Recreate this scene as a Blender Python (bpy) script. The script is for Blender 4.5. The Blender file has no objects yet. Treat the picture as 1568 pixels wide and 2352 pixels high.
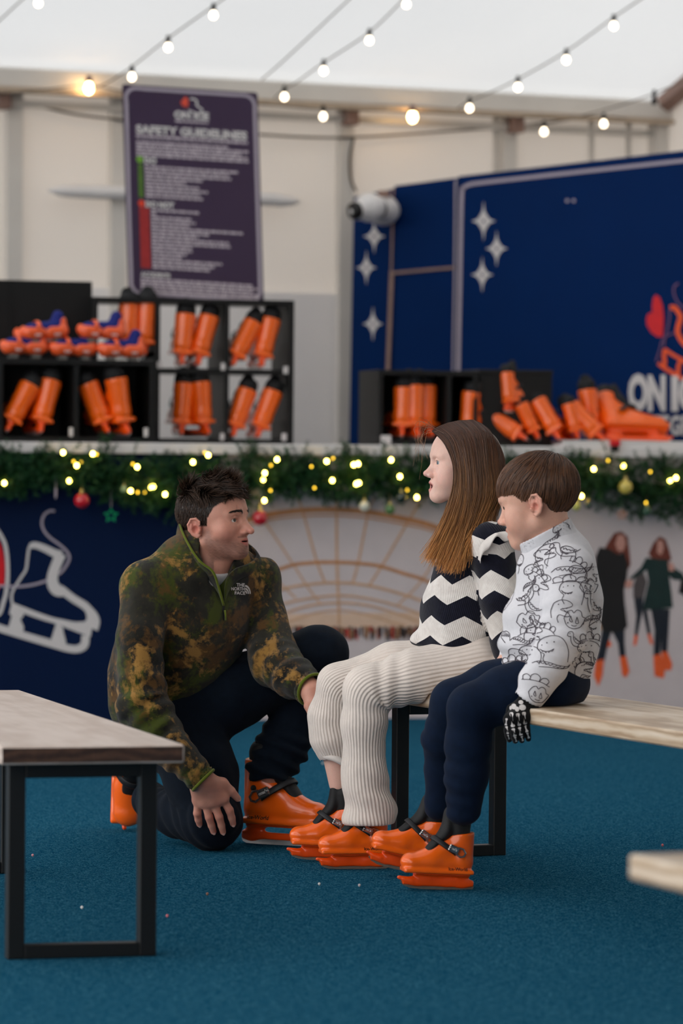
import bpy, math, random
import numpy as np
from mathutils import Vector, Matrix
from mathutils.bvhtree import BVHTree

# ------------------------------------------------------------------ camera, sky, exposure
SC = bpy.context.scene
COL = SC.collection
FPX = 9000.0                      # focal length in pixels of the 1568 x 2352 frame
HOR = 1050.0                      # horizon row at the frame's middle
ROLL = 0.008
CAMZ = 1.047
PITCH = math.atan((1176.0 - HOR) / FPX)
_fw = np.array((0, math.cos(PITCH), -math.sin(PITCH)))
_r0 = np.array((1.0, 0, 0)); _u0 = np.array((0, math.sin(PITCH), math.cos(PITCH)))
_rt = math.cos(ROLL) * _r0 + math.sin(ROLL) * _u0
_up = -math.sin(ROLL) * _r0 + math.cos(ROLL) * _u0
CAMP = np.array((0, 0, CAMZ))

cam_data = bpy.data.cameras.new('camera')
cam = bpy.data.objects.new('camera', cam_data)
COL.objects.link(cam)
cam_data.sensor_fit = 'VERTICAL'
cam_data.sensor_height = 36.0
cam_data.lens = FPX / 2352.0 * 36.0
cam_data.clip_end = 200
cam.matrix_world = Matrix(((_rt[0], _up[0], -_fw[0], 0), (_rt[1], _up[1], -_fw[1], 0),
                           (_rt[2], _up[2], -_fw[2], CAMZ), (0, 0, 0, 1)))
cam_data.dof.use_dof = True
cam_data.dof.focus_distance = 10.05
cam_data.dof.aperture_fstop = 3.6
SC.camera = cam

world = bpy.data.worlds.new('overcast_sky'); SC.world = world
world.use_nodes = True
_bg = world.node_tree.nodes['Background']
_bg.inputs[0].default_value = (1.0, 0.985, 0.97, 1)
_bg.inputs[1].default_value = 2.6
SC.view_settings.view_transform = 'Standard'
SC.view_settings.look = 'None'
SC.view_settings.gamma = 1.0
SC.view_settings.use_curve_mapping = False
SC.view_settings.exposure = 0.06
SC.cycles.max_bounces = 6
SC.cycles.diffuse_bounces = 4
SC.cycles.glossy_bounces = 2
SC.cycles.transmission_bounces = 2
SC.cycles.caustics_reflective = False
SC.cycles.caustics_refractive = False

# ------------------------------------------------------------------ from pixels to the place
def ray(px, py):
    return _fw + (px - 784.0) / FPX * _rt - (py - 1176.0) / FPX * _up

def P(px, py, D):
    d = ray(px, py)
    return CAMP + d * (D / d[1])

def G(px, py, z):
    d = ray(px, py)
    return CAMP + d * ((z - CAMZ) / d[2])

class Frame:
    """upright frame: u runs along the wall to the right, v away from the camera, z up"""
    def __init__(s, x, y, deg):
        a = math.radians(deg)
        s.o = np.array((x, y, 0.0)); s.u = np.array((math.cos(a), math.sin(a), 0.0))
        s.v = np.array((-math.sin(a), math.cos(a), 0.0)); s.a = a
    def w(s, u, v, z):
        return s.o + s.u * u + s.v * v + np.array((0, 0, z))
    def px(s, px, py, v):
        """(u, z) where the sight line through the pixel meets the plane v"""
        d = ray(px, py)
        t = (v - (CAMP - s.o) @ s.v) / (d @ s.v)
        q = CAMP + d * t - s.o
        return q @ s.u, q[2]
    def pw(s, px, py, v):
        u, z = s.px(px, py, v)
        return s.w(u, v, z)
# ------------------------------------------------------------------ helpers
rng = np.random.default_rng(7)
random.seed(7)

def lin(c):
    return tuple(((v / 255.0) / 12.92 if v <= 10 else ((v / 255.0 + 0.055) / 1.055) ** 2.4) for v in c)

class NT:
    def __init__(s, name):
        s.m = bpy.data.materials.new(name); s.m.use_nodes = True
        s.t = s.m.node_tree; s.n = s.t.nodes; s.b = s.n['Principled BSDF']
    def add(s, kind, **kw):
        nd = s.n.new(kind)
        for k, v in kw.items():
            if k.startswith('i_'):
                key = k[2:]
                key = int(key) if key.isdigit() else key.replace('_', ' ')
                nd.inputs[key].default_value = v
            else:
                setattr(nd, k, v)
        return nd
    def link(s, a, b):
        s.t.links.new(a, b)
    def coord(s, out='Object', scale=(1, 1, 1), rot=(0, 0, 0)):
        tc = s.add('ShaderNodeTexCoord'); mp = s.add('ShaderNodeMapping')
        mp.inputs['Scale'].default_value = scale; mp.inputs['Rotation'].default_value = rot
        s.link(tc.outputs[out], mp.inputs['Vector'])
        return mp.outputs[0]
    def noise(s, vec, scale, detail=3, rough=0.55, dist=0.0):
        n = s.add('ShaderNodeTexNoise'); n.inputs['Scale'].default_value = scale
        n.inputs['Detail'].default_value = detail; n.inputs['Roughness'].default_value = rough
        n.inputs['Distortion'].default_value = dist
        s.link(vec, n.inputs['Vector'])
        return n.outputs['Fac']
    def ramp(s, fac, stops, interp='LINEAR'):
        r = s.add('ShaderNodeValToRGB'); cr = r.color_ramp; cr.interpolation = interp
        while len(cr.elements) < len(stops): cr.elements.new(0.5)
        for e, (p, c) in zip(cr.elements, stops):
            e.position = p; e.color = (c[0], c[1], c[2], 1)
        s.link(fac, r.inputs[0])
        return r.outputs[0]
    def mix(s, fac, a, b, mode='MIX'):
        m = s.add('ShaderNodeMix', data_type='RGBA', blend_type=mode)
        if isinstance(fac, (int, float)): m.inputs[0].default_value = fac
        else: s.link(fac, m.inputs[0])
        for sock, v in ((m.inputs[6], a), (m.inputs[7], b)):
            if isinstance(v, tuple): sock.default_value = (v[0], v[1], v[2], 1)
            else: s.link(v, sock)
        return m.outputs[2]
    def math(s, op, a, b=None):
        m = s.add('ShaderNodeMath', operation=op)
        for i, v in enumerate((a, b)):
            if v is None: continue
            if isinstance(v, (int, float)): m.inputs[i].default_value = v
            else: s.link(v, m.inputs[i])
        return m.outputs[0]
    def bump(s, h, strength=0.3, dist=0.002):
        b = s.add('ShaderNodeBump'); b.inputs['Strength'].default_value = strength
        b.inputs['Distance'].default_value = dist
        s.link(h, b.inputs['Height']); s.link(b.outputs[0], s.b.inputs['Normal'])
    def color(s, c):
        if isinstance(c, tuple): s.b.inputs['Base Color'].default_value = (c[0], c[1], c[2], 1)
        else: s.link(c, s.b.inputs['Base Color'])
    def set(s, **kw):
        for k, v in kw.items(): s.b.inputs[k.replace('_', ' ')].default_value = v
        return s

MATS = {}
def mat(name, rgb=None, rough=0.6, var=0.12, scale=30.0, spec=0.4, metal=0.0, bump=0.0, coat=0.0):
    """plain surface with a little mottling; rgb is the sRGB colour"""
    if name in MATS: return MATS[name]
    t = NT(name); c = lin(rgb)
    v = t.coord()
    f = t.noise(v, scale, 3)
    lo = tuple(x * (1 - var) for x in c); hi = tuple(min(1, x * (1 + var)) for x in c)
    t.color(t.ramp(f, [(0.3, lo), (0.7, hi)]))
    t.set(Roughness=rough, Metallic=metal, Specular_IOR_Level=spec, Coat_Weight=coat, Coat_Roughness=0.08)
    if bump: t.bump(f, bump, 0.002)
    MATS[name] = t.m
    return t.m

def attr_mat(name, rough=0.55, spec=0.35, sss=0.0, fine=0.06, fscale=400.0, bump=0.0, coat=0.0):
    """colour from the mesh's own colour attribute (the thing's own colours) with a fine mottling"""
    if name in MATS: return MATS[name]
    t = NT(name)
    a = t.add('ShaderNodeAttribute', attribute_name='Col')
    f = t.noise(t.coord(), fscale, 3)
    g = t.ramp(f, [(0.3, (1 - fine,) * 3), (0.7, (1 + fine,) * 3)])
    t.color(t.mix(1.0, a.outputs['Color'], g, 'MULTIPLY'))
    t.set(Roughness=rough, Specular_IOR_Level=spec, Coat_Weight=coat)
    if sss:
        t.set(Subsurface_Weight=sss, Subsurface_Scale=0.004)
        t.b.inputs['Subsurface Radius'].default_value = (1.0, 0.35, 0.2)
    if bump: t.bump(f, bump, 0.001)
    MATS[name] = t.m
    return t.m

def emit_mat(name, rgb, strength):
    if name in MATS: return MATS[name]
    t = NT(name); c = lin(rgb)
    t.color(c)
    t.b.inputs['Emission Color'].default_value = (*c, 1)
    t.b.inputs['Emission Strength'].default_value = strength
    MATS[name] = t.m
    return t.m

# ---- objects
ZERO = np.zeros(3)
def rootloc(parent):
    r = np.zeros(3)
    while parent is not None:
        r = r + np.array(parent.location); parent = parent.parent
    return r

def link(o, parent=None):
    COL.objects.link(o)
    if parent is not None: o.parent = parent
    return o

def tag(o, label=None, cat=None, group=None, kind=None):
    if label: o['label'] = label
    if cat: o['category'] = cat
    if group: o['group'] = group
    if kind: o['kind'] = kind
    return o

def thing(name, label, cat, loc=(0, 0, 0), group=None, kind=None):
    o = bpy.data.objects.new(name, None)
    o.empty_display_size = 0.05
    o.location = [float(v) for v in loc]
    link(o)
    return tag(o, label, cat, group, kind)

def mesh(name, verts, faces, smooth=False, mats=None, fmat=None, col=None, extra=None):
    """faces: list of index tuples, or an (n,3)/(n,4) array"""
    me = bpy.data.meshes.new(name)
    verts = np.asarray(verts, dtype=np.float32).reshape(-1, 3)
    if isinstance(faces, np.ndarray):
        n, k = faces.shape
        me.vertices.add(len(verts)); me.vertices.foreach_set('co', verts.ravel())
        me.loops.add(n * k); me.loops.foreach_set('vertex_index', faces.astype(np.int32).ravel())
        me.polygons.add(n)
        me.polygons.foreach_set('loop_start', np.arange(0, n * k, k, dtype=np.int32))
        me.update(calc_edges=True)
    else:
        me.from_pydata([tuple(map(float, v)) for v in verts], [], [tuple(map(int, f)) for f in faces])
    if smooth is True or smooth is False:
        me.polygons.foreach_set('use_smooth', np.full(len(me.polygons), bool(smooth)))
    for m in (mats or []): me.materials.append(m)
    if fmat is not None: me.polygons.foreach_set('material_index', np.asarray(fmat, dtype=np.int32))
    if col is not None:
        a = me.attributes.new('Col', 'FLOAT_COLOR', 'POINT')
        c = np.ones((len(verts), 4), dtype=np.float32); c[:, :3] = col
        a.data.foreach_set('color', c.ravel())
    for k, v in (extra or {}).items():
        a = me.attributes.new(k, 'FLOAT_VECTOR', 'POINT')
        a.data.foreach_set('vector', np.asarray(v, dtype=np.float32).ravel())
    me.update()
    return me

def obj(name, verts, faces, m, parent=None, smooth=False, col=None, extra=None, center=True, fmat=None):
    """one mesh object from world-space vertices, its origin at the middle of its foot"""
    verts = np.asarray(verts, dtype=np.float64).reshape(-1, 3)
    base = rootloc(parent)
    if parent is None and center:
        lo, hi = verts.min(0), verts.max(0)
        org = np.array(((lo[0] + hi[0]) / 2, (lo[1] + hi[1]) / 2, lo[2]))
    else:
        org = base
    me = mesh(name, verts - org, faces, smooth, m if isinstance(m, (list, tuple)) else [m], fmat, col, extra)
    o = bpy.data.objects.new(name, me)
    o.location = org - base
    return link(o, parent)

def dup(o, parent=None):
    """copy of a thing with copies of its parts and sub-parts (shared mesh data)"""
    c = o.copy(); COL.objects.link(c)
    c.parent = parent
    for ch in list(o.children): dup(ch, c)
    return c

# ---- shape makers: each returns (verts, faces)
def join(parts):
    V, F, n = [], [], 0
    for v, f in parts:
        v = np.asarray(v, dtype=np.float64).reshape(-1, 3)
        V.append(v); F += [tuple(int(i) + n for i in q) for q in f]; n += len(v)
    return np.concatenate(V), F

def box(c, s, fr=None, bev=0.0):
    """box of size s around c; fr: 3x3 whose rows are the box axes; bev: chamfer"""
    sx, sy, sz = (x / 2 for x in s)
    if bev <= 0:
        v = np.array([(x * sx, y * sy, z * sz) for x in (-1, 1) for y in (-1, 1) for z in (-1, 1)])
        f = [(0, 1, 3, 2), (4, 6, 7, 5), (0, 4, 5, 1), (2, 3, 7, 6), (0, 2, 6, 4), (1, 5, 7, 3)]
    else:
        b = min(bev, sx * 0.9, sy * 0.9, sz * 0.9)
        v = []; ix = {}
        for x in (-1, 1):
            for y in (-1, 1):
                for z in (-1, 1):
                    for k in range(3):
                        p = [x * (sx - b), y * (sy - b), z * (sz - b)]
                        p[k] = (x * sx, y * sy, z * sz)[k]
                        ix[x, y, z, k] = len(v); v.append(p)
        v = np.array(v); f = []
        for k in range(3):
            for sgn in (-1, 1):
                a, b2 = [(i) for i in range(3) if i != k]
                q = []
                for (p, r) in ((-1, -1), (1, -1), (1, 1), (-1, 1)):
                    t = [0, 0, 0]; t[k] = sgn; t[a] = p; t[b2] = r
                    q.append(ix[t[0], t[1], t[2], k])
                f.append(tuple(q))
        for k in range(3):
            a, b2 = [(i) for i in range(3) if i != k]
            for p in (-1, 1):
                for r in (-1, 1):
                    q = []
                    for e, kk in ((-1, a), (1, a), (1, b2), (-1, b2)):
                        t = [0, 0, 0]; t[k] = e; t[a] = p; t[b2] = r
                        q.append(ix[t[0], t[1], t[2], kk])
                    f.append(tuple(q))
        for x in (-1, 1):
            for y in (-1, 1):
                for z in (-1, 1):
                    f.append((ix[x, y, z, 0], ix[x, y, z, 1], ix[x, y, z, 2]))
    if fr is not None: v = v @ np.asarray(fr)
    return v + np.asarray(c), f

def fbox(fr, u0, u1, v0, v1, z0, z1, bev=0.0):
    """box given in a Frame"""
    c = fr.w((u0 + u1) / 2, (v0 + v1) / 2, (z0 + z1) / 2)
    return box(c, (abs(u1 - u0), abs(v1 - v0), abs(z1 - z0)), np.array((fr.u, fr.v, (0, 0, 1))), bev)

def catmull(pts, n):
    pts = np.asarray(pts, dtype=np.float64)
    q = np.vstack((2 * pts[0] - pts[1], pts, 2 * pts[-1] - pts[-2]))
    t = np.linspace(0, len(pts) - 1, n); i = np.minimum(t.astype(int), len(pts) - 2); f = (t - i)[:, None]
    a, b, c, d = q[i], q[i + 1], q[i + 2], q[i + 3]
    return 0.5 * (2 * b + (c - a) * f + (2 * a - 5 * b + 4 * c - d) * f ** 2 + (3 * b - a - 3 * c + d) * f ** 3)

def sweep(path, r, k=8, cap=True, flat=1.0, closed=False, ref=(0, 0, 1)):
    """tube along a path; r scalar or per point; flat squashes the second axis"""
    path = np.asarray(path, dtype=np.float64); n = len(path)
    r = np.broadcast_to(np.asarray(r, dtype=np.float64), (n,))
    tg = np.gradient(path, axis=0)
    if closed:
        tg = np.roll(path, -1, 0) - np.roll(path, 1, 0)
    tg /= np.linalg.norm(tg, axis=1)[:, None] + 1e-12
    ref = np.asarray(ref, dtype=np.float64)
    nrm = np.zeros_like(path)
    a = ref - tg[0] * (ref @ tg[0])
    if np.linalg.norm(a) < 1e-3: a = np.array((1.0, 0.03, 0)) - tg[0] * tg[0][0]
    nrm[0] = a / np.linalg.norm(a)
    for i in range(1, n):
        a = nrm[i - 1] - tg[i] * (nrm[i - 1] @ tg[i]); nrm[i] = a / (np.linalg.norm(a) + 1e-12)
    bn = np.cross(tg, nrm)
    th = np.linspace(0, 2 * np.pi, k, endpoint=False)
    v = path[:, None] + r[:, None, None] * (np.cos(th)[None, :, None] * nrm[:, None] + flat * np.sin(th)[None, :, None] * bn[:, None])
    f = []
    for i in range(n if closed else n - 1):
        j = (i + 1) % n
        for q in range(k):
            p = (q + 1) % k
            f.append((i * k + q, i * k + p, j * k + p, j * k + q))
    if cap and not closed:
        f.append(tuple(range(k))[::-1]); f.append(tuple((n - 1) * k + q for q in range(k)))
    return v.reshape(-1, 3), f

def lathe(prof, c, k=16, axis=None):
    """profile of (radius, height) turned about z through c"""
    th = np.linspace(0, 2 * np.pi, k, endpoint=False)
    v = []; f = []
    for r, z in prof:
        v += [(r * math.cos(t), r * math.sin(t), z) for t in th]
    for i in range(len(prof) - 1):
        for q in range(k):
            p = (q + 1) % k
            f.append((i * k + q, i * k + p, (i + 1) * k + p, (i + 1) * k + q))
    v = np.array(v)
    if axis is not None:
        a = np.asarray(axis, dtype=float); a = a / np.linalg.norm(a)
        b = np.cross(a, (0.3, 0.9, 0.2)); b /= np.linalg.norm(b)
        v = v @ np.array((b, np.cross(a, b), a))
    return v + np.asarray(c), f

def ear_clip(poly):
    poly = [tuple(p) for p in poly]; n = len(poly); idx = list(range(n))
    area = sum(poly[i][0] * poly[(i + 1) % n][1] - poly[(i + 1) % n][0] * poly[i][1] for i in range(n))
    if area < 0: idx.reverse()
    tris = []
    def cr(a, b, c): return (b[0] - a[0]) * (c[1] - a[1]) - (b[1] - a[1]) * (c[0] - a[0])
    guard = 0
    while len(idx) > 3 and guard < 20000:
        m = len(idx); ok = False
        for i in range(m):
            guard += 1
            a, b, c = poly[idx[i - 1]], poly[idx[i]], poly[idx[(i + 1) % m]]
            if cr(a, b, c) <= 1e-14: continue
            if any(cr(a, b, poly[j]) >= 0 and cr(b, c, poly[j]) >= 0 and cr(c, a, poly[j]) >= 0
                   for j in idx if j not in (idx[i - 1], idx[i], idx[(i + 1) % m])): continue
            tris.append((idx[i - 1], idx[i], idx[(i + 1) % m])); idx.pop(i); ok = True; break
        if not ok: idx.pop(0)
    if len(idx) == 3: tris.append(tuple(idx))
    return tris

def plate(poly, to3, t):
    """flat shape with a real thickness t: poly of 2D points, to3(x, y, depth) -> world"""
    tr = ear_clip(poly); n = len(poly)
    v = [to3(x, y, 0) for x, y in poly] + [to3(x, y, t) for x, y in poly]
    f = [tuple(q) for q in tr] + [tuple(i + n for i in q[::-1]) for q in tr]
    f += [(i, (i + 1) % n, n + (i + 1) % n, n + i) for i in range(n)]
    return np.array(v), f

def stroke(pts, w):
    """outline polygon of a polyline of width w (scalar or per point), rounded ends"""
    p = np.asarray(pts, dtype=float); n = len(p)
    w = np.broadcast_to(np.asarray(w, dtype=float), (n,)) / 2
    t = np.gradient(p, axis=0); t /= np.linalg.norm(t, axis=1)[:, None] + 1e-12
    nr = np.stack((-t[:, 1], t[:, 0]), 1)
    L = p + nr * w[:, None]; R = p - nr * w[:, None]
    e = [p[-1] + w[-1] * (math.cos(a) * nr[-1] + math.sin(a) * t[-1]) for a in (0.8, 1.57, 2.34)]
    s = [p[0] - w[0] * (math.cos(a) * nr[0] + math.sin(a) * t[0]) for a in (0.8, 1.57, 2.34)]
    return list(map(tuple, L)) + [tuple(q) for q in e] + list(map(tuple, R[::-1])) + [tuple(q) for q in s]

def strip(pts, w, to3, t):
    """raised ribbon along a 2D polyline, as quads"""
    p = np.asarray(pts, dtype=float); n = len(p)
    w = np.broadcast_to(np.asarray(w, dtype=float), (n,)) / 2
    tg = np.gradient(p, axis=0); tg /= np.linalg.norm(tg, axis=1)[:, None] + 1e-12
    nr = np.stack((-tg[:, 1], tg[:, 0]), 1)
    L = p + nr * w[:, None]; R = p - nr * w[:, None]
    v = [to3(*q, 0) for q in L] + [to3(*q, 0) for q in R] + [to3(*q, t) for q in L] + [to3(*q, t) for q in R]
    f = []
    for i in range(n - 1):
        f += [(i, i + 1, n + i + 1, n + i), (2 * n + i, 3 * n + i, 3 * n + i + 1, 2 * n + i + 1),
              (i, 2 * n + i, 2 * n + i + 1, i + 1), (n + i, n + i + 1, 3 * n + i + 1, 3 * n + i)]
    f += [(0, n, 3 * n, 2 * n), (n - 1, 3 * n - 1, 4 * n - 1, 2 * n - 1)]
    return np.array(v), f

def circle(cx, cy, r, k=20, ry=None):
    ry = r if ry is None else ry
    return [(cx + r * math.cos(2 * math.pi * i / k), cy + ry * math.sin(2 * math.pi * i / k)) for i in range(k)]

def rrect(x0, y0, x1, y1, r, k=5):
    out = []
    for cx, cy, a in ((x1 - r, y1 - r, 0), (x0 + r, y1 - r, 90), (x0 + r, y0 + r, 180), (x1 - r, y0 + r, 270)):
        for i in range(k + 1):
            t = math.radians(a + 90.0 * i / k); out.append((cx + r * math.cos(t), cy + r * math.sin(t)))
    return out

_text_cache = {}
def text2d(s, size=1.0, offset=0.0, shear=0.0, space=1.0):
    """letters as a flat triangulated mesh: (2D points, faces), left end at x=0, foot at y=0"""
    key = (s, offset, shear, space)
    if key not in _text_cache:
        cu = bpy.data.curves.new('lettering', 'FONT'); cu.body = s; cu.size = 1.0
        cu.offset = offset; cu.shear = shear; cu.space_character = space; cu.resolution_u = 3
        o = bpy.data.objects.new('lettering', cu); COL.objects.link(o)
        dg = bpy.context.evaluated_depsgraph_get(); dg.update()
        me = bpy.data.meshes.new_from_object(o.evaluated_get(dg))
        v = np.array([tuple(q.co)[:2] for q in me.vertices]); f = [tuple(p.vertices) for p in me.polygons]
        bpy.data.objects.remove(o); bpy.data.curves.remove(cu); bpy.data.meshes.remove(me)
        v[:, 0] -= v[:, 0].min()
        _text_cache[key] = (v, f)
    v, f = _text_cache[key]
    return v * size, f

def text_plate(s, to3, x, y, w=None, h=None, t=0.002, offset=0.0, shear=0.0, space=1.0):
    """raised lettering filling the box whose lower left corner is (x, y)"""
    v, f = text2d(s, 1.0, offset, shear, space)
    v = v.copy(); v[:, 1] -= v[:, 1].min()
    sy = h / v[:, 1].max(); sx = (w / v[:, 0].max()) if w else sy
    n = len(v)
    V = [to3(x + a * sx, y + b * sy, t) for a, b in v] + [to3(x + a * sx, y + b * sy, 0) for a, b in v]
    F = list(f)
    ed = {}
    for q in f:
        for i in range(len(q)):
            a, b = q[i], q[(i + 1) % len(q)]
            ed[(a, b)] = 1
    for (a, b) in list(ed):
        if (b, a) not in ed: F.append((a, b, b + n, a + n))
    return np.array(V), F

# ------------------------------------------------------------------ smooth solid modelling on a grid
def smin(a, b, k):
    if k <= 0: return np.minimum(a, b)
    h = np.clip(0.5 + 0.5 * (b - a) / k, 0, 1)
    return b + (a - b) * h - k * h * (1 - h)

class Solid:
    def __init__(s): s.ops = []
    def u(s, fn, c, R, k=0.02): s.ops.append(('u', fn, np.asarray(c, float), R, k)); return s
    def sub(s, fn, c, R, k=0.01): s.ops.append(('s', fn, np.asarray(c, float), R, k)); return s
    def cut(s, fn, k=0.005): s.ops.append(('i', fn, None, 0, k)); return s
    # primitives
    def cone(s, a, b, ra, rb, k=0.02, op='u'):
        a = np.asarray(a, float); b = np.asarray(b, float); ba = b - a; L2 = max(ba @ ba, 1e-9)
        def fn(p):
            pa = p - a.astype(np.float32)
            h = np.clip((pa @ ba.astype(np.float32)) / L2, 0, 1)
            q = pa - h[..., None] * ba.astype(np.float32)
            return np.sqrt((q * q).sum(-1)) - (ra + (rb - ra) * h)
        c = (a + b) / 2; R = math.sqrt(L2) / 2 + max(ra, rb)
        return s.u(fn, c, R, k) if op == 'u' else s.sub(fn, c, R, k)
    def chain(s, pts, rr, k=0.02, op='u'):
        for i in range(len(pts) - 1): s.cone(pts[i], pts[i + 1], rr[i], rr[i + 1], k, op)
        return s
    def ell(s, c, r, R=None, k=0.02, op='u'):
        """ellipsoid; R rows = its axes"""
        c = np.asarray(c, float); r = np.asarray(r, float)
        M = (np.eye(3) if R is None else np.asarray(R)).astype(np.float32)
        def fn(p):
            q = (p - c.astype(np.float32)) @ M.T
            k0 = np.sqrt(((q / r.astype(np.float32)) ** 2).sum(-1)) + 1e-6
            k1 = np.sqrt(((q / (r * r).astype(np.float32)) ** 2).sum(-1)) + 1e-6
            return k0 * (k0 - 1) / k1
        return s.u(fn, c, r.max(), k) if op == 'u' else s.sub(fn, c, r.max(), k)
    def fcone(s, a, b, ra, rb, ax, sq, k=0.02, op='u'):
        """round cone flattened to sq along the axis ax"""
        a = np.asarray(a, float); b = np.asarray(b, float); ax = np.asarray(ax, float); ax = ax / np.linalg.norm(ax)
        c0 = (a + b) / 2
        def warp(p):
            d = (p - c0.astype(np.float32)) @ ax.astype(np.float32)
            return p + ((1 / sq - 1) * d)[..., None] * ax.astype(np.float32)
        A = a + (1 / sq - 1) * ((a - c0) @ ax) * ax; B = b + (1 / sq - 1) * ((b - c0) @ ax) * ax
        ba = B - A; L2 = max(ba @ ba, 1e-9)
        def fn(p):
            q = warp(p) - A.astype(np.float32)
            h = np.clip((q @ ba.astype(np.float32)) / L2, 0, 1)
            q = q - h[..., None] * ba.astype(np.float32)
            return (np.sqrt((q * q).sum(-1)) - (ra + (rb - ra) * h)) * (sq if sq < 1 else 1)
        R = np.linalg.norm(b - a) / 2 + max(ra, rb)
        return s.u(fn, c0, R, k) if op == 'u' else s.sub(fn, c0, R, k)
    def bx(s, c, h, M=None, r=0.002, k=0.004, op='u'):
        """rounded box with half sizes h"""
        c = np.asarray(c, float); h = np.asarray(h, float)
        Mx = (np.eye(3) if M is None else np.asarray(M)).astype(np.float32)
        def fn(p):
            q = np.abs((p - c.astype(np.float32)) @ Mx.T) - (h - r).astype(np.float32)
            return np.sqrt((np.maximum(q, 0) ** 2).sum(-1)) + np.minimum(q.max(-1), 0) - r
        R = np.linalg.norm(h)
        return s.u(fn, c, R, k) if op == 'u' else s.sub(fn, c, R, k)
    def plane(s, pt, n, k=0.004):
        """keep the side the normal points away from"""
        pt = np.asarray(pt, float); n = np.asarray(n, float); n = n / np.linalg.norm(n)
        return s.cut(lambda p: (p - pt.astype(np.float32)) @ n.astype(np.float32), k)
    def eval(s, pts, bc, br):
        """pts (B, m, 3) in blocks with centres bc and radius br"""
        d = np.full(pts.shape[:2], 0.5, dtype=np.float32)
        for op, fn, c, R, k in s.ops:
            if op == 'i':
                d = -smin(-d, -fn(pts), k); continue
            sel = np.linalg.norm(bc - c, axis=1) < R + br + k + 0.004
            if not sel.any(): continue
            v = fn(pts[sel])
            d[sel] = smin(d[sel], v, k) if op == 'u' else -smin(-d[sel], v, k)
        return d
    def at(s, p):
        p = np.asarray(p, dtype=np.float32).reshape(-1, 3)
        return s.eval(p[:, None, :], p.astype(float), 0.02)[:, 0]
    def mesh(s, res):
        us = [o for o in s.ops if o[0] == 'u']
        lo = np.min([o[2] - o[3] for o in us], 0) - 3 * res; hi = np.max([o[2] + o[3] for o in us], 0) + 3 * res
        nb = np.ceil((hi - lo) / (8 * res)).astype(int)
        ci = np.stack(np.meshgrid(*[np.arange(k) for k in nb], indexing='ij'), -1).reshape(-1, 3)
        bc = lo + (ci + 0.5) * 8 * res
        br = 8 * res * 0.8661
        d = s.eval(bc[:, None, :].astype(np.float32), bc, br)[:, 0]
        act = np.abs(d) < br * 1.9
        vol = np.ones(nb * 8 + 1, dtype=np.float32)
        for i, j, k in ci[(~act) & (d < 0)]:
            vol[8 * i:8 * i + 9, 8 * j:8 * j + 9, 8 * k:8 * k + 9] = -1
        off = np.stack(np.meshgrid(*[np.arange(9)] * 3, indexing='ij'), -1).reshape(-1, 3)
        ai = ci[act]
        for st in range(0, len(ai), 600):
            a = ai[st:st + 600]
            pts = (lo + (a[:, None, :] * 8 + off[None]) * res).astype(np.float32)
            v = s.eval(pts, bc[act][st:st + 600], br)
            for (i, j, k), w in zip(a, v):
                vol[8 * i:8 * i + 9, 8 * j:8 * j + 9, 8 * k:8 * k + 9] = w.reshape(9, 9, 9)
        return nets(vol, lo, res)

def nets(vol, lo, res):
    sg = vol < 0
    c = np.zeros(np.array(vol.shape) - 1, dtype=np.int8)
    for dx in (0, 1):
        for dy in (0, 1):
            for dz in (0, 1):
                c += sg[dx:dx + c.shape[0], dy:dy + c.shape[1], dz:dz + c.shape[2]]
    idx = np.argwhere((c > 0) & (c < 8))
    cor = [(dx, dy, dz) for dx in (0, 1) for dy in (0, 1) for dz in (0, 1)]
    val = {q: vol[idx[:, 0] + q[0], idx[:, 1] + q[1], idx[:, 2] + q[2]] for q in cor}
    acc = np.zeros((len(idx), 3)); cnt = np.zeros(len(idx))
    for q in cor:
        for ax in range(3):
            if q[ax]: continue
            r = list(q); r[ax] = 1; r = tuple(r)
            a, b = val[q], val[r]
            m = (a < 0) != (b < 0)
            t = a[m] / (a[m] - b[m])
            p = np.tile(np.array(q, float), (m.sum(), 1)); p[:, ax] += t
            acc[m] += p; cnt[m] += 1
    V = lo + res * (idx + acc / cnt[:, None])
    cid = np.full(c.shape, -1, dtype=np.int32); cid[idx[:, 0], idx[:, 1], idx[:, 2]] = np.arange(len(idx))
    F = []
    for ax in range(3):
        o1, o2 = (ax + 1) % 3, (ax + 2) % 3
        s1 = [slice(None)] * 3; s2 = [slice(None)] * 3
        s1[ax] = slice(0, -1); s2[ax] = slice(1, None)
        e = np.argwhere(sg[tuple(s1)] != sg[tuple(s2)])
        e = e[(e[:, o1] > 0) & (e[:, o2] > 0) & (e[:, o1] < c.shape[o1]) & (e[:, o2] < c.shape[o2])]
        neg = sg[e[:, 0], e[:, 1], e[:, 2]]
        def cell(d1, d2):
            q = e.copy(); q[:, o1] += d1; q[:, o2] += d2
            return cid[q[:, 0], q[:, 1], q[:, 2]]
        A, B, C_, D_ = cell(-1, -1), cell(0, -1), cell(0, 0), cell(-1, 0)
        q = np.stack((A, B, C_, D_), 1)
        q[~neg] = q[~neg][:, ::-1]
        F.append(q)
    F = np.concatenate(F)
    F = F[(F >= 0).all(1)]
    return V, F

def relax(V, F, n=1, w=0.5):
    for _ in range(n):
        acc = np.zeros_like(V); cnt = np.zeros(len(V))
        for a, b in ((0, 1), (1, 2), (2, 3), (3, 0)):
            np.add.at(acc, F[:, a], V[F[:, b]]); np.add.at(acc, F[:, b], V[F[:, a]])
            np.add.at(cnt, F[:, a], 1); np.add.at(cnt, F[:, b], 1)
        V = V * (1 - w) + w * acc / np.maximum(cnt, 1)[:, None]
    return V

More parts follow.
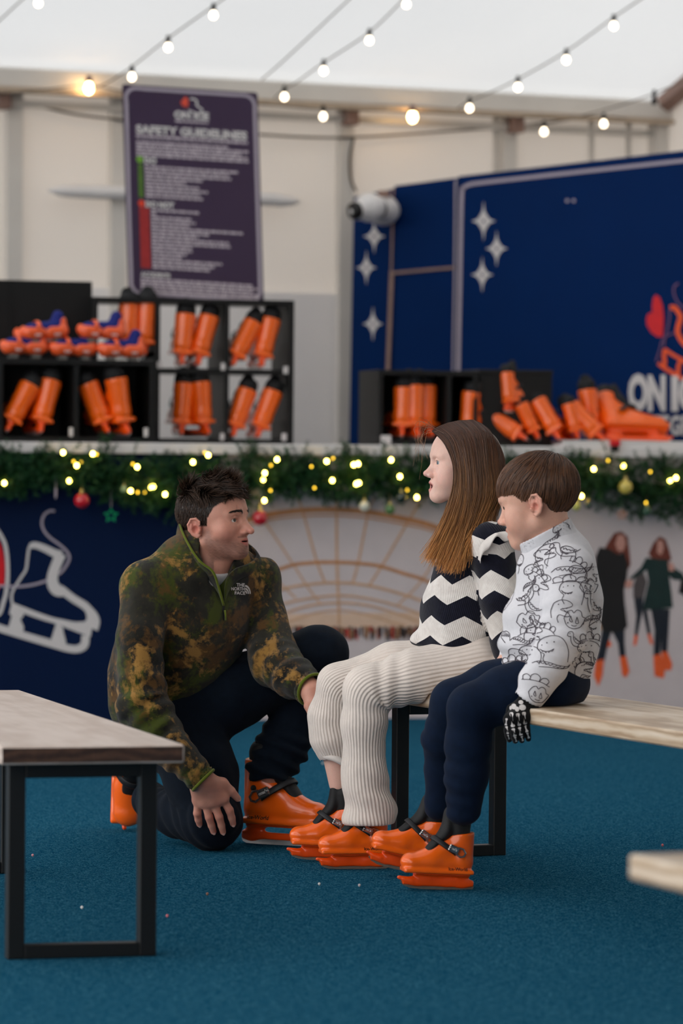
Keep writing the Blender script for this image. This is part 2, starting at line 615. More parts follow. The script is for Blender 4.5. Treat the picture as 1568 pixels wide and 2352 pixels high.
def normals(V, F):
    n = np.cross(V[F[:, 2]] - V[F[:, 0]], V[F[:, 3]] - V[F[:, 1]])
    out = np.zeros_like(V)
    for k in range(4): np.add.at(out, F[:, k], n)
    return out / (np.linalg.norm(out, axis=1)[:, None] + 1e-12)

def merge(ms):
    """several (V, F) quad meshes as one"""
    n = 0; VV = []; FF = []
    for v, f in ms:
        VV.append(v); FF.append(f + n); n += len(v)
    return np.concatenate(VV), np.concatenate(FF)

def wob(p, f, seed=0):
    """cheap smooth noise, about -1..1"""
    r = np.random.default_rng(seed); out = 0
    for _ in range(5):
        d = r.normal(size=3); d /= np.linalg.norm(d)
        out = out + np.sin((p @ d) * f * r.uniform(0.6, 1.5) + r.uniform(0, 6.3) + 1.2 * np.sin((p @ r.normal(size=3)) * f * 0.5))
    return out / 3.2

def along(V, pts):
    """for each vertex: arc length along the polyline, distance to it, angle about it"""
    pts = np.asarray(pts, float)
    best = np.full(len(V), 1e9); S = np.zeros(len(V)); Q = np.zeros_like(V); T = np.zeros_like(V)
    s0 = 0
    for i in range(len(pts) - 1):
        ba = pts[i + 1] - pts[i]; L = np.linalg.norm(ba)
        h = (V - pts[i]) @ ba / (L * L)
        if i > 0: h = np.maximum(h, 0)
        if i < len(pts) - 2: h = np.minimum(h, 1)
        q = V - pts[i] - h[:, None] * ba
        d = np.linalg.norm(q, axis=1); m = d < best
        best[m] = d[m]; S[m] = s0 + (h * L)[m]; Q[m] = q[m]; T[m] = ba / L
        s0 += L
    return S, best, Q, T
# ------------------------------------------------------------------ materials of the place
def carpet_mat():
    t = NT('blue_carpet')
    v = t.coord('Object')
    st = t.coord('Object', (40, 160, 1), (0, 0, math.radians(8)))
    f1 = t.noise(st, 1.2, 4, 0.7)
    f2 = t.noise(v, 260, 3, 0.7)
    f3 = t.noise(v, 2.2, 4, 0.6)
    s = t.math('ADD', t.math('MULTIPLY', f1, 0.35), t.math('MULTIPLY', f2, 0.65))
    c = t.ramp(s, [(0.38, lin((3, 36, 58))), (0.5, lin((16, 76, 104))), (0.63, lin((88, 146, 162)))])
    c = t.mix(t.math('MULTIPLY', f3, 0.3), c, lin((4, 60, 88)))
    t.color(c); t.set(Roughness=1.0, Specular_IOR_Level=0.0)
    t.bump(s, 0.8, 0.004)
    return t.m

def fabric_roof_mat(name, cd, ct, w):
    t = NT(name)
    df = t.add('ShaderNodeBsdfDiffuse'); df.inputs[0].default_value = (*cd, 1)
    tr = t.add('ShaderNodeBsdfTranslucent')
    f = t.noise(t.coord(), 0.9, 3)
    t.link(t.ramp(f, [(0.3, tuple(c * 0.96 for c in ct)), (0.7, ct)]), tr.inputs[0])
    mx = t.add('ShaderNodeMixShader'); mx.inputs[0].default_value = w
    t.link(df.outputs[0], mx.inputs[1]); t.link(tr.outputs[0], mx.inputs[2])
    out = t.n['Material Output']; t.link(mx.outputs[0], out.inputs[0])
    t.n.remove(t.b)
    return t.m

M_carpet = carpet_mat()
M_roof = fabric_roof_mat('translucent_white_canvas', (0.78, 0.79, 0.80), (0.47, 0.482, 0.492), 0.55)
M_wallcloth = fabric_roof_mat('white_tent_wall', (0.82, 0.78, 0.74), (0.86, 0.80, 0.74), 0.42)
M_beam = mat('white_beam', (214, 208, 200), 0.45, 0.04, 4)
M_white = mat('white_laminate', (226, 222, 220), 0.35, 0.02, 6)
M_navy = mat('navy_print', (0, 36, 86), 0.6, 0.05, 3, spec=0.06)
M_navydark = mat('navy_front_print', (0, 22, 58), 0.55, 0.05, 3, spec=0.15)
M_black = mat('black_board', (10, 9, 9), 0.5, 0.1, 12)
M_blacksteel = mat('black_steel', (7, 9, 11), 0.45, 0.1, 20, spec=0.5)
M_lilac = mat('lilac_print', (176, 164, 176), 0.5, 0.03)
M_whiteprint = mat('white_print', (212, 206, 204), 0.5, 0.02)
M_red = mat('red_print', (214, 22, 34), 0.5, 0.05)
M_orangeprint = mat('orange_print', (240, 88, 34), 0.5, 0.05)
M_brass = mat('brown_trim', (142, 112, 100), 0.5, 0.08)
M_cable = mat('brown_cable', (96, 84, 70), 0.6, 0.05)
M_bulb = emit_mat('lit_bulb', (255, 236, 205), 6.0)
M_bulbwarm = emit_mat('lit_bulb_warm', (255, 205, 135), 26.0)
M_fairy = emit_mat('lit_fairy_light', (255, 214, 96), 34.0)
M_fairydim = emit_mat('lit_fairy_light_dim', (236, 190, 50), 5.0)

# ------------------------------------------------------------------ the tent
CF = Frame(*G(589, 1653.7, 0)[:2], 16.0)                # the rental counter
TF = Frame(-1.516, 17.40, 24.66)                        # the tent's long wall
EAVE = 2.72

def struct(name, vf, m, parent=None, smooth=False):
    o = obj(name, vf[0], vf[1], m, parent, smooth)
    if parent is None: o['kind'] = 'structure'
    return o

struct('floor', box((0, 9, -0.02), (34, 40, 0.04)), M_carpet)
UR = TF.px(1512, 300, 0)[0]                             # the tent's right corner
UL = -7.5
# long wall: cloth panels between posts
wall = struct('wall_back', fbox(TF, UL, UR, 0.02, 0.05, 0, EAVE + 0.1), M_wallcloth)
for px in (30, 268, 790, 1165):
    u = TF.px(px, 400, 0)[0]
    struct('wall_post', fbox(TF, u - 0.035, u + 0.035, -0.03, 0.02, 0, EAVE), M_beam, wall)
u0, z0 = TF.px(640, 672, 0)
struct('wall_rail', fbox(TF, UL, UR, -0.008, 0.02, z0 - 0.9, z0), mat('lower_wall_panel', (244, 238, 234), 0.5, 0.02, 3), wall)
for px in (1140, 1360, 1445):
    u = TF.px(px, 400, 0)[0]
    struct('wall_seam', fbox(TF, u - 0.012, u + 0.012, 0.008, 0.02, 0, EAVE), M_beam, wall)
# eave beam and its track
_, zb = TF.px(784, 196, -0.1)
_, zc = TF.px(784, 240, -0.1)
beam = struct('trim_1', fbox(TF, UL, UR, -0.14, 0.02, zc, zb, 0.006), M_beam)
struct('beam_strip', fbox(TF, UL, UR, -0.16, -0.10, zc - 0.022, zc - 0.002), mat('tan_strip', (182, 162, 140), 0.5), beam)  # tan strip along the lower edge of the beam
struct('beam_track', fbox(TF, UL, UR, -0.05, 0.0, zc - 0.075, zc - 0.045), M_beam, beam)
for px in (12, 812, 1192):
    u = TF.px(px, 260, -0.1)[0]
    struct('beam_bracket', fbox(TF, u - 0.03, u + 0.03, -0.10, 0.01, zc - 0.09, zc, 0.004), M_brass, beam)
# roof: two slopes over a width of 21 m
W2, RZ = 10.5, EAVE + 10.5 * math.tan(math.radians(19))
def quad(a, b, c, d): return np.array((a, b, c, d)), [(0, 1, 2, 3)]
struct('ceiling', quad(TF.w(UL, 0, zb), TF.w(UR, 0, zb), TF.w(UR, -W2, RZ), TF.w(UL, -W2, RZ)), M_roof)
M_fillblock = mat('fill_blocking_cloth', (64, 64, 66), 0.9, 0.05, 2)  # unseen camera-side roof and wall made dark and opaque to cut frontal light
struct('ceiling_slope', quad(TF.w(UL, -W2, RZ), TF.w(UR, -W2, RZ), TF.w(UR, -2 * W2, zb), TF.w(UL, -2 * W2, zb)), M_fillblock)
def gable(u, name):
    p = [(0, 0), (0, zb), (-W2, RZ), (-2 * W2, zb), (-2 * W2, 0)]
    v = [TF.w(u, a, z) for a, z in p] + [TF.w(u + 0.03, a, z) for a, z in p]
    f = [(0, 1, 2, 3, 4), (9, 8, 7, 6, 5)] + [(i, (i + 1) % 5, 5 + (i + 1) % 5, 5 + i) for i in range(5)]
    return struct(name, (np.array(v), f), M_wallcloth)
gr = gable(UR, 'wall_right')
struct('wall_front', fbox(TF, UL, UR, -2 * W2 - 0.05, -2 * W2, 0, zb), M_fillblock)
struct('gable_rafter', sweep([TF.w(UR - 0.03, -0.05, zb - 0.03), TF.w(UR - 0.03, -W2, RZ - 0.03)], 0.05, 6), M_brass, gr)
struct('gable_post', fbox(TF, UR - 0.06, UR, -0.10, 0.0, 0, zb), M_beam, gr)

# ------------------------------------------------------------------ the rental counter
CU0, CU1 = -5.0, CF.px(1600, 1030, 0)[0]
ZT = CF.px(589, 1019.5, -0.03)[1]; ZU = CF.px(589, 1044.5, -0.03)[1]
counter = thing('rental_counter', 'long white-topped skate rental counter with printed navy and photo front', 'counter', CF.w(0, 0, 0))
obj('countertop', *fbox(CF, CU0, CU1, -0.03, 0.58, ZU, ZT, 0.003), M_white, counter)
UB = CF.px(505, 1400, 0)[0]
navy = obj('navy_front_panel', *fbox(CF, CU0, UB, 0.0, 0.03, 0, ZU), M_navydark, counter)
mural = obj('photo_front_panel', *fbox(CF, UB, CU1, 0.0, 0.03, 0, ZU), mat('mural_ice', (206, 194, 194), 0.5, 0.04, 8, spec=0.2), counter)
obj('counter_end', *fbox(CF, CU1 - 0.03, CU1, 0.03, 0.54, 0, ZU), M_white, counter)
obj('counter_back', *fbox(CF, CU0, CU1 - 0.03, 0.51, 0.54, 0, ZU), M_black, counter)

def on_front(lift=0.0):
    """map frame pixels to the counter front; third argument is how far the print stands proud"""
    def f(x, y, t): return CF.pw(x, y, -lift - t)
    return f

# print on the navy panel: a white skate, its lace and a red heart
S5 = lambda pts: [(x / 5.6, 1120 + y / 5.6) for x, y in pts]
F0 = on_front()
wl = [strip(catmull(S5([(372, 770), (355, 900), (335, 1050), (280, 1140), (210, 1250), (160, 1340), (147, 1420), (160, 1500)]), 24), 5.5, F0, 0.002),
      strip(catmull(S5([(372, 770), (440, 738), (560, 775), (700, 842), (790, 872)]), 16), np.interp(np.linspace(0, 1, 16), [0, .12, .5, 1], [5, 14, 16, 20]), F0, 0.0022),
      strip(catmull(S5([(785, 850), (740, 950), (690, 1080), (672, 1180), (690, 1265), (745, 1325), (810, 1345)]), 24), np.interp(np.linspace(0, 1, 24), [0, .3, .6, .8, 1], [24, 23, 26, 28, 20]), F0, 0.0024),
      strip(catmull(S5([(770, 1310), (830, 1345), (960, 1440), (1090, 1520), (1165, 1610), (1195, 1710), (1160, 1800)]), 30), np.interp(np.linspace(0, 1, 30), [0, .25, .6, .8, 1], [22, 17, 18, 30, 38]), F0, 0.002),
      strip(catmull(S5([(160, 1520), (400, 1612), (600, 1682), (800, 1738), (960, 1785), (1180, 1820)]), 24), np.interp(np.linspace(0, 1, 24), [0, .5, .8, 1], [14, 12, 20, 36]), F0, 0.0022),
      plate(S5([(150, 1490), (310, 1590), (300, 1650), (262, 1695), (305, 1790), (300, 1850), (330, 1900), (60, 1820), (110, 1790), (150, 1650), (118, 1620)]), F0, 0.0026),
      plate(S5([(700, 1720), (810, 1800), (812, 1850), (835, 1930), (850, 2000), (840, 2060), (640, 2000), (655, 1960), (718, 1760)]), F0, 0.0026),
      strip(catmull(S5([(-330, 1690), (-20, 1800), (200, 1870), (450, 1945), (700, 2018), (880, 2068), (1000, 2075), (1085, 2020), (1100, 1900)]), 34), np.interp(np.linspace(0, 1, 34), [0, .7, .85, 1], [17, 17, 19, 18]), F0, 0.0024),
      strip(catmull(S5([(-240, 650), (-150, 520), (-60, 520), (50, 690), (85, 850), (96, 1000), (97, 1150), (85, 1300), (50, 1450), (-60, 1650), (-450, 1400), (-640, 1120), (-590, 830), (-400, 730), (-260, 800), (-240, 650)]), 60), 8.5, F0, 0.003)]
obj('white_skate_print', *join(wl), M_whiteprint, navy)
ll = [strip(catmull(S5([(705, 303), (640, 300), (570, 350), (537, 450), (570, 560), (650, 650), (760, 730), (850, 810), (892, 890), (870, 970), (810, 1060), (755, 1115)]), 40), 5.2, F0, 0.0035),
      strip(catmull(S5([(610, 1196), (450, 1243), (300, 1268), (150, 1272), (-20, 1262)]), 20), 5.4, F0, 0.0035)]
obj('lace_print', *join(ll), M_lilac, navy)
obj('red_heart_print', *plate(S5([(-60, 600), (20, 760), (45, 860), (62, 1000), (56, 1250), (0, 1250), (-60, 1480), (-420, 1300), (-560, 1100), (-520, 880), (-380, 800), (-260, 850), (-240, 680), (-160, 590)]), F0, 0.002), M_red, navy)

# print on the photo panel: the rink hall and skaters
M_tan = mat('mural_tan', (190, 134, 92), 0.5, 0.12, 40)
M_tanl = mat('mural_tan_light', (202, 160, 126), 0.5, 0.1, 40)
Z3 = lambda pts: [(580 + x / 3.0154, 1000 + y / 3.0154) for x, y in pts]
arch = [([(-300, 690), (-100, 610), (100, 552), (340, 520), (580, 515), (820, 535), (1080, 585), (1220, 620), (1400, 690), (1560, 780)], 13, M_tan),
        ([(-300, 760), (-100, 660), (100, 588), (340, 560), (580, 555), (820, 575), (1080, 622), (1220, 655), (1400, 730)], 4, M_tan),
        ([(-200, 1100), (50, 970), (190, 925), (300, 893), (450, 880), (590, 879), (720, 885), (880, 905), (1050, 958), (1180, 998), (1350, 1080)], 8, M_tan),
        ([(-100, 1190), (190, 1072), (370, 1035), (590, 1020), (800, 1040), (1000, 1090), (1180, 1150), (1350, 1230)], 6, M_tanl),
        ([(0, 1240), (200, 1170), (400, 1128), (600, 1110), (800, 1130), (1000, 1180), (1170, 1240)], 5, M_tanl),
        ([(60, 1290), (230, 1228), (420, 1175), (600, 1160), (780, 1175), (960, 1222), (1150, 1290)], 5, M_tanl),
        ([(120, 1330), (250, 1290), (420, 1235), (600, 1212), (780, 1240), (950, 1290), (1060, 1320)], 4, M_tanl)]
rads = [([(300, 400), (345, 520), (440, 860), (500, 1020)], 5), ([(580, 440), (584, 870), (600, 1310)], 6),
        ([(845, 430), (800, 540), (730, 885), (690, 1030)], 5), ([(1160, 460), (1080, 590), (900, 895), (800, 1050)], 5),
        ([(60, 560), (280, 893), (370, 1035), (470, 1170)], 4), ([(-140, 620), (120, 950), (300, 1130)], 4), ([(1400, 600), (1180, 990), (1000, 1180)], 4)]
strips = {}
for pts, w, m in arch: strips.setdefault(m, []).append(strip(catmull(Z3(pts), 40), w, F0, 0.002))
for pts, w in rads: strips.setdefault(M_tanl, []).append(strip(catmull(Z3(pts), 20), w, F0, 0.0016))
obj('hall_arch_print', *join(strips[M_tan]), M_tan, mural)
obj('hall_rib_print', *join(strips[M_tanl]), M_tanl, mural)
obj('horizon_print', *plate([(520, 1412), (990, 1406), (1400, 1420), (1400, 1448), (990, 1440), (520, 1445)], F0, 0.001), mat('mural_haze', (218, 186, 162), 0.5, 0.06, 20), mural)
crowd = {0: [], 1: [], 2: []}
for i in range(150):
    x = 640 + rng.uniform(0, 340); y = 1441 + rng.uniform(-4, 5); h = rng.uniform(14, 30); w = rng.uniform(3, 7)
    crowd[int(rng.choice([0, 0, 0, 1, 1, 2]))].append(plate([(x, y), (x + w, y + 1), (x + w * 0.9, y + h), (x + w * 0.1, y + h * 0.95)], F0, 0.002 + 0.001 * rng.random()))
for k, c in enumerate(((44, 36, 36), (150, 108, 78), (168, 60, 52))):
    obj('crowd_print', *join(crowd[k]), mat('mural_crowd_%d' % k, c, 0.5), mural)['kind'] = 'stuff'
# skaters printed on the panel, traced at 3.564 px per px
Z4 = lambda pts: [(1180 + x / 3.5636, 1000 + y / 3.5636) for x, y in pts]
mk = lambda n, c: mat(n, c, 0.5, 0.08, 30)
MS = {'hair': mk('print_auburn', (112, 52, 38)), 'face': mk('print_skin', (206, 150, 136)), 'black': mk('print_black', (24, 22, 24)),
      'green': mk('print_green', (14, 44, 42)), 'jeans': mk('print_jeans', (22, 30, 42)), 'or': mk('print_orange', (234, 96, 44)), 'grey': mk('print_grey', (82, 74, 74))}
sk = [('hair', [(880, 785), (930, 830), (945, 960), (955, 1060), (930, 1100), (880, 960), (800, 1000), (745, 920), (780, 860), (820, 800)], 2),
      ('face', [(850, 815), (900, 815), (915, 880), (895, 945), (850, 945), (828, 890)], 3),
      ('black', [(700, 915), (780, 930), (850, 975), (900, 960), (935, 1050), (920, 1200), (900, 1260), (905, 1360), (930, 1560), (900, 1600), (730, 1620), (690, 1500), (668, 1200), (665, 1000)], 2.4),
      ('jeans', [(720, 1600), (800, 1600), (770, 1700), (740, 1850), (665, 1860), (690, 1760)], 1.6),
      ('jeans', [(800, 1600), (905, 1590), (905, 1700), (915, 1810), (865, 1820), (850, 1700)], 1.6),
      ('or', [(665, 1850), (735, 1830), (725, 1960), (690, 2055), (655, 1970)], 2), ('or', [(865, 1810), (918, 1805), (945, 1930), (915, 1985), (885, 1960)], 2),
      ('or', [(755, 1650), (790, 1690), (800, 1720), (760, 1740)], 1.4),
      ('face', [(915, 1190), (965, 1180), (970, 1230), (930, 1255), (905, 1230)], 3),
      ('hair', [(1190, 825), (1240, 850), (1270, 940), (1290, 1020), (1150, 1040), (1100, 970), (1140, 880)], 2),
      ('face', [(1175, 860), (1215, 860), (1228, 920), (1205, 980), (1170, 960)], 3),
      ('green', [(1080, 1000), (1160, 1010), (1260, 1020), (1320, 1090), (1383, 1130), (1400, 1190), (1300, 1180), (1270, 1150), (1290, 1300), (1300, 1410), (1110, 1430), (1050, 1420), (1100, 1200), (1085, 1100), (960, 1190), (945, 1170), (1040, 1080)], 2.2),
      ('face', [(1260, 1040), (1305, 1050), (1310, 1110), (1270, 1110)], 3),
      ('jeans', [(1120, 1420), (1200, 1420), (1210, 1600), (1195, 1800), (1140, 1810), (1150, 1600)], 1.6), ('jeans', [(1200, 1420), (1275, 1420), (1265, 1600), (1255, 1780), (1205, 1780), (1205, 1600)], 1.6),
      ('or', [(1140, 1800), (1200, 1790), (1240, 1890), (1225, 1990), (1150, 1970)], 2), ('or', [(1205, 1770), (1255, 1770), (1295, 1870), (1285, 1925), (1235, 1920)], 1.8),
      ('grey', [(1000, 1150), (1060, 1120), (1090, 1200), (1060, 1330), (975, 1330), (975, 1230)], 1.2),
      ('jeans', [(980, 1320), (1060, 1330), (1050, 1450), (1010, 1640), (985, 1640), (1000, 1480)], 1.0), ('jeans', [(1050, 1400), (1090, 1430), (1120, 1620), (1095, 1640), (1060, 1480)], 1.0),
      ('or', [(985, 1630), (1015, 1640), (1000, 1720), (975, 1720)], 1.2), ('or', [(1090, 1630), (1118, 1620), (1140, 1710), (1115, 1710)], 1.2),
      ('black', [(1365, 1180), (1500, 1100), (1500, 1500), (1380, 1300), (1345, 1290)], 1.2)]
for m, pts, t in sk:
    obj('skater_print', *plate(Z4(pts), F0, t * 0.001), MS[m], mural)

# ------------------------------------------------------------------ the navy booth behind the counter
def frame_through(pa, pb):
    return Frame(pa[0], pa[1], math.degrees(math.atan2(pb[1] - pa[1], pb[0] - pa[0])))
KF = frame_through(P(1052, 700, 17.76), P(1568, 700, 16.76))      # the logo panel
LF = frame_through(P(797, 700, 17.98), P(1052, 700, 17.82))       # side and door panels
def on_booth(x, y, t): return (KF if x > 1046 and t >= 0.0499 else LF).pw(x, y, (-t + 0.05) if t >= 0.0499 else -t)
def booth_panel(name, poly, m, parent, t0=0.0, th=0.04):
    fr = KF if t0 >= 0.05 else LF
    off = 0.0 if t0 >= 0.05 else -t0
    uz = [fr.px(x, y, off) for x, y in poly]
    v = [fr.w(u, off, max(z, 0)) for u, z in uz] + [fr.w(u, off + th, max(z, 0)) for u, z in uz]
    n = len(poly)
    f = [tuple(range(n))[::-1], tuple(range(n, 2 * n))] + [(i, (i + 1) % n, n + (i + 1) % n, n + i) for i in range(n)]
    return obj(name, np.array(v), f, m, parent)
booth = thing('printed_booth', 'navy printed booth with white stars and logo behind the counter', 'booth', np.array((*P(1052, 1020, 17.6)[:2], 0)))
yb = 1720
pa = booth_panel('side_panel', [(812, 452), (905, 433), (885, yb), (790, yb)], M_navy, booth)
pb = booth_panel('door_panel', [(906, 427), (1051, 408), (1046, yb), (886, yb)], M_navy, booth, 0.02)
pc = booth_panel('logo_panel', [(1053, 405), (1568, 346), (1700, 331), (1700, yb), (1047, yb)], M_navy, booth, 0.05)
obj('door_trim', *join([strip([(903, 432), (898, 625)], 4, lambda x, y, t: on_booth(x, y, 0.02 + t), 0.012),
                        strip([(899, 622), (890, 860), (886, 1015)], 9, lambda x, y, t: on_booth(x, y, 0.02 + t), 0.014),
                        strip([(900, 627), (1046, 614)], 6, lambda x, y, t: on_booth(x, y, 0.02 + t), 0.012)]), M_brass, pb)
obj('corner_trim', *strip([(1046, 412), (1044, 640), (1040, 860), (1037, 1015)], 4, lambda x, y, t: LF.pw(x, y, -0.02 - t), 0.012), M_lilac, pb)
bl = [(1050, 1010), (1052, 860), (1056, 640), (1060, 450), (1064, 432), (1078, 424), (1110, 419), (1300, 398), (1568, 369), (1700, 355)]
obj('border_print', *strip(catmull(bl, 60), 8, lambda x, y, t: on_booth(x, y, 0.05 + t), 0.004), M_lilac, pc)
def star(cx, cy, h, w):
    pts = []
    for i in range(48):
        a = 2 * math.pi * i / 48
        r = (abs(math.cos(a)) ** 0.62, abs(math.sin(a)) ** 0.62)
        m = 1.0 / ((abs(math.cos(a)) ** 0.5 + abs(math.sin(a)) ** 0.5) ** 2.0)
        pts.append((cx + w / 2 * math.copysign(abs(math.cos(a)) * m + 0.11 * abs(math.cos(a)), math.cos(a)),
                    cy + h / 2 * math.copysign(abs(math.sin(a)) * m + 0.08 * abs(math.sin(a)), math.sin(a))))
    return pts
for (x, y, h, w), par, t0 in (((1110, 508, 86, 50), pc, 0.05), ((1140, 571, 78, 46), pc, 0.05), ((1107, 631, 78, 46), pc, 0.05),
                              ((859, 543, 74, 46), pa, 0), ((841, 615, 74, 42), pa, 0), ((856, 744, 74, 42), pa, 0)):
    so = obj('star_print', *plate(star(x, y, h, w), lambda a, b, t, t0=t0: on_booth(a, b, t0 + t), 0.004), M_whiteprint, par)
    obj('star_eye_print', *plate(circle(x, y, 3, 8, 4), lambda a, b, t, t0=t0: on_booth(a, b, t0 + t), 0.006), M_navy, so)
Z6 = lambda pts: [(1360 + x / 5.115, 620 + y / 5.113) for x, y in pts]
LB = lambda x, y, t: on_booth(x, y, 0.05 + t)
obj('heart_print', *plate(Z6([(745, 290), (790, 320), (825, 420), (838, 560), (832, 700), (825, 785), (760, 785), (690, 735), (640, 650), (632, 580), (650, 520), (705, 495), (700, 420), (712, 330)]), LB, 0.004), M_red, pc)
og = [strip(catmull(Z6([(910, 445), (960, 440), (1010, 500), (1035, 560), (1010, 650), (1000, 730), (1040, 820), (1110, 900)]), 24), 11, LB, 0.004),
      strip(catmull(Z6([(845, 930), (950, 1000), (1060, 1060), (1200, 1130)]), 14), 8, LB, 0.004),
      strip(catmull(Z6([(775, 1095), (860, 1160), (960, 1220), (1060, 1280), (1200, 1360)]), 14), 9, LB, 0.004),
      strip(Z6([(850, 930), (840, 1010), (850, 1090), (835, 1140)]), 9, LB, 0.0045), strip(Z6([(1040, 1050), (1010, 1130), (1005, 1230)]), 9, LB, 0.0045),
      strip(catmull(Z6([(1200, 1000), (1260, 1080), (1240, 1200), (1180, 1240)]), 12), 10, LB, 0.004)]
obj('orange_skate_print', *join(og), M_orangeprint, pc)
obj('lace_print', *join([strip(catmull(Z6([(905, 460), (905, 560), (875, 720), (850, 800), (840, 900)]), 16), 4, LB, 0.005),
                         strip(catmull(Z6([(1010, 155), (960, 200), (960, 290), (1010, 390), (1080, 450)]), 16), 4, LB, 0.005),
                         strip(catmull(Z6([(960, 740), (880, 770), (820, 830), (790, 940), (745, 1080)]), 16), 3.4, LB, 0.005)]), mat('dull_lilac_print', (108, 74, 112), 0.5), pc)
for s, x0, y0, w, h in (('O', 1442, 945, 46, 87), ('N', 1487, 945, 41, 84), ('I', 1541, 945, 16, 82), ('C', 1558, 945, 40, 84), ('E', 1605, 945, 34, 84)):
    obj('logo_letter', *text_plate(s, lambda x, y, t, y0=y0: LB(x, y0 - (y - y0), t), x0, y0, w, h, 0.005, 0.055), M_whiteprint, pc)
for s, x0, w in (('E', 1480, 24), ('T', 1506, 30), ('G', 1538, 24), ('R', 1564, 24)):
    obj('logo_letter', *text_plate(s, lambda x, y, t: LB(x, 1000 - (y - 1000), t), x0, 1000, w, 46, 0.005, 0.04), M_whiteprint, pc)
for x in (1302, 1317):
    obj('screw_cap', *plate(circle(x, 461, 4, 8), LB, 0.004), M_lilac, pc)

# security camera on the booth
sc0 = P(866, 480, 17.72)
seccam = thing('security_camera', 'white turret security camera on the navy booth', 'camera', sc0)
V = np.array((0.0, 1, 0))
obj('mount', *lathe([(0.0, 0.14), (0.062, 0.14), (0.07, 0.10), (0.062, 0.04), (0.05, 0.0)], sc0, 18, (0.35, 1, 0)), M_white, seccam, True)
s = Solid().ell(sc0 + (-0.035, -0.03, 0.004), (0.072, 0.068, 0.066), k=0.01)
s.cone(sc0 + (-0.035, -0.03, 0), sc0 + (-0.085, -0.075, -0.012), 0.05, 0.044, 0.01)
vf = s.mesh(0.005); obj('eyeball', vf[0], vf[1], M_white, seccam, True)
obj('lens', *lathe([(0.0, 0.012), (0.036, 0.010), (0.04, 0.0), (0.04, -0.02)], sc0 + (-0.106, -0.098, -0.016), 18, (-0.75, -0.64, -0.16)), M_black, seccam, True)
obj('bracket', *box(sc0 + (0.03, 0.06, 0.07), (0.05, 0.08, 0.03)), M_brass, seccam)

# long white fitting on the tent wall, half hidden by the notice
fit = [TF.pw(x, y, -0.06) for x, y in ((110, 437), (160, 439), (280, 443), (400, 448), (600, 457), (650, 461), (690, 463))]
obj_fit = obj('wall_fitting', *sweep(catmull(fit, 28), np.interp(np.linspace(0, 1, 28), [0, 0.1, 0.25, 0.8, 0.93, 1], [0.004, 0.024, 0.032, 0.030, 0.02, 0.004]), 10), M_white, None, True)
tag(obj_fit, 'long white spindle-shaped fitting on the tent wall behind the notice', 'wall fitting')
# ------------------------------------------------------------------ benches
def wood_mat(name, top, side, dark):
    t = NT(name)
    v = t.coord('Object', (60, 2.2, 60))
    f = t.noise(v, 1.0, 4, 0.6, 0.6)
    w = t.add('ShaderNodeTexWave', wave_type='RINGS', rings_direction='Y'); w.inputs['Scale'].default_value = 9
    w.inputs['Distortion'].default_value = 5; w.inputs['Detail'].default_value = 3; w.inputs['Detail Scale'].default_value = 1.4
    t.link(t.coord('Object', (1, 0.35, 1.6)), w.inputs['Vector'])
    s = t.math('ADD', t.math('MULTIPLY', f, 0.6), t.math('MULTIPLY', w.outputs['Fac'], 0.35))
    c = t.ramp(s, [(0.25, lin(dark)), (0.5, lin(side)), (0.75, lin(top))])
    t.color(c); t.set(Roughness=0.42, Specular_IOR_Level=0.5)
    t.bump(s, 0.15, 0.002)
    return t.m
M_wood1 = wood_mat('walnut_stained_wood', (216, 200, 190), (206, 189, 178), (194, 175, 163))
M_wood2 = wood_mat('pale_pine', (222, 206, 188), (200, 178, 152), (164, 136, 108))
M_wood1e = wood_mat('dark_end_grain', (92, 66, 52), (72, 50, 40), (52, 36, 30))

BW, BT, BH = 0.385, 0.038, 0.45
def bench(label, corner, deg, u0, u1, v0, v1, frames, wood, endwood=None):
    fr = Frame(corner[0], corner[1], deg)
    b = thing('bench', label, 'bench', fr.w((u0 + u1) / 2, (v0 + v1) / 2, 0), 'wooden benches on steel frames')
    a = fr.a
    def part(name, vf, m, par=b):
        me = np.asarray(vf[0]) - rootloc(b)
        R = np.array(((math.cos(a), -math.sin(a), 0), (math.sin(a), math.cos(a), 0), (0, 0, 1)))
        o = bpy.data.objects.new(name, mesh(name, me @ R, vf[1], False, m if isinstance(m, list) else [m]))
        o.rotation_euler = (0, 0, a)
        return link(o, par)
    top = part('seat_board', fbox(fr, u0, u1, v0, v1, BH - BT, BH, 0.004), [wood, endwood or wood])
    if endwood:
        for p in top.data.polygons:
            n = p.normal
            if abs(n.y) > 0.8 and n.y < 0: p.material_index = 1
    t = 0.036
    for k, vf_ in enumerate(frames):
        ua, ub = u0 + 0.035, u1 - 0.035
        part('frame_leg', fbox(fr, ua, ua + t, vf_, vf_ + t, 0, BH - BT, 0.002), M_blacksteel)
        part('frame_leg', fbox(fr, ub - t, ub, vf_, vf_ + t, 0, BH - BT, 0.002), M_blacksteel)
        part('foot_bar', fbox(fr, ua + t, ub - t, vf_, vf_ + t, 0, t * 0.8, 0.002), M_blacksteel)
        part('top_bar', fbox(fr, ua + t, ub - t, vf_, vf_ + t, BH - BT - t, BH - BT, 0.002), M_blacksteel)
    return b, fr
c1 = G(424, 1710, BH)
bench1, BF1 = bench('wooden bench with dark end board at left, in front of the kneeling man', c1, 15, -BW, 0, 0, 1.9, (0.1, 1.75), M_wood1, M_wood1e)
pA, pB = G(1231, 1630, BH), G(1568, 1681, BH)
ang2 = math.degrees(math.atan2(pB[0] - pA[0], pA[1] - pB[1]))
uB = G(1205, 1963, 0)
F2 = Frame(pA[0], pA[1], ang2)
vB = (uB - F2.o) @ F2.v
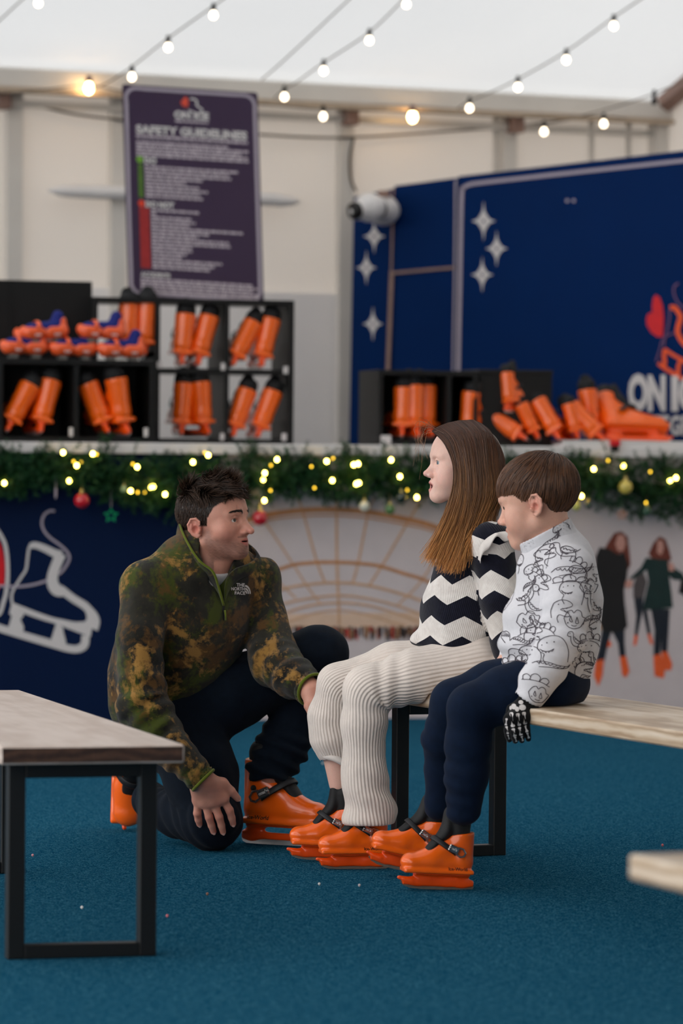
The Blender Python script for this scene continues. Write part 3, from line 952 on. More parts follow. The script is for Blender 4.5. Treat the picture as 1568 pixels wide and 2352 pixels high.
bench2, BF2 = bench('pale wooden bench that the girl and the boy sit on', pA, ang2, 0, BW, -1.35, vB + 0.26, (vB, -1.25), M_wood2)
c3 = G(1443, 1962, BH)
bench3, BF3 = bench('blurred corner of a pale bench at the right edge, nearest the camera', c3, 20, 0, BW, -1.9, 0, (-0.26, -1.75), M_wood2)

# ------------------------------------------------------------------ cube shelves on the counter
def shelf_unit(name, label, px0, px1, yt, yb_, v0, depth, cols, rows, open_back, yb2=None):
    """open cube shelf: outer frame in pixels measured on its front plane; cols, rows = pixel positions of inner boards"""
    u0, z1 = CF.px(px0, yt, v0); u1, _ = CF.px(px1, yt, v0); z0 = ZT
    z1 = CF.px((px0 + px1) / 2, yt, v0)[1]
    b = thing(name, label, 'shelf', CF.w((u0 + u1) / 2, v0 + depth / 2, z0), 'black cube shelves on the counter')
    t = 0.02
    obj('side_board', *fbox(CF, u0, u0 + t, v0, v0 + depth, z0, z1, 0.001), M_black, b)
    obj('side_board', *fbox(CF, u1 - t, u1, v0, v0 + depth, z0, z1, 0.001), M_black, b)
    obj('bottom_board', *fbox(CF, u0 + t, u1 - t, v0, v0 + depth, z0, z0 + t, 0.001), M_black, b)
    obj('top_board', *fbox(CF, u0 + t, u1 - t, v0, v0 + depth, z1 - t, z1, 0.001), M_black, b)
    us = [CF.px(x, 800, v0)[0] for x in cols]; zs = [CF.px((px0 + px1) / 2, y, v0)[1] for y in rows]
    for u in us: obj('divider', *fbox(CF, u - t / 2, u + t / 2, v0 + 0.002, v0 + depth, z0 + t, z1 - t), M_black, b)
    for z in zs: obj('shelf_board', *fbox(CF, u0 + t, u1 - t, v0 + 0.004, v0 + depth, z - t / 2, z + t / 2), M_black, b)
    if not open_back:
        obj('back_board', *fbox(CF, u0 + t, u1 - t, v0 + depth - 0.01, v0 + depth, z0 + t, z1 - t), M_black, b)
    return b, u0, u1, z0, z1, us, zs
VA, VB_ = 0.0, 0.285
shA = shelf_unit('cube_shelf', 'low black two-cubby shelf at the left end of the counter', -4, 357, 826, 1010, VA, 0.275, [176], [], False)
shB = shelf_unit('cube_shelf', 'open-backed black shelf of six cubbies under the safety notice', 214, 676, 686, 1018, VB_, 0.28, [362, 521], [852], True)
shC = shelf_unit('cube_shelf', 'black cubby shelf in front of the navy booth', 869, 1098, 851, 1024, 0.06, 0.28, [1032], [], False)
# tall dark box behind the little roller skates and the closed box at right
u0, z1 = CF.px(-80, 641, 0.36); u1, _ = CF.px(210, 650, 0.36)
bb = thing('storage_box', 'plain black box standing behind the stacked small skates', 'box', CF.w((u0 + u1) / 2, 0.4, ZT))
obj('carcass', *fbox(CF, u0, u1, 0.345, 0.45, ZT, CF.px(110, 645, 0.35)[1], 0.002), M_black, bb)
obj('door_edge', *fbox(CF, CF.px(24, 700, 0.34)[0], CF.px(28, 700, 0.34)[0], 0.338, 0.345, ZT, CF.px(110, 645, 0.35)[1]), mat('black_edge', (8, 8, 8), 0.6), bb)
u0, _ = CF.px(1100, 850, 0.10); u1, z1 = CF.px(1268, 852, 0.10)
bx = thing('storage_box', 'closed black box beside the cubby shelf, behind the heap of skates', 'box', CF.w((u0 + u1) / 2, 0.2, ZT))
obj('carcass', *fbox(CF, u0, u1, 0.10, 0.34, ZT, z1, 0.002), M_black, bx)
obj('lid_rim', *fbox(CF, u0 - 0.002, u1 + 0.002, 0.095, 0.345, z1 - 0.015, z1 + 0.002, 0.002), M_black, bx)
# size tags on the shelf fronts
for i, (px, py, v, w, h, lab) in enumerate(((163, 992, VA, 9, 20, 'small white tag under the left cubby of the low shelf'), (335, 993, VA, 10, 20, 'small white tag under the right cubby of the low shelf'),
        (366, 838, VB_, 10, 16, 'small white tag at the left post of the six-cubby shelf'), (512, 842, VB_, 10, 16, 'small white tag under the upper middle cubby'),
        (656, 850, VB_, 11, 17, 'small white tag under the upper right cubby'), (510, 1003, VB_, 10, 16, 'small white tag under the lower middle cubby'),
        (652, 1004, VB_, 11, 17, 'small white tag under the lower right cubby'), (886, 1010, 0.06, 24, 20, 'square white tag at the corner of the cubby shelf by the booth'))):
    d = (lambda x, y, t, v=v: CF.pw(x, y, v - t))
    lo = obj('size_tag', *plate(rrect(px - w / 2, py - h / 2, px + w / 2, py + h / 2, 2, 3), d, 0.002), M_whiteprint)
    tag(lo, lab, 'tag', 'size tags on the shelves')
# white tray and small red clip on the right part of the counter
u0, _ = CF.px(1292, 1030, -0.02); u1 = CU1 - 0.05
tr = thing('counter_tray', 'flat white tray on the counter at the right edge', 'tray', CF.w((u0 + u1) / 2, 0.1, ZT))
obj('tray_base', *fbox(CF, u0, u1, -0.02, 0.24, ZT, ZT + 0.012, 0.002), M_white, tr)
for va, vb in ((-0.02, -0.012), (0.232, 0.24)):
    obj('tray_rim', *fbox(CF, u0, u1, va, vb, ZT + 0.012, ZT + 0.026), M_white, tr)
cl = thing('small_clip', 'tiny red and black clip on the counter edge', 'clip', CF.pw(1412, 1036, -0.035))
obj('grip', *fbox(CF, *(CF.px(x, 1020, -0.05)[0] for x in (1403, 1424)), -0.055, -0.03, CF.px(1412, 1024, -0.05)[1], CF.px(1412, 1012, -0.05)[1], 0.003), M_red, cl)
obj('jaw', *fbox(CF, *(CF.px(x, 1020, -0.05)[0] for x in (1405, 1421)), -0.05, -0.03, CF.px(1412, 1037, -0.05)[1], CF.px(1412, 1024, -0.05)[1], 0.002), M_black, cl)

# ------------------------------------------------------------------ the safety notice
SV = 0.43
TLx, TLy = 280.0, 193.0
def sg(s, t, d): return CF.pw(TLx + s * 0.998 + t * 0.030, TLy + t * 0.9995 + s * 0.064, SV - d)
def sgt(t0):
    return lambda x, y, d: sg(x, t0 - (y - t0), d)
notice = thing('safety_notice', 'tall haze-tinted navy safety guidelines notice leaning above the shelves', 'sign', CF.pw(450, 690, SV))
M_sign = mat('haze_tinted_navy_board', (66, 50, 74), 0.32, 0.05, 3, spec=0.5)  # navy board with the reflected haze painted into its purple tone
obj('board', *plate(rrect(0, 0, 312, 487, 6), lambda x, y, t: sg(x, y, t - 0.012), 0.012), M_sign, notice)
oo = catmull([(9, 40), (9, 24), (24, 9), (60, 8), (156, 8), (252, 8), (288, 9), (303, 24), (304, 60), (304, 243), (304, 430), (303, 463), (288, 478), (252, 479), (156, 479), (60, 479), (24, 478), (9, 463), (8, 430), (8, 243), (9, 40)], 120)
obj('border_print', *strip(oo, 7.5, sg, 0.002), M_lilac, notice)
obj('heart_print', *plate([(143, 20), (149, 22), (152, 30), (151, 42), (146, 44), (138, 41), (134, 34), (137, 28), (140, 27)], sg, 0.003), mat('notice_red', (226, 84, 62), 0.5), notice)
obj('skate_print', *join([strip(catmull([(156, 24), (166, 24), (172, 30), (170, 36), (176, 42), (184, 48), (180, 53)], 14), 4, sg, 0.003),
                          strip([(150, 50), (166, 55), (184, 59)], 3, sg, 0.003)]), M_whiteprint, notice)
for s_, x, y, w, h, off in (('ON ICE', 118, 71, 80, 18, 0.06), ('SAFETY GUIDELINES', 29, 111, 256, 20, 0.05), ('DO', 46, 180, 28, 15, 0.06), ('DO NOT', 46, 280, 66, 15, 0.06), ('ACCIDENTS', 30, 440, 68, 11, 0.05)):
    obj('heading_print', *text_plate(s_, sgt(y), x, y, w, h, 0.003, off), M_whiteprint, notice)
obj('green_dot_print', *plate(circle(36, 171, 8, 16), sg, 0.004), mat('notice_green', (120, 172, 60), 0.5), notice)
obj('green_bar_print', *plate([(31, 182), (42, 182), (42, 258), (31, 258)], sg, 0.003), mat('notice_green_dark', (84, 118, 44), 0.5), notice)
obj('red_dot_print', *plate(circle(37, 272, 8, 16), sg, 0.004), mat('notice_redorange', (226, 70, 42), 0.5), notice)
obj('red_bar_print', *plate([(31, 281), (54, 281), (54, 420), (31, 420)], sg, 0.003), mat('notice_dark_red', (164, 46, 46), 0.5), notice)
tl = []
def lines(y0, dy, ends, x0, h=5.4):
    for i, e in enumerate(ends):
        x = x0
        while x < e - 3:
            w = min(rng.uniform(6, 22), e - x); y = y0 + dy * i
            tl.append(plate([(x, y), (x + w, y), (x + w, y + h), (x, y + h)], sg, 0.0025)); x += w + 2.2
lines(74, 6, (196,), 120, 5); lines(114, 6, (286,), 29, 6)
lines(128, 7.4, (240, 286, 270, 286, 286), 29)
lines(184, 8.4, (262, 240, 245, 180, 145, 170, 190, 172, 178), 47)
lines(283, 8.2, (168, 70, 150, 160, 145, 268, 190, 165, 235, 238, 150, 150, 140, 125, 218, 200, 190), 58)
lines(443, 7.2, (286, 300, 286, 302, 300), 30)
obj('small_print', *join(tl), mat('notice_small_print', (196, 182, 190), 0.5), notice)['kind'] = 'stuff'

# ------------------------------------------------------------------ festoon lights under the roof
def festoon(label, path, bulbs, d0, d1, dark=(), n=40):
    path = np.array(path, float)
    xs = path[:, 0]
    def D(x): return float(np.interp(x, sorted((xs[0], xs[-1])), (d0, d1) if xs[0] < xs[-1] else (d1, d0)))
    pts = [P(x, y, D(x)) for x, y in catmull(path, n)]
    t = thing('festoon_lights', label, 'string lights', pts[0])
    obj('cable', *sweep(pts, 0.0032, 5), M_cable, t, True)
    for x, y in bulbs:
        q = P(x, y, D(x))
        lamp = obj('lamp_holder', *lathe([(0.001, 0.044), (0.008, 0.042), (0.011, 0.02), (0.010, 0.008)], q, 8), M_black, t, True)
        obj('bulb', *lathe([(0.006, 0.012), (0.009, 0.005), (0.0145, -0.006), (0.0150, -0.013), (0.011, -0.022), (0.002, -0.026)], q, 10),
            M_black if (x, y) in dark else M_bulb, lamp, True)
    return t
festoon('string of bulbs cut by the top left corner of the ceiling', [(-60, 100), (0, 46), (50, 0), (110, -50)], [(88, 2)], 17.0, 16.4)
festoon('string of bulbs running up from above the notice', [(205, 205), (243, 192), (303, 153), (386, 88), (490, 14), (545, -25)], [(303, 172), (386, 104), (490, 30)], 17.3, 16.5)
_cb = festoon('plain cable without bulbs rising from the beam to the top edge', [(600, 184), (650, 140), (720, 75), (800, 0), (840, -35)], [], 17.3, 16.6); _cb.name = 'ceiling_cable'; _cb['category'] = 'cable'
festoon('string of bulbs rising from right of the notice', [(630, 225), (653, 205), (682, 188), (743, 144), (848, 74), (933, -8), (980, -50)], [(653, 218), (743, 158), (848, 88), (933, 5)], 17.6, 16.9)
festoon('string of bulbs rising across the right half of the ceiling', [(1050, 250), (1078, 232), (1120, 215), (1189, 182), (1300, 118), (1409, 40), (1480, -8), (1540, -50)], [(1078, 244), (1189, 196), (1300, 133), (1409, 55)], 17.9, 17.1)
festoon('short dark string with an unlit bulb in the tent corner', [(1330, 268), (1430, 240), (1502, 215), (1568, 186), (1620, 160)], [(1502, 228)], 18.3, 17.6, dark=((1502, 228),))
festoon('wall cable with bulbs running along under the beam', [(-40, 212), (0, 216), (100, 206), (204, 196), (300, 212), (500, 228), (742, 252), (947, 256), (1160, 268), (1386, 268), (1440, 274)],
        [(742, 263), (1386, 280), (1249, 298)], 17.15, 18.35, n=60)
wl_ = thing('wall_lamp', 'warm glowing lamp on the beam above the navy booth', 'lamp', TF.pw(947, 267, -0.2))
q = TF.pw(947, 270, -0.2)
obj('bulb', *lathe([(0.006, 0.03), (0.016, 0.02), (0.021, 0), (0.014, -0.018), (0.002, -0.024)], q, 10), M_bulbwarm, wl_, True)
obj('lamp_holder', *lathe([(0.002, 0.06), (0.016, 0.055), (0.016, 0.028)], q, 8), M_brass, wl_, True)
wl2 = thing('wall_lamp', 'warm glowing lamp on the beam left of the notice', 'lamp', TF.pw(204, 204, -0.2))
q = TF.pw(204, 204, -0.2)
obj('bulb', *lathe([(0.006, 0.03), (0.016, 0.02), (0.021, 0), (0.014, -0.018), (0.002, -0.024)], q, 10), M_bulbwarm, wl2, True)
obj('lamp_holder', *lathe([(0.002, 0.06), (0.016, 0.055), (0.016, 0.028)], q, 8), M_brass, wl2, True)
for lab, pth in (('loose cable sagging on the tent wall left of the notice', [(-20, 225), (60, 236), (170, 262), (290, 277)]),
                 ('loose cable sagging on the tent wall between notice and booth', [(596, 309), (720, 316), (850, 314), (1050, 300), (1200, 288), (1330, 272)]),
                 ('thin drop cable above the security camera', [(812, 318), (804, 360), (806, 410), (818, 440)])):
    o = obj('wall_cable', *sweep(catmull([TF.pw(x, y, -0.04) for x, y in pth], 24), 0.006, 5), M_cable, None, True)
    tag(o, lab, 'cable')

# ------------------------------------------------------------------ the garland on the counter front
bot = [(-520, 1110), (-420, 1180), (-300, 1190), (-200, 1120), (-60, 1135), (0, 1132), (50, 1128), (100, 1108), (170, 1118), (250, 1148), (330, 1168), (395, 1188), (470, 1180), (560, 1165), (610, 1160), (660, 1132), (700, 1130), (760, 1146), (800, 1146), (850, 1135), (900, 1138), (960, 1146),
       (1000, 1150), (1100, 1160), (1200, 1150), (1320, 1125), (1345, 1140), (1400, 1165), (1450, 1188), (1500, 1200), (1540, 1204), (1568, 1192), (1660, 1150)]
bxs, bys = zip(*bot)
spr = []
g2 = np.random.default_rng(3)
def sprig(px, py, v, ax, L, n, nl):
    """a short fir twig: needles standing out from its axis"""
    a = CF.pw(px, py, v)
    ax = ax / np.linalg.norm(ax)
    t = g2.uniform(0, 1, n)
    base = a + ax * (t * L)[:, None]
    d = g2.normal(size=(n, 3)); d -= (d @ ax)[:, None] * ax; d /= np.linalg.norm(d, axis=1)[:, None]
    d = d * 0.85 + ax * 0.62; d /= np.linalg.norm(d, axis=1)[:, None]
    ln = nl * g2.uniform(0.6, 1.15, n) * (1 - 0.45 * t)
    sd = np.cross(d, g2.normal(size=(n, 3))); sd /= np.linalg.norm(sd, axis=1)[:, None]
    w = 0.0016
    return np.stack((base - sd * w, base + sd * w, base + d * ln[:, None] + sd * w * 0.3, base + d * ln[:, None] - sd * w * 0.3), 1)
for _ in range(3000):
    x = g2.uniform(-520, 1640)
    yb2 = np.interp(x, bxs, bys); yt = 1050 + 0.008 * (x - 784)
    y = yt + (yb2 - yt) * g2.uniform(0.02, 0.9)
    ax = np.array((g2.normal() * 0.8, -abs(g2.normal()) * 0.6, g2.normal() * 0.7 - 0.25))
    spr.append(sprig(x, y, -0.045 - g2.uniform(0, 0.06), ax, g2.uniform(0.04, 0.085), 42, 0.026))
for x, y in ((100, 1042), (235, 1040), (238, 1030), (575, 1040), (580, 1045), (795, 1042), (800, 1048), (880, 1050), (930, 1050), (1310, 1060), (1335, 1055), (1525, 1065), (20, 1050), (560, 1050), (655, 1050), (700, 1052), (1180, 1055)):
    for _ in range(3):
        spr.append(sprig(x + g2.normal() * 5, y + 8, -0.07, np.array((g2.normal() * 0.25, -0.2, 1.0)), g2.uniform(0.05, 0.085), 42, 0.024))
NV = np.concatenate(spr).reshape(-1, 3)
NF = np.arange(len(NV)).reshape(-1, 4)
gn = len(NV) // 4
gc = np.repeat(np.array([lin((20, 60, 32)), lin((36, 88, 48)), lin((10, 38, 20)), lin((66, 104, 44))])[g2.choice(4, gn, p=[.4, .3, .22, .08])], 4, axis=0)
garland = thing('fir_garland', 'swagged green fir garland along the front of the counter', 'garland', CF.pw(784, 1150, -0.08))
o = obj('needles', NV, NF, attr_mat('fir_needles', 0.6, 0.3), garland, False, col=gc); o['kind'] = 'stuff'
obj('core_wire', *sweep(catmull([CF.pw(x, (np.interp(x, bxs, bys) + 1052) / 2, -0.05) for x in range(-520, 1640, 60)], 110), 0.026, 6), mat('fir_core', (14, 34, 18), 0.9), garland, True)
fl = thing('fairy_lights', 'string of tiny warm fairy lights wound through the garland', 'string lights', CF.pw(784, 1100, -0.12))
FL = [(10, 1110), (145, 1040), (176, 1070), (169, 1060), (186, 1062), (159, 1105), (213, 1043), (222, 1044), (305, 1066), (315, 1073), (300, 1128), (316, 1131), (332, 1131), (346, 1119), (352, 1118), (379, 1136), (443, 1062), (478, 1046), (470, 1040), (636, 1056),
      (608, 1087), (604, 1102), (621, 1127), (607, 1150), (622, 1069), (715, 1072), (750, 1060), (763, 1104), (722, 1121), (765, 1053), (812, 1068), (822, 1066), (824, 1110), (818, 1112), (898, 1057), (918, 1095), (957, 1143), (935, 1126), (1306, 1083), (1363, 1078), (1396, 1058), (1431, 1070), (1493, 1084), (1538, 1104), (1552, 1098), (1483, 1155), (1335, 1140)]
dim = {(169, 1060), (186, 1062), (222, 1044), (305, 1066), (316, 1131), (332, 1131), (470, 1040), (621, 1127), (622, 1069), (722, 1121), (765, 1053), (715, 1072), (935, 1126), (1493, 1084), (1483, 1155), (1396, 1058)}
wire = catmull([CF.pw(x, y, -0.105) for x, y in sorted(FL)], 260)
obj('wire', *sweep(wire, 0.0013, 4), M_black, fl)
for x, y in FL:
    q = CF.pw(x, y, -0.128)
    r = 0.0042 if (x, y) in dim else 0.0068
    obj('bulb', *lathe([(r * 0.2, r * 1.3), (r * 0.8, r * 0.8), (r, 0), (r * 0.75, -r * 0.7), (r * 0.1, -r)], q, 8), M_fairydim if (x, y) in dim else M_fairy, fl, True)

def bauble(label, px, py, r, m, capm):
    v = -0.14
    c = CF.pw(px, py, v); R = r * 16.0 / FPX
    b = thing('bauble', label, 'bauble', c - (0, 0, R), 'baubles on the garland')
    obj('ball', *lathe([(R * math.sin(a), R * math.cos(a)) for a in np.linspace(0.02, math.pi - 0.02, 12)], c, 18), m, b, True)
    obj('cap', *lathe([(R * 0.05, R * 1.5), (R * 0.22, R * 1.42), (R * 0.26, R * 0.95)], c, 10), capm, b, True)
    top = CF.pw(px, py - r * 3.2, v + 0.06)
    obj('thread', *sweep([c + (0, 0, R * 1.45), (c + (0, 0, R * 1.45) + top) / 2, top], 0.0012, 4), capm, b)
M_capg = mat('gold_cap', (214, 190, 120), 0.3, 0.05, metal=0.8)
for lab, x, y, r, c in (('shiny red bauble beside the printed skate, left of the man', 188, 1150, 17, (200, 20, 36)), ('shiny red bauble just right of the man\'s face', 597, 1190, 17, (190, 22, 34)),
                        ('silver bauble hanging left of the girl', 837, 1163, 12, (208, 206, 186)), ('small green bauble hanging left of the girl', 895, 1170, 12, (74, 112, 52)),
                        ('dark green bauble half in the garland by the girl', 921, 1143, 13, (22, 40, 24)), ('gold bauble in the garland at the right', 1436, 1119, 16, (206, 184, 84)),
                        ('small gold bauble beside the boy\'s head', 1323, 1163, 10, (188, 184, 84)), ('small dark green bauble next to the gold one by the boy', 1351, 1160, 9, (26, 50, 30)),
                        ('deep green bauble at the lowest point of the garland, right', 1485, 1174, 11, (18, 70, 40)), ('pale green bauble in the garland left of the man', 285, 1124, 8, (150, 170, 110))):
    bauble(lab, x, y, r, mat('bauble_%d_%d' % (x, y), c, 0.16, 0.05, 20, spec=0.6, coat=0.5), M_capg)
def star5(cx, cy, R, r): return [(cx + (R if i % 2 == 0 else r) * math.sin(i * math.pi / 5), cy - (R if i % 2 == 0 else r) * math.cos(i * math.pi / 5)) for i in range(10)]
for lab, x, y, R, c in (('green star ornament with a hollow centre hanging left of the man', 255, 1184, 19, (22, 132, 84)), ('faint copper star ornament above the printed skaters', 1428, 1182, 14, (196, 140, 112))):
    st = thing('star_ornament', lab, 'ornament', CF.pw(x, y + R, -0.12))
    M_st = mat('star_%d' % x, c, 0.25, 0.1, 20, coat=0.4)
    o5, i5 = star5(x, y, R, R * 0.48), star5(x, y, R * 0.5, R * 0.26)
    vv = [CF.pw(a, b, -0.13) for a, b in o5] + [CF.pw(a, b, -0.13) for a, b in i5] + [CF.pw(a, b, -0.12) for a, b in o5] + [CF.pw(a, b, -0.12) for a, b in i5]
    ff = []
    for i in range(10):
        j = (i + 1) % 10
        ff += [(i, j, 10 + j, 10 + i), (20 + i, 30 + i, 30 + j, 20 + j), (i, 20 + i, 20 + j, j), (10 + i, 10 + j, 30 + j, 30 + i)]
    obj('star_body', np.array(vv), ff, M_st, st)
    obj('thread', *sweep([CF.pw(x, y - R, -0.125), CF.pw(x, y - R - 40, -0.1)], 0.0012, 4), M_lilac, st)
dr = thing('drop_ornament', 'thin silver drop ornament hanging left of the first red bauble', 'ornament', CF.pw(128, 1142, -0.12))
obj('drop', *lathe([(0.0005, 0.03), (0.004, 0.02), (0.004, -0.01), (0.0005, -0.02)], CF.pw(128, 1135, -0.12), 8), M_lilac, dr, True)
obj('thread', *sweep([CF.pw(128, 1120, -0.12), CF.pw(128, 1090, -0.1)], 0.0012, 4), M_lilac, dr)
# confetti on the carpet
for x, y, c, lab in ((188, 2084, (232, 232, 228), 'white crumb on the carpet under the left bench'), (75, 1964, (214, 150, 160), 'pink crumb on the carpet left of the bench leg'), (384, 2103, (214, 120, 130), 'pink crumb on the carpet right of the left bench'),
                  (741, 1753, (220, 220, 216), 'white crumb on the carpet behind the girl\'s skates'), (540, 1779, (196, 206, 206), 'white crumb on the carpet behind the man\'s hand'), (733, 2030, (226, 226, 222), 'white crumb on the carpet before the girl\'s skates'),
                  (825, 2033, (206, 196, 196), 'tiny crumb on the carpet below the girl\'s skate'), (1521, 1941, (214, 110, 120), 'pink crumb on the carpet above the blurred bench corner'), (476, 2053, (150, 110, 90), 'brown crumb on the carpet below the man\'s knee')):
    q = G(x, y, 0.004)
    o = obj('carpet_crumb', *lathe([(0.0005, 0.0035), (0.003, 0.002), (0.0034, -0.001), (0.001, -0.004)], q, 6), mat('crumb_%d' % x, c, 0.6), None)
    tag(o, lab, 'crumb', 'crumbs on the carpet')
# ------------------------------------------------------------------ ice skates
M_or = mat('orange_plastic', (255, 104, 16), 0.28, 0.04, 8, spec=0.5, coat=0.35)
M_or2 = mat('shaded_orange_plastic', (250, 84, 12), 0.3, 0.04, 8, spec=0.5, coat=0.3)  # same orange plastic, deepened to paint the shade under the boot
M_liner = mat('black_padding', (20, 20, 22), 0.7, 0.15, 60, bump=0.1)
M_strap = mat('black_strap', (28, 28, 31), 0.5, 0.1, 80)
M_chrome = mat('buckle_metal', (170, 168, 166), 0.25, 0.08, 60, metal=0.9)
M_blade = mat('blade_steel', (118, 108, 98), 0.5, 0.15, 40, metal=0.35)
M_bladew = mat('bright_blade_steel', (196, 192, 190), 0.3, 0.06, 40, metal=0.7)
M_blackink = mat('black_ink', (30, 22, 20), 0.6, 0.05)
SOLE = 0.062

def skate_meshes(adult):
    z0 = SOLE; out = {}
    s = Solid()
    s.fcone((0, 0.102, z0 + 0.036), (0, 0.03, z0 + 0.042), 0.043, 0.046, (0, 0, 1), 0.82, 0.0)
    s.cone((0, 0.03, z0 + 0.040), (0, -0.078, z0 + 0.044), 0.043, 0.041, 0.012)
    s.cone((0, 0.05, z0 + 0.048), (0, -0.052, z0 + 0.110), 0.036, 0.042, 0.02)
    s.fcone((0, -0.086, z0 + 0.045), (0, -0.078, z0 + (0.175 if adult else 0.150)), 0.041, 0.049, (0, 1, 0), 0.98, 0.018)
    s.bx((0, 0.006, z0 + 0.007), (0.047, 0.131, 0.010), None, 0.008, 0.012)
    s.plane((0, 0, z0), (0, 0, -1), 0.003)
    s.plane((0, -0.08, z0 + (0.185 if adult else 0.150)), (0, 0.12, 1), 0.004)
    s.cone((0, 0.062, z0 + 0.112), (0, -0.03, z0 + 0.172), 0.0215, 0.034, 0.004, op='s')
    s.cone((0, -0.062, z0 + 0.09), (0, -0.066, z0 + 0.26), 0.034, 0.041, 0.004, op='s')
    # a moulded groove along the side and across the toe
    s.cone((0.058, 0.10, z0 + 0.022), (0.055, -0.10, z0 + 0.030), 0.010, 0.010, 0.004, op='s')
    s.cone((-0.058, 0.10, z0 + 0.022), (-0.055, -0.10, z0 + 0.030), 0.010, 0.010, 0.004, op='s')
    V, F = s.mesh(0.0034); out['boot_shell'] = (V, F, M_or, True)
    l = Solid()
    l.fcone((0, -0.066, z0 + 0.07), (0, -0.068, z0 + (0.205 if adult else 0.205)), 0.037, 0.046, (0, 1, 0), 0.98, 0.0)
    l.fcone((0, 0.05, z0 + 0.072), (0, -0.018, z0 + 0.155), 0.028, 0.034, (0, 0.75, 0.5), 0.55, 0.012)
    l.fcone((0, -0.018, z0 + 0.155), (0, -0.022, z0 + (0.235 if adult else 0.215)), 0.035, 0.030, (0, 1, 0.1), 0.5, 0.016)
    l.plane((0, -0.07, z0 + (0.225 if adult else 0.195)), (0, 0.05, 1), 0.004) if False else None
    l.cone((0, -0.062, z0 + 0.215), (0, -0.062, z0 + 0.30), 0.030, 0.036, 0.004, op='s')
    V, F = l.mesh(0.0042); out['padded_liner'] = (V, F, M_liner, True)
    h = Solid()
    h.bx((0, -0.012, z0 - 0.003), (0.022 if adult else 0.027, 0.104, 0.006), None, 0.005, 0.0)
    h.bx((0, 0.0, 0.0255), (0.0075, 0.134, 0.0105), None, 0.005, 0.006)
    if adult:
        h.fcone((0, 0.070, z0 - 0.004), (0, 0.098, 0.030), 0.020, 0.016, (1, 0, 0), 0.6, 0.012)
        h.fcone((0, -0.086, z0 - 0.004), (0, -0.104, 0.030), 0.026, 0.022, (1, 0, 0), 0.5, 0.014)
    else:
        h.fcone((0, 0.052, z0 - 0.006), (0, 0.078, 0.032), 0.038, 0.022, (1, 0, 0), 0.46, 0.012)
        h.fcone((0, -0.072, z0 - 0.006), (0, -0.090, 0.034), 0.038, 0.026, (1, 0, 0), 0.42, 0.014)
    h.cone((0, 0.100, 0.030), (0, 0.148, 0.040), 0.012, 0.0065, 0.010)
    if not adult:
        h.fcone((0, 0.03, z0 - 0.012), (0, -0.03, 0.036), 0.026, 0.020, (1, 0, 0), 0.32, 0.014)
        for sx in (-1, 1):
            h.fcone((sx * 0.030, 0.075, 0.048), (sx * 0.022, 0.01, 0.044), 0.011, 0.008, (0, 0, 1), 0.6, 0.005, op='s')
            h.fcone((sx * 0.028, -0.02, 0.046), (sx * 0.020, -0.06, 0.046), 0.010, 0.008, (0, 0, 1), 0.6, 0.005, op='s')
    h.plane((0, 0, z0 + 0.001), (0, 0, 1), 0.002)
    V, F = h.mesh(0.0034); out['blade_holder'] = (V, F, M_or2, True)
    yz = [(-0.132, 0.006), (-0.120, 0.001), (-0.06, 0), (0.06, 0), (0.105, 0.003), (0.130, 0.012), (0.142, 0.024), (0.138, 0.028), (-0.132, 0.026), (-0.136, 0.014)]
    v, f = plate(yz, lambda a, b, t: np.array((t - 0.002, a, b)), 0.004); out['blade'] = (v, f, M_bladew if adult else M_blade, False)
    # strap round the instep with a ratchet buckle on each skate's outer side
    th = np.linspace(-0.62 * math.pi, 0.62 * math.pi, 26) + math.pi / 2
    c = np.array((0, -0.030, z0 + 0.092))
    ring = np.array([c + (0.0505 * math.cos(a), 0.062 * math.sin(a), 0.040 * math.sin(a)) for a in th])
    v, f = sweep(ring, 0.0105, 8, True, 0.22, ref=(0, 0.5, 1)); out['strap'] = (v, f, M_strap, True)
    return out

def buckle_parts(side):
    """ratchet buckle standing on the side of the boot"""
    z0 = SOLE; x = side * 0.052
    o = np.array((x, -0.036, z0 + 0.096)); ty = np.array((0, -0.92, -0.40)); tz = np.array((0, -0.40, 0.92)); tx = np.array((side, 0, 0))
    M = np.array((ty, tz, tx))
    body = box(o + ty * 0.004 + tx * 0.004, (0.040, 0.026, 0.012), M, 0.003)
    pts = [(0.018, 0.012), (0.036, 0.014), (0.050, 0.004), (0.050, -0.008), (0.038, -0.016), (0.018, -0.012)]
    loop = sweep(np.array([o + ty * a + tz * b + tx * 0.006 for a, b in pts]), 0.0042, 6, True)
    knob = lathe([(0.0005, 0.006), (0.005, 0.005), (0.006, -0.002)], o - ty * 0.012 + tx * 0.010, 8, tx)
    def lt(a, b, t): return o + ty * (a - 0.016) * (1) + tz * (b - 0.004) + tx * (0.0101 + t)
    def lt2(a, b, t): return o - ty * (a - 0.018) + tz * (b - 0.004) + tx * (0.0101 + t)
    return body, loop, knob, text_plate("cox's", lt if side < 0 else lt2, 0.0, 0.0, 0.032, 0.010, 0.001, 0.03)

def lettering_on(meshvf, s, side, y0, y1, z, h):
    """letters laid on the boot's side"""
    V, F = meshvf
    bv = BVHTree.FromPolygons([tuple(map(float, q)) for q in V], [tuple(map(int, q)) for q in F])
    v, f = text2d(s, 1.0, 0.02)
    v = v - v.min(0); sc = (y1 - y0) / v[:, 0].max()
    out = []
    for a, b in v:
        y = (y0 + a * sc) if side > 0 else (y1 - a * sc)
        hit = bv.ray_cast(Vector((side * 0.2, y, z + b * h)), Vector((-side, 0, 0)))
        x = hit[0][0] if hit[0] is not None else side * 0.045
        out.append((x + side * 0.0007, y, z + b * h))
    return np.array(out), f

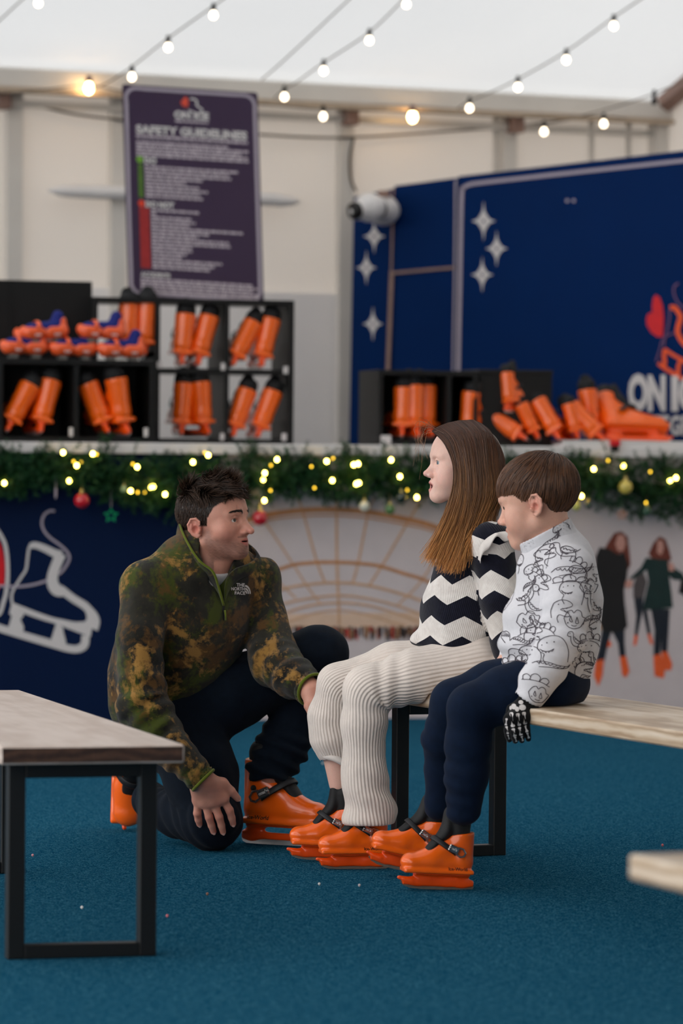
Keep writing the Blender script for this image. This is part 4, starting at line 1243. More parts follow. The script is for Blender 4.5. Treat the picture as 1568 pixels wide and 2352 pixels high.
SKM = {}
for kind, ad in (('kid', False), ('adult', True)):
    pts_ = skate_meshes(ad)
    SKM[kind] = {k: (mesh(k, v, f if isinstance(f, np.ndarray) else f, sm, [m]), (v, f)) for k, (v, f, m, sm) in pts_.items()}
    for side in (-1, 1):
        body, loop, knob, txt = buckle_parts(side)
        SKM[kind]['buckle', side] = mesh('buckle', *join([body, loop]), False, [M_chrome])
        SKM[kind]['knob', side] = mesh('buckle_knob', *knob, True, [M_chrome])
        SKM[kind]['btext', side] = mesh('buckle_lettering', *txt, False, [M_whiteprint])
        vv, ff = lettering_on(SKM[kind]['boot_shell'][1], 'Ice-World', side, -0.098, -0.028, SOLE + 0.014, 0.016)
        SKM[kind]['brand', side] = mesh('lettering', vv, ff, False, [M_blackink])
# a black rivet for the adult boot
RIV = mesh('ankle_rivet', *lathe([(0.0005, 0.003), (0.009, 0.002), (0.010, -0.004)], (0, 0, 0), 12, (1, 0, 0)), True, [M_liner])

def skate(label, pos, fwd, up, scale, kind='kid', group=None, detail=True, side=0, cat='ice skate', gauge=True):
    """one skate: pos = foot of the blade, fwd = toe direction, up = its own upward direction"""
    fwd = np.asarray(fwd, float); fwd /= np.linalg.norm(fwd)
    up = np.asarray(up, float); up -= fwd * (up @ fwd); up /= np.linalg.norm(up)
    rt = np.cross(fwd, up)
    t = thing('ice_skate', label, cat, pos, group)
    t.matrix_world = Matrix([[rt[i] * scale, fwd[i] * scale, up[i] * scale, pos[i]] for i in range(3)] + [[0, 0, 0, 1]])
    K = SKM[kind]; made = {}
    for k in ('boot_shell', 'padded_liner', 'blade_holder', 'blade', 'strap'):
        made[k] = link(bpy.data.objects.new(k, K[k][0]), t)
    if detail:
        for sd in ((side,) if side else (-1, 1)):
            b = link(bpy.data.objects.new('buckle', K['buckle', sd]), made['strap'])
            if side:
                made['b'] = b
                link(bpy.data.objects.new('buckle_knob', K['knob', sd]), made['strap'])
                link(bpy.data.objects.new('buckle_lettering', K['btext', sd]), made['strap'])
            link(bpy.data.objects.new('lettering', K['brand', sd]), made['boot_shell'])
            if kind == 'adult':
                r = link(bpy.data.objects.new('ankle_rivet', RIV), made['boot_shell']); r.location = (sd * 0.046, -0.078, SOLE + 0.105)
                if sd < 0: r.rotation_euler = (0, 0, math.pi)
    return t

def cub(px, py, v, fwd, up, sc, label, grp, kind='adult'):
    """skate with its heel end of the blade at the pixel on plane v of the counter frame; fwd/up given as (u, v, z)"""
    f = CF.u * fwd[0] + CF.v * fwd[1] + np.array((0, 0, fwd[2])); u = CF.u * up[0] + CF.v * up[1] + np.array((0, 0, up[2]))
    f = f / np.linalg.norm(f); u = u - f * (u @ f); u = u / np.linalg.norm(u)
    p = CF.pw(px, py, v) + f * 0.13 * sc
    return skate(label, p, f, u, sc, kind, grp, False)
gA, gB, gC, gD = 'skates in the low left shelf', 'skates in the six-cubby shelf', 'skates in the shelf by the booth', 'heap of skates on the counter'
IN = lambda a=0.0: (a, 1, 0.0)
for px, py, v, lean, yaw, lab, g, s_ in (
        (14, 995, 0.015, 0.55, 0, 'orange skate leaning right in the left cubby of the low shelf, left one', gA, 0.88), (92, 999, 0.02, 0.28, -0.1, 'orange skate in the left cubby of the low shelf, right one', gA, 0.90),
        (252, 999, 0.02, -0.40, 0, 'orange skate leaning left in the right cubby of the low shelf', gA, 0.88), (298, 1003, 0.015, -0.16, -0.35, 'upright orange skate in the right cubby of the low shelf', gA, 0.94),
        (300, 822, 0.295, 0.02, 0, 'orange skate behind the small skates in the upper left cubby, left one', gB, 0.88), (331, 822, 0.295, 0.06, 0.2, 'orange skate behind the small skates in the upper left cubby, right one', gB, 0.90),
        (416, 844, 0.295, 0.10, 0.15, 'orange skate in the upper middle cubby, left one', gB, 0.88), (454, 844, 0.295, 0.28, 0, 'orange skate leaning right in the upper middle cubby, right one', gB, 0.88),
        (532, 844, 0.295, 0.55, 0, 'orange skate leaning far right in the upper right cubby, left one', gB, 0.86), (600, 848, 0.295, 0.25, 0, 'orange skate in the upper right cubby, right one', gB, 0.86),
        (416, 1004, 0.295, 0.08, 0.1, 'orange skate in the lower middle cubby, left one', gB, 0.88), (480, 1004, 0.295, -0.06, -0.4, 'orange skate in the lower middle cubby, right one', gB, 0.90),
        (534, 1008, 0.295, 0.36, 0, 'orange skate in the lower right cubby, left one', gB, 0.86), (590, 1010, 0.295, 0.38, 0.05, 'orange skate leaning right in the lower right cubby, right one', gB, 0.86),
        (922, 1008, 0.07, 0.04, 0.3, 'narrow orange skate at the left in the shelf by the booth', gC, 0.84), (962, 1009, 0.07, 0.03, -0.25, 'orange skate in the middle of the shelf by the booth', gC, 0.88),
        (994, 1009, 0.10, 0.04, -0.5, 'orange skate right of the middle in the shelf by the booth', gC, 0.88), (1062, 1012, 0.08, 0.1, 1.2, 'orange skate standing alone in the right cubby above the girl', gC, 0.80)):
    cub(px, py, v, (yaw, 1, 0), (lean, 0.0, 1), s_, lab, g)
# the heap of boots at the right
for px, py, v, f, u, s_, lab in (
        (1160, 948, 0.06, (1, 0.5, 0.05), (-0.10, 0.1, 1), 0.66, 'orange skate on top of the heap, behind the girl'),
        (1212, 1010, 0.01, (0.45, 1, -0.1), (-0.85, 0.15, 0.55), 0.78, 'orange skate lying at the left of the heap, cuff to the left'),
        (1240, 1010, 0.03, (0.1, 1, -0.1), (-0.42, 0.1, 0.9), 0.66, 'orange skate squeezed second from the left in the heap'),
        (1286, 1013, 0.00, (0.60, 1, -0.05), (-0.52, 0.2, 0.86), 0.80, 'orange skate leaning left in the middle of the heap'),
        (1330, 1010, 0.02, (0.1, 1, -0.1), (-0.22, 0.1, 1), 0.62, 'narrow orange skate between the two halves of the heap'),
        (1362, 1008, 0.09, (0.3, 1, 0.0), (-0.10, 0.1, 1), 0.82, 'orange skate standing behind in the heap, above the boy'),
        (1392, 1014, -0.01, (0.35, 1, -0.1), (-0.70, 0.1, 0.7), 0.84, 'orange skate leaning left, front of the heap'),
        (1396, 1016, 0.03, (1, 0.05, -0.02), (-0.26, 0.72, 0.70), 1.06, 'large orange skate lying with its toe to the right edge')):
    cub(px, py, v + 0.02, f, u, s_, lab, gD)

# small two-part strap-on skates on top of the low shelf
M_blue = mat('blue_padding', (18, 30, 112), 0.75, 0.15, 60, bump=0.1)
M_wheel = mat('grey_runner', (120, 116, 112), 0.4, 0.1, 30, metal=0.5)
M_softor = mat('soft_orange_plastic', (255, 100, 48), 0.35, 0.05, 8, spec=0.5, coat=0.2)
def bob_meshes():
    out = {}
    for nm, y0, y1, hgt in (('toe_half', 0.005, 0.085, 0.045), ('heel_half', -0.085, 0.0, 0.06)):
        s = Solid()
        s.fcone((0, y0 + 0.02, 0.045), (0, y1 - 0.025, 0.045), 0.036, 0.036, (0, 0, 1), 0.9, 0.0)
        if nm == 'heel_half': s.cone((0, -0.062, 0.05), (0, -0.070, 0.082), 0.028, 0.024, 0.012)
        else: s.cone((0, 0.070, 0.046), (0, 0.086, 0.052), 0.022, 0.016, 0.014)
        s.plane((0, 0, 0.014), (0, 0, -1), 0.003)
        s.plane((0, 0.0, 0.058 + (0.012 if nm == 'toe_half' else 0.02)), (0, 0.25 if nm == 'heel_half' else -0.35, 1), 0.003)
        s.cone((0, y0 + 0.02, 0.060), (0, y1 - 0.025, 0.062), 0.026, 0.026, 0.003, op='s')
        V, F = s.mesh(0.0034); out[nm] = mesh(nm, V, F, True, [M_softor])
    s = Solid()
    s.fcone((0, -0.045, 0.066), (0, 0.05, 0.060), 0.030, 0.030, (0, 0, 1), 0.7, 0.0)
    s.cone((0, -0.050, 0.068), (0, -0.060, 0.104), 0.026, 0.023, 0.01)
    V, F = s.mesh(0.004); out['blue_padding'] = mesh('blue_padding', V, F, True, [M_blue])
    out['runner'] = mesh('runner', *box((0, 0, 0.0), (0.004, 0.03, 0.018), None, 0.0015), False, [M_wheel])
    v, f = join([plate([(a, 0.028), (a + 0.006, 0.028), (a + 0.006, 0.036), (a, 0.036)], lambda y, z, t, sd=sd: np.array((sd * (0.0362 + t), y, z)), 0.0006) for sd in (-1, 1) for a in (-0.055, -0.046, -0.037, 0.025, 0.034, 0.043)])
    out['marks'] = mesh('side_marks', v, f, False, [M_whiteprint])
    th = np.linspace(0, math.pi, 12)
    v, f = sweep([(0.036 * math.cos(a), 0.03, 0.055 + 0.034 * math.sin(a)) for a in th], 0.009, 6, True, 0.2, ref=(0, 1, 0)); out['strap'] = mesh('strap', v, f, True, [M_softor])
    out['buckle'] = mesh('buckle', *lathe([(0.001, 0.006), (0.007, 0.004), (0.007, -0.004)], (0.03, -0.07, 0.07), 8, (0.8, -0.4, 0.3)), True, [M_whiteprint])
    return out
BOB = bob_meshes()
def bob(label, px, py, v, fwd, up, sc):
    f = CF.u * fwd[0] + CF.v * fwd[1] + np.array((0, 0, fwd[2])); u = CF.u * up[0] + CF.v * up[1] + np.array((0, 0, up[2]))
    f = f / np.linalg.norm(f); u = u - f * (u @ f); u = u / np.linalg.norm(u); r = np.cross(f, u)
    pos = CF.pw(px, py, v)
    t = thing('strap_on_skate', label, 'ice skate', pos, 'small strap-on skates on the low shelf')
    t.matrix_world = Matrix([[r[i] * sc, f[i] * sc, u[i] * sc, pos[i]] for i in range(3)] + [[0, 0, 0, 1]])
    a = link(bpy.data.objects.new('toe_half', BOB['toe_half']), t); b = link(bpy.data.objects.new('heel_half', BOB['heel_half']), t)
    link(bpy.data.objects.new('blue_padding', BOB['blue_padding']), t); link(bpy.data.objects.new('strap', BOB['strap']), t)
    link(bpy.data.objects.new('side_marks', BOB['marks']), t)['kind'] = 'stuff'; link(bpy.data.objects.new('buckle', BOB['buckle']), t)
    for x in (-0.018, 0.018):
        for y, par in ((0.045, a), (-0.05, b)):
            o = link(bpy.data.objects.new('runner', BOB['runner']), par); o.location = (x, y, 0.007)
for lab, px, py, v, f, u, s_ in (
        ('small orange and blue strap-on skate at the left end of the pile', 55, 822, 0.08, (-1, -0.15, 0.0), (0, 0, 1), 0.98), ('small strap-on skate in the middle of the bottom row', 168, 826, 0.08, (-1, -0.12, 0.0), (0.03, 0, 1), 0.98),
        ('small strap-on skate at the right end of the bottom row', 278, 829, 0.07, (-1, -0.15, 0.0), (0.05, 0, 1), 1.0), ('small strap-on skate on top of the pile, left', 103, 787, 0.08, (-1, -0.1, -0.06), (0.02, 0, 1), 0.98),
        ('small strap-on skate on top of the pile, right', 232, 787, 0.08, (-1, -0.1, 0.02), (0.05, 0, 1), 1.0), ('small strap-on skate at the back of the pile, strap standing up', 84, 797, 0.22, (-1, 0.1, 0.1), (0, 0, 1), 0.95)):
    bob(lab, px, py, v, f, u, s_)
# ------------------------------------------------------------------ tools for the people
def basis(fwd, pitch=0.0, roll=0.0):
    """rows: right, forward, up of a head or body; pitch > 0 looks up, roll > 0 tilts to its right"""
    f = np.array((fwd[0], fwd[1], 0.0)); f /= np.linalg.norm(f)
    u = np.array((0, 0, 1.0)); r = np.cross(f, u)
    a = math.radians(pitch); f2 = f * math.cos(a) + u * math.sin(a); u2 = u * math.cos(a) - f * math.sin(a)
    b = math.radians(roll); r3 = r * math.cos(b) - u2 * math.sin(b); u3 = u2 * math.cos(b) + r * math.sin(b)
    return np.array((r3, f2, u3))

class Head:
    def __init__(s, o, B, sc, zs=1.0): s.o = np.asarray(o, float); s.B = B; s.sc = sc; s.zs = zs
    def w(s, p):
        p = np.array(p, float)
        p[..., 2] = np.where(p[..., 2] < 0, p[..., 2] * s.zs, p[..., 2])
        return s.o + (p * s.sc) @ s.B
    def loc(s, V):
        L = (V - s.o) @ s.B.T / s.sc
        L[:, 2] = np.where(L[:, 2] < 0, L[:, 2] / s.zs, L[:, 2])
        return L

def head_solid(S, H, jaw=1.0, nose=1.0, child=False, open_=0.0, cheek=0.0, brow=1.0):
    w, sc, B = H.w, H.sc, H.B
    def ell(c, r, k=0.02, op='u'): S.ell(w(c), np.array(r) * sc, B, k * sc, op)
    def cone(a, b, ra, rb, k=0.02, op='u'): S.cone(w(a), w(b), ra * sc, rb * sc, k * sc, op)
    ell((0, -0.010, 0.036), (0.0755, 0.098, 0.083), 0)
    ell((0, 0.029, 0.018), (0.067, 0.068, 0.078), 0.03)
    ell((0, 0.034, -0.045), (0.054 * jaw, 0.052, 0.062), 0.03)
    for sx in (-1, 1):
        cone((sx * 0.054 * jaw, 0.004, -0.062), (sx * 0.018 * jaw, 0.070, -0.100), 0.018, 0.016, 0.03)
        ell((sx * 0.043, 0.056, -0.030), (0.026, 0.026, 0.024), 0.022)
        if child: ell((sx * 0.040, 0.052, -0.055), (0.026 + cheek, 0.030, 0.026), 0.025)
        cone((sx * 0.015, 0.0890, 0.0195), (sx * 0.046, 0.0735, 0.0190), 0.0095 * brow, 0.0085 * brow, 0.012)
    ell((0, 0.074, -0.098), (0.021 * jaw, 0.019, 0.018), 0.02)
    ell((0, 0.070, -0.068), (0.028, 0.026, 0.022), 0.02)
    # eye sockets, lids
    for sx in (-1, 1):
        ell((sx * 0.0310, 0.1015, 0.0010), (0.0190, 0.0240, 0.0128), 0.008, 's')
        up = [(sx * 0.0160, 0.0830, -0.0010), (sx * 0.023, 0.0868, 0.0066), (sx * 0.032, 0.0868, 0.0082), (sx * 0.041, 0.0815, 0.0056), (sx * 0.0475, 0.0735, -0.0015)]
        lo = [(sx * 0.0160, 0.0830, -0.0020), (sx * 0.025, 0.0862, -0.0078), (sx * 0.034, 0.0845, -0.0088), (sx * 0.0475, 0.0735, -0.0030)]
        for ch, r in ((up, 0.0026), (lo, 0.0022)):
            for i in range(len(ch) - 1): cone(ch[i], ch[i + 1], r, r, 0.0035)
    # nose
    if child:
        cone((0, 0.0835, 0.002), (0, 0.0955, -0.022), 0.0080, 0.0085, 0.014)
        cone((0, 0.0955, -0.022), (0, 0.1035 + 0.0125 * nose, -0.0350), 0.0080, 0.0092, 0.010)
    else:
        cone((0, 0.0855, 0.006), (0, 0.099 + 0.004 * nose, -0.024), 0.0085, 0.0095, 0.014)
        cone((0, 0.099, -0.022), (0, 0.1035 + 0.0125 * nose, -0.0375), 0.0085, 0.0098, 0.010)
    for sx in (-1, 1):
        ell((sx * 0.0125, 0.0985, -0.0405), (0.0078, 0.0105, 0.0070), 0.007)
        ell((sx * 0.0065, 0.1045, -0.0490), (0.0034, 0.0058, 0.0036), 0.003, 's')
    # mouth
    o = 0.0045 * open_
    for sx in (-1, 1):
        cone((0, 0.0922, -0.0625), (sx * 0.0205, 0.0825, -0.0675), 0.0066, 0.0035, 0.007)
        cone((0, 0.0898, -0.0755 - 2 * o), (sx * 0.0190, 0.0820, -0.0695 - o), 0.0070, 0.0035, 0.007)
    ell((0, 0.0965, -0.0688 - o), (0.0185, 0.014, 0.0010 + 1.5 * o), 0.002, 's')
    cone((0, 0.0885, -0.0860 - 2 * o), (0, 0.0885, -0.0860 - 2 * o), 0.004, 0.004, 0.008, 's')
    # ears
    for sx in (-1, 1):
        c = np.array((sx * 0.0765, -0.012, -0.014))
        S.ell(w(c + (sx * 0.003, 0, 0)), np.array((0.0070, 0.0170, 0.0262)) * sc, rot_rows(B, sx * 22), 0.005 * sc)
        rim = [(0.001, 0.016, 0.004), (0.004, 0.016, 0.020), (0.008, 0.006, 0.031), (0.012, -0.010, 0.030), (0.0145, -0.020, 0.014), (0.0125, -0.019, -0.006), (0.008, -0.010, -0.023), (0.004, 0.004, -0.032), (0.001, 0.011, -0.026)]
        rim = [c + (sx * a * 0.9, b * 0.88, d * 0.88) for a, b, d in rim]
        for i in range(len(rim) - 1): cone(rim[i], rim[i + 1], 0.0034, 0.0034 if i < 6 else 0.0046, 0.0025)
        ell(c + (sx * 0.0125, 0.001, -0.005), (0.0105, 0.0085, 0.0120), 0.002, 's')
        ell(c + (sx * 0.0150, -0.002, 0.014), (0.0085, 0.0085, 0.0085), 0.002, 's')
        cone(c + (sx * 0.0105, -0.012, -0.002), c + (sx * 0.0105, -0.008, 0.012), 0.0026, 0.0026, 0.002)
        cone(c + (sx * 0.006, 0.014, -0.008), c + (sx * 0.006, 0.012, -0.014), 0.0045, 0.0040, 0.004)

def rot_rows(B, deg):
    """the head's axes turned about its up axis"""
    a = math.radians(deg)
    r, f, u = B
    return np.array((r * math.cos(a) + f * math.sin(a), f * math.cos(a) - r * math.sin(a), u))

def skin_color(L, base, lip, open_=0.0, red=0.10, beard=None, browc=None, seed=1):
    """the skin's own colours from head-local positions"""
    c = np.tile(np.array(base), (len(L), 1))
    x, y, z = L.T
    o = 0.0045 * open_
    def blob(cx, cy, cz, r): return np.exp(-(((np.abs(x) - cx) ** 2 + (y - cy) ** 2 + (z - cz) ** 2) / (r * r)))
    rd = np.clip(blob(0.042, 0.065, -0.04, 0.03) * 0.8 + blob(0, 0.112, -0.038, 0.014) * 0.9 + blob(0.088, -0.012, -0.014, 0.028) * 0.9, 0, 1)[:, None] * red
    c = c * (1 - rd * np.array((0.1, 1.6, 1.5)))
    c *= 1 + 0.03 * wob(L, 260, seed)[:, None]
    ax = np.clip(np.abs(x) / 0.0215, 0, 1)
    up = -0.0575 - 0.0085 * ax ** 1.5; dn = -0.0835 - 2 * o + (0.0135 + 1.3 * o) * ax ** 2
    lipm = np.clip((up - z) / 0.0015, 0, 1) * np.clip((z - dn) / 0.0015, 0, 1) * (np.abs(x) < 0.0215) * (y > 0.078)
    c = c * (1 - lipm[:, None] * 0.8) + np.array(lip) * lipm[:, None] * 0.8
    ci = np.clip(blob(0.080, -0.010, -0.014, 0.014), 0, 1)[:, None] * 0.35
    c = c * (1 - ci * np.array((0.35, 0.9, 0.9)))
    inside = (np.abs(z + 0.0688 + o) < 0.0013 + 1.5 * o) & (np.abs(x) < 0.017) & (y > 0.07) & (y < 0.0905 + (0.0 if open_ else 0.002))
    c[inside] = np.array(lin((78, 22, 22)))
    if beard is not None:
        jawline = np.clip((-0.040 - z) / 0.02, 0, 1) * np.clip((y - (0.000)) / 0.02, 0, 1) * np.clip((z + 0.128) / 0.012, 0, 1) * np.clip(1 - (y - 0.03) / 0.05 * np.clip((z + 0.075) / 0.03, 0, 1), 0, 1)
        side = np.clip((-0.008 - z) / 0.02, 0, 1) * np.clip(1 - np.abs(y - 0.016) / 0.022, 0, 1) * (np.abs(x) > 0.05)
        must = np.clip(1 - np.abs(z + 0.0545) / 0.006, 0, 1) * (np.abs(x) < 0.027) * (y > 0.08)
        b = np.clip(np.maximum(np.maximum(jawline, side * 0.9), must) * (1 - lipm), 0, 1)
        b = np.clip(b * (0.55 + 0.10 * wob(L, 700, 5)), 0, 0.7)[:, None]
        c = c * (1 - b) + np.array(beard) * b
    return c

def eye_object(H, sx, iris, look, parent, r=0.0148):
    c = np.array((sx * 0.0312, 0.0724, -0.0004))
    th = np.linspace(0, math.pi, 15); k = 20
    lk = np.asarray(look, float); lk /= np.linalg.norm(lk)
    a = np.cross(lk, (0, 0, 1)); a /= np.linalg.norm(a); b = np.cross(a, lk)
    V, C = [], []
    th = np.array([0, 0.10, 0.18, 0.20, 0.32, 0.41, 0.44, 0.55, 0.9, 1.3, 1.8, 2.4, 3.14])
    for t in th:
        for q in range(k):
            p = 2 * math.pi * q / k
            V.append(H.w(c + r * (lk * math.cos(t) + math.sin(t) * (a * math.cos(p) + b * math.sin(p)))))
            C.append((0.004,) * 3 if t < 0.19 else (np.array(iris) * (0.55 if t > 0.36 else 1.0) if t < 0.43 else lin((214, 204, 198))))
    F = [(i * k + q, i * k + (q + 1) % k, (i + 1) * k + (q + 1) % k, (i + 1) * k + q) for i in range(len(th) - 1) for q in range(k)]
    return obj('eye', V, np.array(F), attr_mat('eye_surface', 0.08, 0.6, fine=0.0), parent, True, col=np.array(C))

def strands(paths, r0, r1, c0, c1, jitter=0.15, seed=2, gamma=1.0):
    """hairs as thin three-sided tubes. paths (N, M, 3)"""
    paths = np.asarray(paths, float); N, M, _ = paths.shape
    g = np.random.default_rng(seed)
    tg = np.gradient(paths, axis=1); tg /= np.linalg.norm(tg, axis=2)[..., None] + 1e-12
    ref = g.normal(size=(N, 1, 3))
    a = np.cross(tg, ref); a /= np.linalg.norm(a, axis=2)[..., None] + 1e-12
    b = np.cross(tg, a)
    t = np.linspace(0, 1, M); r = (r0 + (r1 - r0) * t)[None, :, None]
    V = np.stack([paths + r * (a * math.cos(p) + b * math.sin(p)) for p in (0, 2.094, 4.189)], 2)   # N M 3 3
    base = (np.arange(N)[:, None] * M + np.arange(M - 1)[None]) * 3
    F = []
    for q in range(3):
        p = (q + 1) % 3
        F.append(np.stack((base + q, base + p, base + 3 + p, base + 3 + q), -1).reshape(-1, 4))
    tt = (t ** gamma)[None, :, None, None]
    col = (np.array(c0) * (1 - tt) + np.array(c1) * tt) * (1 + jitter * g.normal(size=(N, 1, 1, 1)))
    col = np.clip(np.broadcast_to(col, (N, M, 3, 3)), 0.001, 1)
    return V.reshape(-1, 3), np.concatenate(F), col.reshape(-1, 3)

def hair_mat(name, rough=0.5, spec=0.25):
    return attr_mat(name, rough, spec, fine=0.12, fscale=700)

def hand_solid(S, wrist, knuckles, pips, tips, thumb, rw, rp, rf, k=0.008):
    """wrist point, four knuckles, four middle joints, four tips, three thumb points"""
    kn = np.array(knuckles); wrist = np.asarray(wrist, float)
    for i in range(4):
        S.cone(wrist + (kn[i] - kn.mean(0)) * 0.45, kn[i], rw, rp, k * 2.2)
        if i < 3: S.cone(kn[i], kn[i + 1], rp * 0.98, rp * 0.98, k)
        S.cone(kn[i], pips[i], rf * 1.10, rf * 1.02, k * 0.55)
        mid = (np.array(pips[i]) + np.array(tips[i])) / 2 + (np.array(pips[i]) - kn[i]) * 0.06
        S.cone(pips[i], mid, rf * 1.05, rf * 0.92, k * 0.4)
        S.cone(mid, tips[i], rf * 0.94, rf * 0.80, k * 0.4)
    th = [np.asarray(p, float) for p in thumb]
    S.cone(wrist * 0.5 + th[0] * 0.5, th[0], rw * 0.9, rf * 1.5, k * 2)
    S.cone(th[0], th[1], rf * 1.5, rf * 1.15, k)
    S.cone(th[1], th[2], rf * 1.15, rf * 0.88, k * 0.5)

class Proj:
    """lays flat print on a garment: follows the sight line to the cloth and stands a hair proud of it"""
    def __init__(s, V, F):
        s.b = BVHTree.FromPolygons([tuple(map(float, v)) for v in V], [tuple(map(int, f)) for f in F])
    def hit(s, x, y, off):
        d = Vector(ray(x, y)).normalized()
        h = s.b.ray_cast(Vector(CAMP), d)
        if h[0] is None: return None
        n = h[1]
        if n.dot(d) > 0: n = -n
        return np.array(h[0] + n * off)
    def ribbon(s, pts, wpx, off=0.0009, step=3.0, closed=False):
        p = np.asarray(pts, float)
        if closed: p = np.vstack((p, p[:1]))
        L = np.linalg.norm(np.diff(p, axis=0), axis=1).sum()
        n = max(4, int(L / step))
        q = catmull(p, n) if len(p) > 2 else np.linspace(p[0], p[1], n)
        t = np.gradient(q, axis=0); t /= np.linalg.norm(t, axis=1)[:, None] + 1e-9
        nr = np.stack((-t[:, 1], t[:, 0]), 1) * wpx / 2
        V, F, prev = [], [], None
        for a, b in zip(q + nr, q - nr):
            A, B = s.hit(*a, off), s.hit(*b, off)
            if A is None or B is None: prev = None; continue
            V += [A, B]; i = len(V) - 2
            if prev is not None and np.linalg.norm(V[prev] - A) < 0.03: F.append((prev, i, i + 1, prev + 1))
            prev = i
        return V, F
    def patch(s, poly, off=0.001):
        tr = ear_clip(poly)
        V = [s.hit(x, y, off) for x, y in poly]
        if any(v is None for v in V): return [], []
        return V, [tuple(t) for t in tr]
    def text(s, word, x, y, w, h, slant=0.0, off=0.001, weight=0.03, rise=0.0):
        v, f = text2d(word, 1.0, weight); v = v - v.min(0); v = v / v.max(0)
        V = [s.hit(x + a * w + slant * b * h, y - b * h + rise * a * w, off) for a, b in v]
        if any(q is None for q in V): return [], []
        return V, f
def joinl(parts):
    V, F = [], []
    for v, f in parts:
        n = len(V); V += list(v); F += [tuple(i + n for i in q) for q in f]
    return np.array(V), F
# ------------------------------------------------------------------ the kneeling man
D0m = 10.45; PM = D0m / FPX
def qm(x, y, dy=0.0): return P(x, y, D0m + dy)
man = thing('person', 'man in camouflage fleece and dark jeans kneeling on one knee, looking right', 'person', np.array((*qm(470, 1955, 0)[:2], 0)))
HM = Head(qm(490, 1199, -0.02), basis((0.885, -0.465), 5, 2), 0.965, 0.87)
def col3(c): return np.array(lin(c))

def camo_mat():
    t = NT('camouflage_fleece')
    v = t.coord('Object')
    n1 = t.noise(v, 7.5, 5, 0.62, 0.4); n2 = t.noise(t.coord('Object', (1, 1, 1), (0.6, 0.2, 1.1)), 9.0, 5, 0.66, 0.5); n3 = t.noise(v, 60, 3, 0.6); n4 = t.noise(v, 1100, 2, 0.6)
    k3 = t.math('MULTIPLY', t.math('SUBTRACT', n3, 0.5), 0.30)
    a = t.math('ADD', n1, k3); b = t.math('ADD', n2, k3)
    g = t.math('ADD', t.noise(t.coord('Object', (1, 1, 1), (1.3, 0.7, 0.2)), 11.0, 5, 0.65, 0.4), k3)
    c = t.ramp(t.noise(v, 6.0, 5, 0.65), [(0.38, lin((15, 14, 11))), (0.62, lin((48, 45, 34)))])
    c = t.mix(t.ramp(a, [(0.49, (0, 0, 0)), (0.60, (1, 1, 1))]), c, lin((60, 68, 13)))
    c = t.mix(t.ramp(g, [(0.52, (0, 0, 0)), (0.62, (0.85, 0.85, 0.85))]), c, lin((92, 62, 23)))
    c = t.mix(t.ramp(b, [(0.56, (0, 0, 0)), (0.66, (1, 1, 1))]), c, lin((152, 112, 55)))
    t.color(c); t.set(Roughness=0.95, Specular_IOR_Level=0.1, Sheen_Weight=0.14, Sheen_Roughness=0.6)
    t.bump(t.math('ADD', t.math('MULTIPLY', n4, 0.6), t.math('MULTIPLY', n3, 0.4)), 0.5, 0.003)
    return t.m
def cloth_mat(name, rgb, var=0.25, sc=60, weave=900, bump=0.25, sheen=0.15):
    t = NT(name); v = t.coord('Object'); c = lin(rgb)
    n = t.noise(v, sc, 4, 0.6); n2 = t.noise(v, weave, 2)
    t.color(t.ramp(t.math('ADD', t.math('MULTIPLY', n, 0.6), t.math('MULTIPLY', n2, 0.4)), [(0.35, tuple(x * (1 - var) for x in c)), (0.65, tuple(x * (1 + var) for x in c))]))
    t.set(Roughness=0.9, Specular_IOR_Level=0.15, Sheen_Weight=sheen)
    t.bump(n2, bump, 0.0015)
    return t.m
M_camo = camo_mat(); M_jeans = cloth_mat('dark_jeans', (8, 18, 30), sheen=0.02); M_lime = cloth_mat('lime_trim', (92, 102, 26), 0.15); M_tee = cloth_mat('white_jersey', (216, 212, 212), 0.05)
M_skin = attr_mat('skin', 0.48, 0.4, sss=0.25, fine=0.05, fscale=500, bump=0.08)

FM = np.array((0.57, -0.82, 0.0))
rarm = [qm(340, 1345, -0.09), qm(322, 1470, -0.15), qm(328, 1618, -0.18), qm(398, 1722, -0.21), qm(460, 1785, -0.215)]
rr = [0.066, 0.062, 0.066, 0.049, 0.037]
larm = [qm(598, 1330, 0.10), qm(606, 1420, 0.07), qm(628, 1518, 0.0), qm(674, 1556, -0.08), qm(712, 1581, -0.14)]
lr = [0.056, 0.054, 0.066, 0.054, 0.044]
jk = Solid()
jk.fcone(qm(402, 1625, 0.12), qm(412, 1510, 0.08), 0.160, 0.164, FM, 0.74, 0)
jk.fcone(qm(412, 1510, 0.08), qm(440, 1395, 0.02), 0.164, 0.166, FM, 0.74, 0.04)
jk.fcone(qm(440, 1395, 0.02), qm(462, 1312, 0.0), 0.166, 0.118, FM, 0.76, 0.05)
jk.fcone(qm(330, 1570, 0.20), qm(345, 1450, 0.14), 0.095, 0.090, FM, 0.9, 0.06)      # blouse of the back
jk.fcone(qm(318, 1625, 0.16), qm(330, 1560, 0.18), 0.070, 0.085, FM, 0.9, 0.05)
jk.cone(qm(455, 1305, 0.0), rarm[0], 0.074, 0.064, 0.05); jk.cone(qm(470, 1300, 0.01), larm[0], 0.074, 0.054, 0.05)
jk.cone(qm(455, 1295, 0.02), qm(468, 1270, 0.02), 0.080, 0.062, 0.03)
jk.chain(rarm, rr, 0.022); jk.chain(larm, lr, 0.022)
jk.plane(qm(459, 1787, -0.215) + np.array((0.004, 0, -0.003)), np.array(rarm[4]) - np.array(rarm[3]), 0.004) if False else None
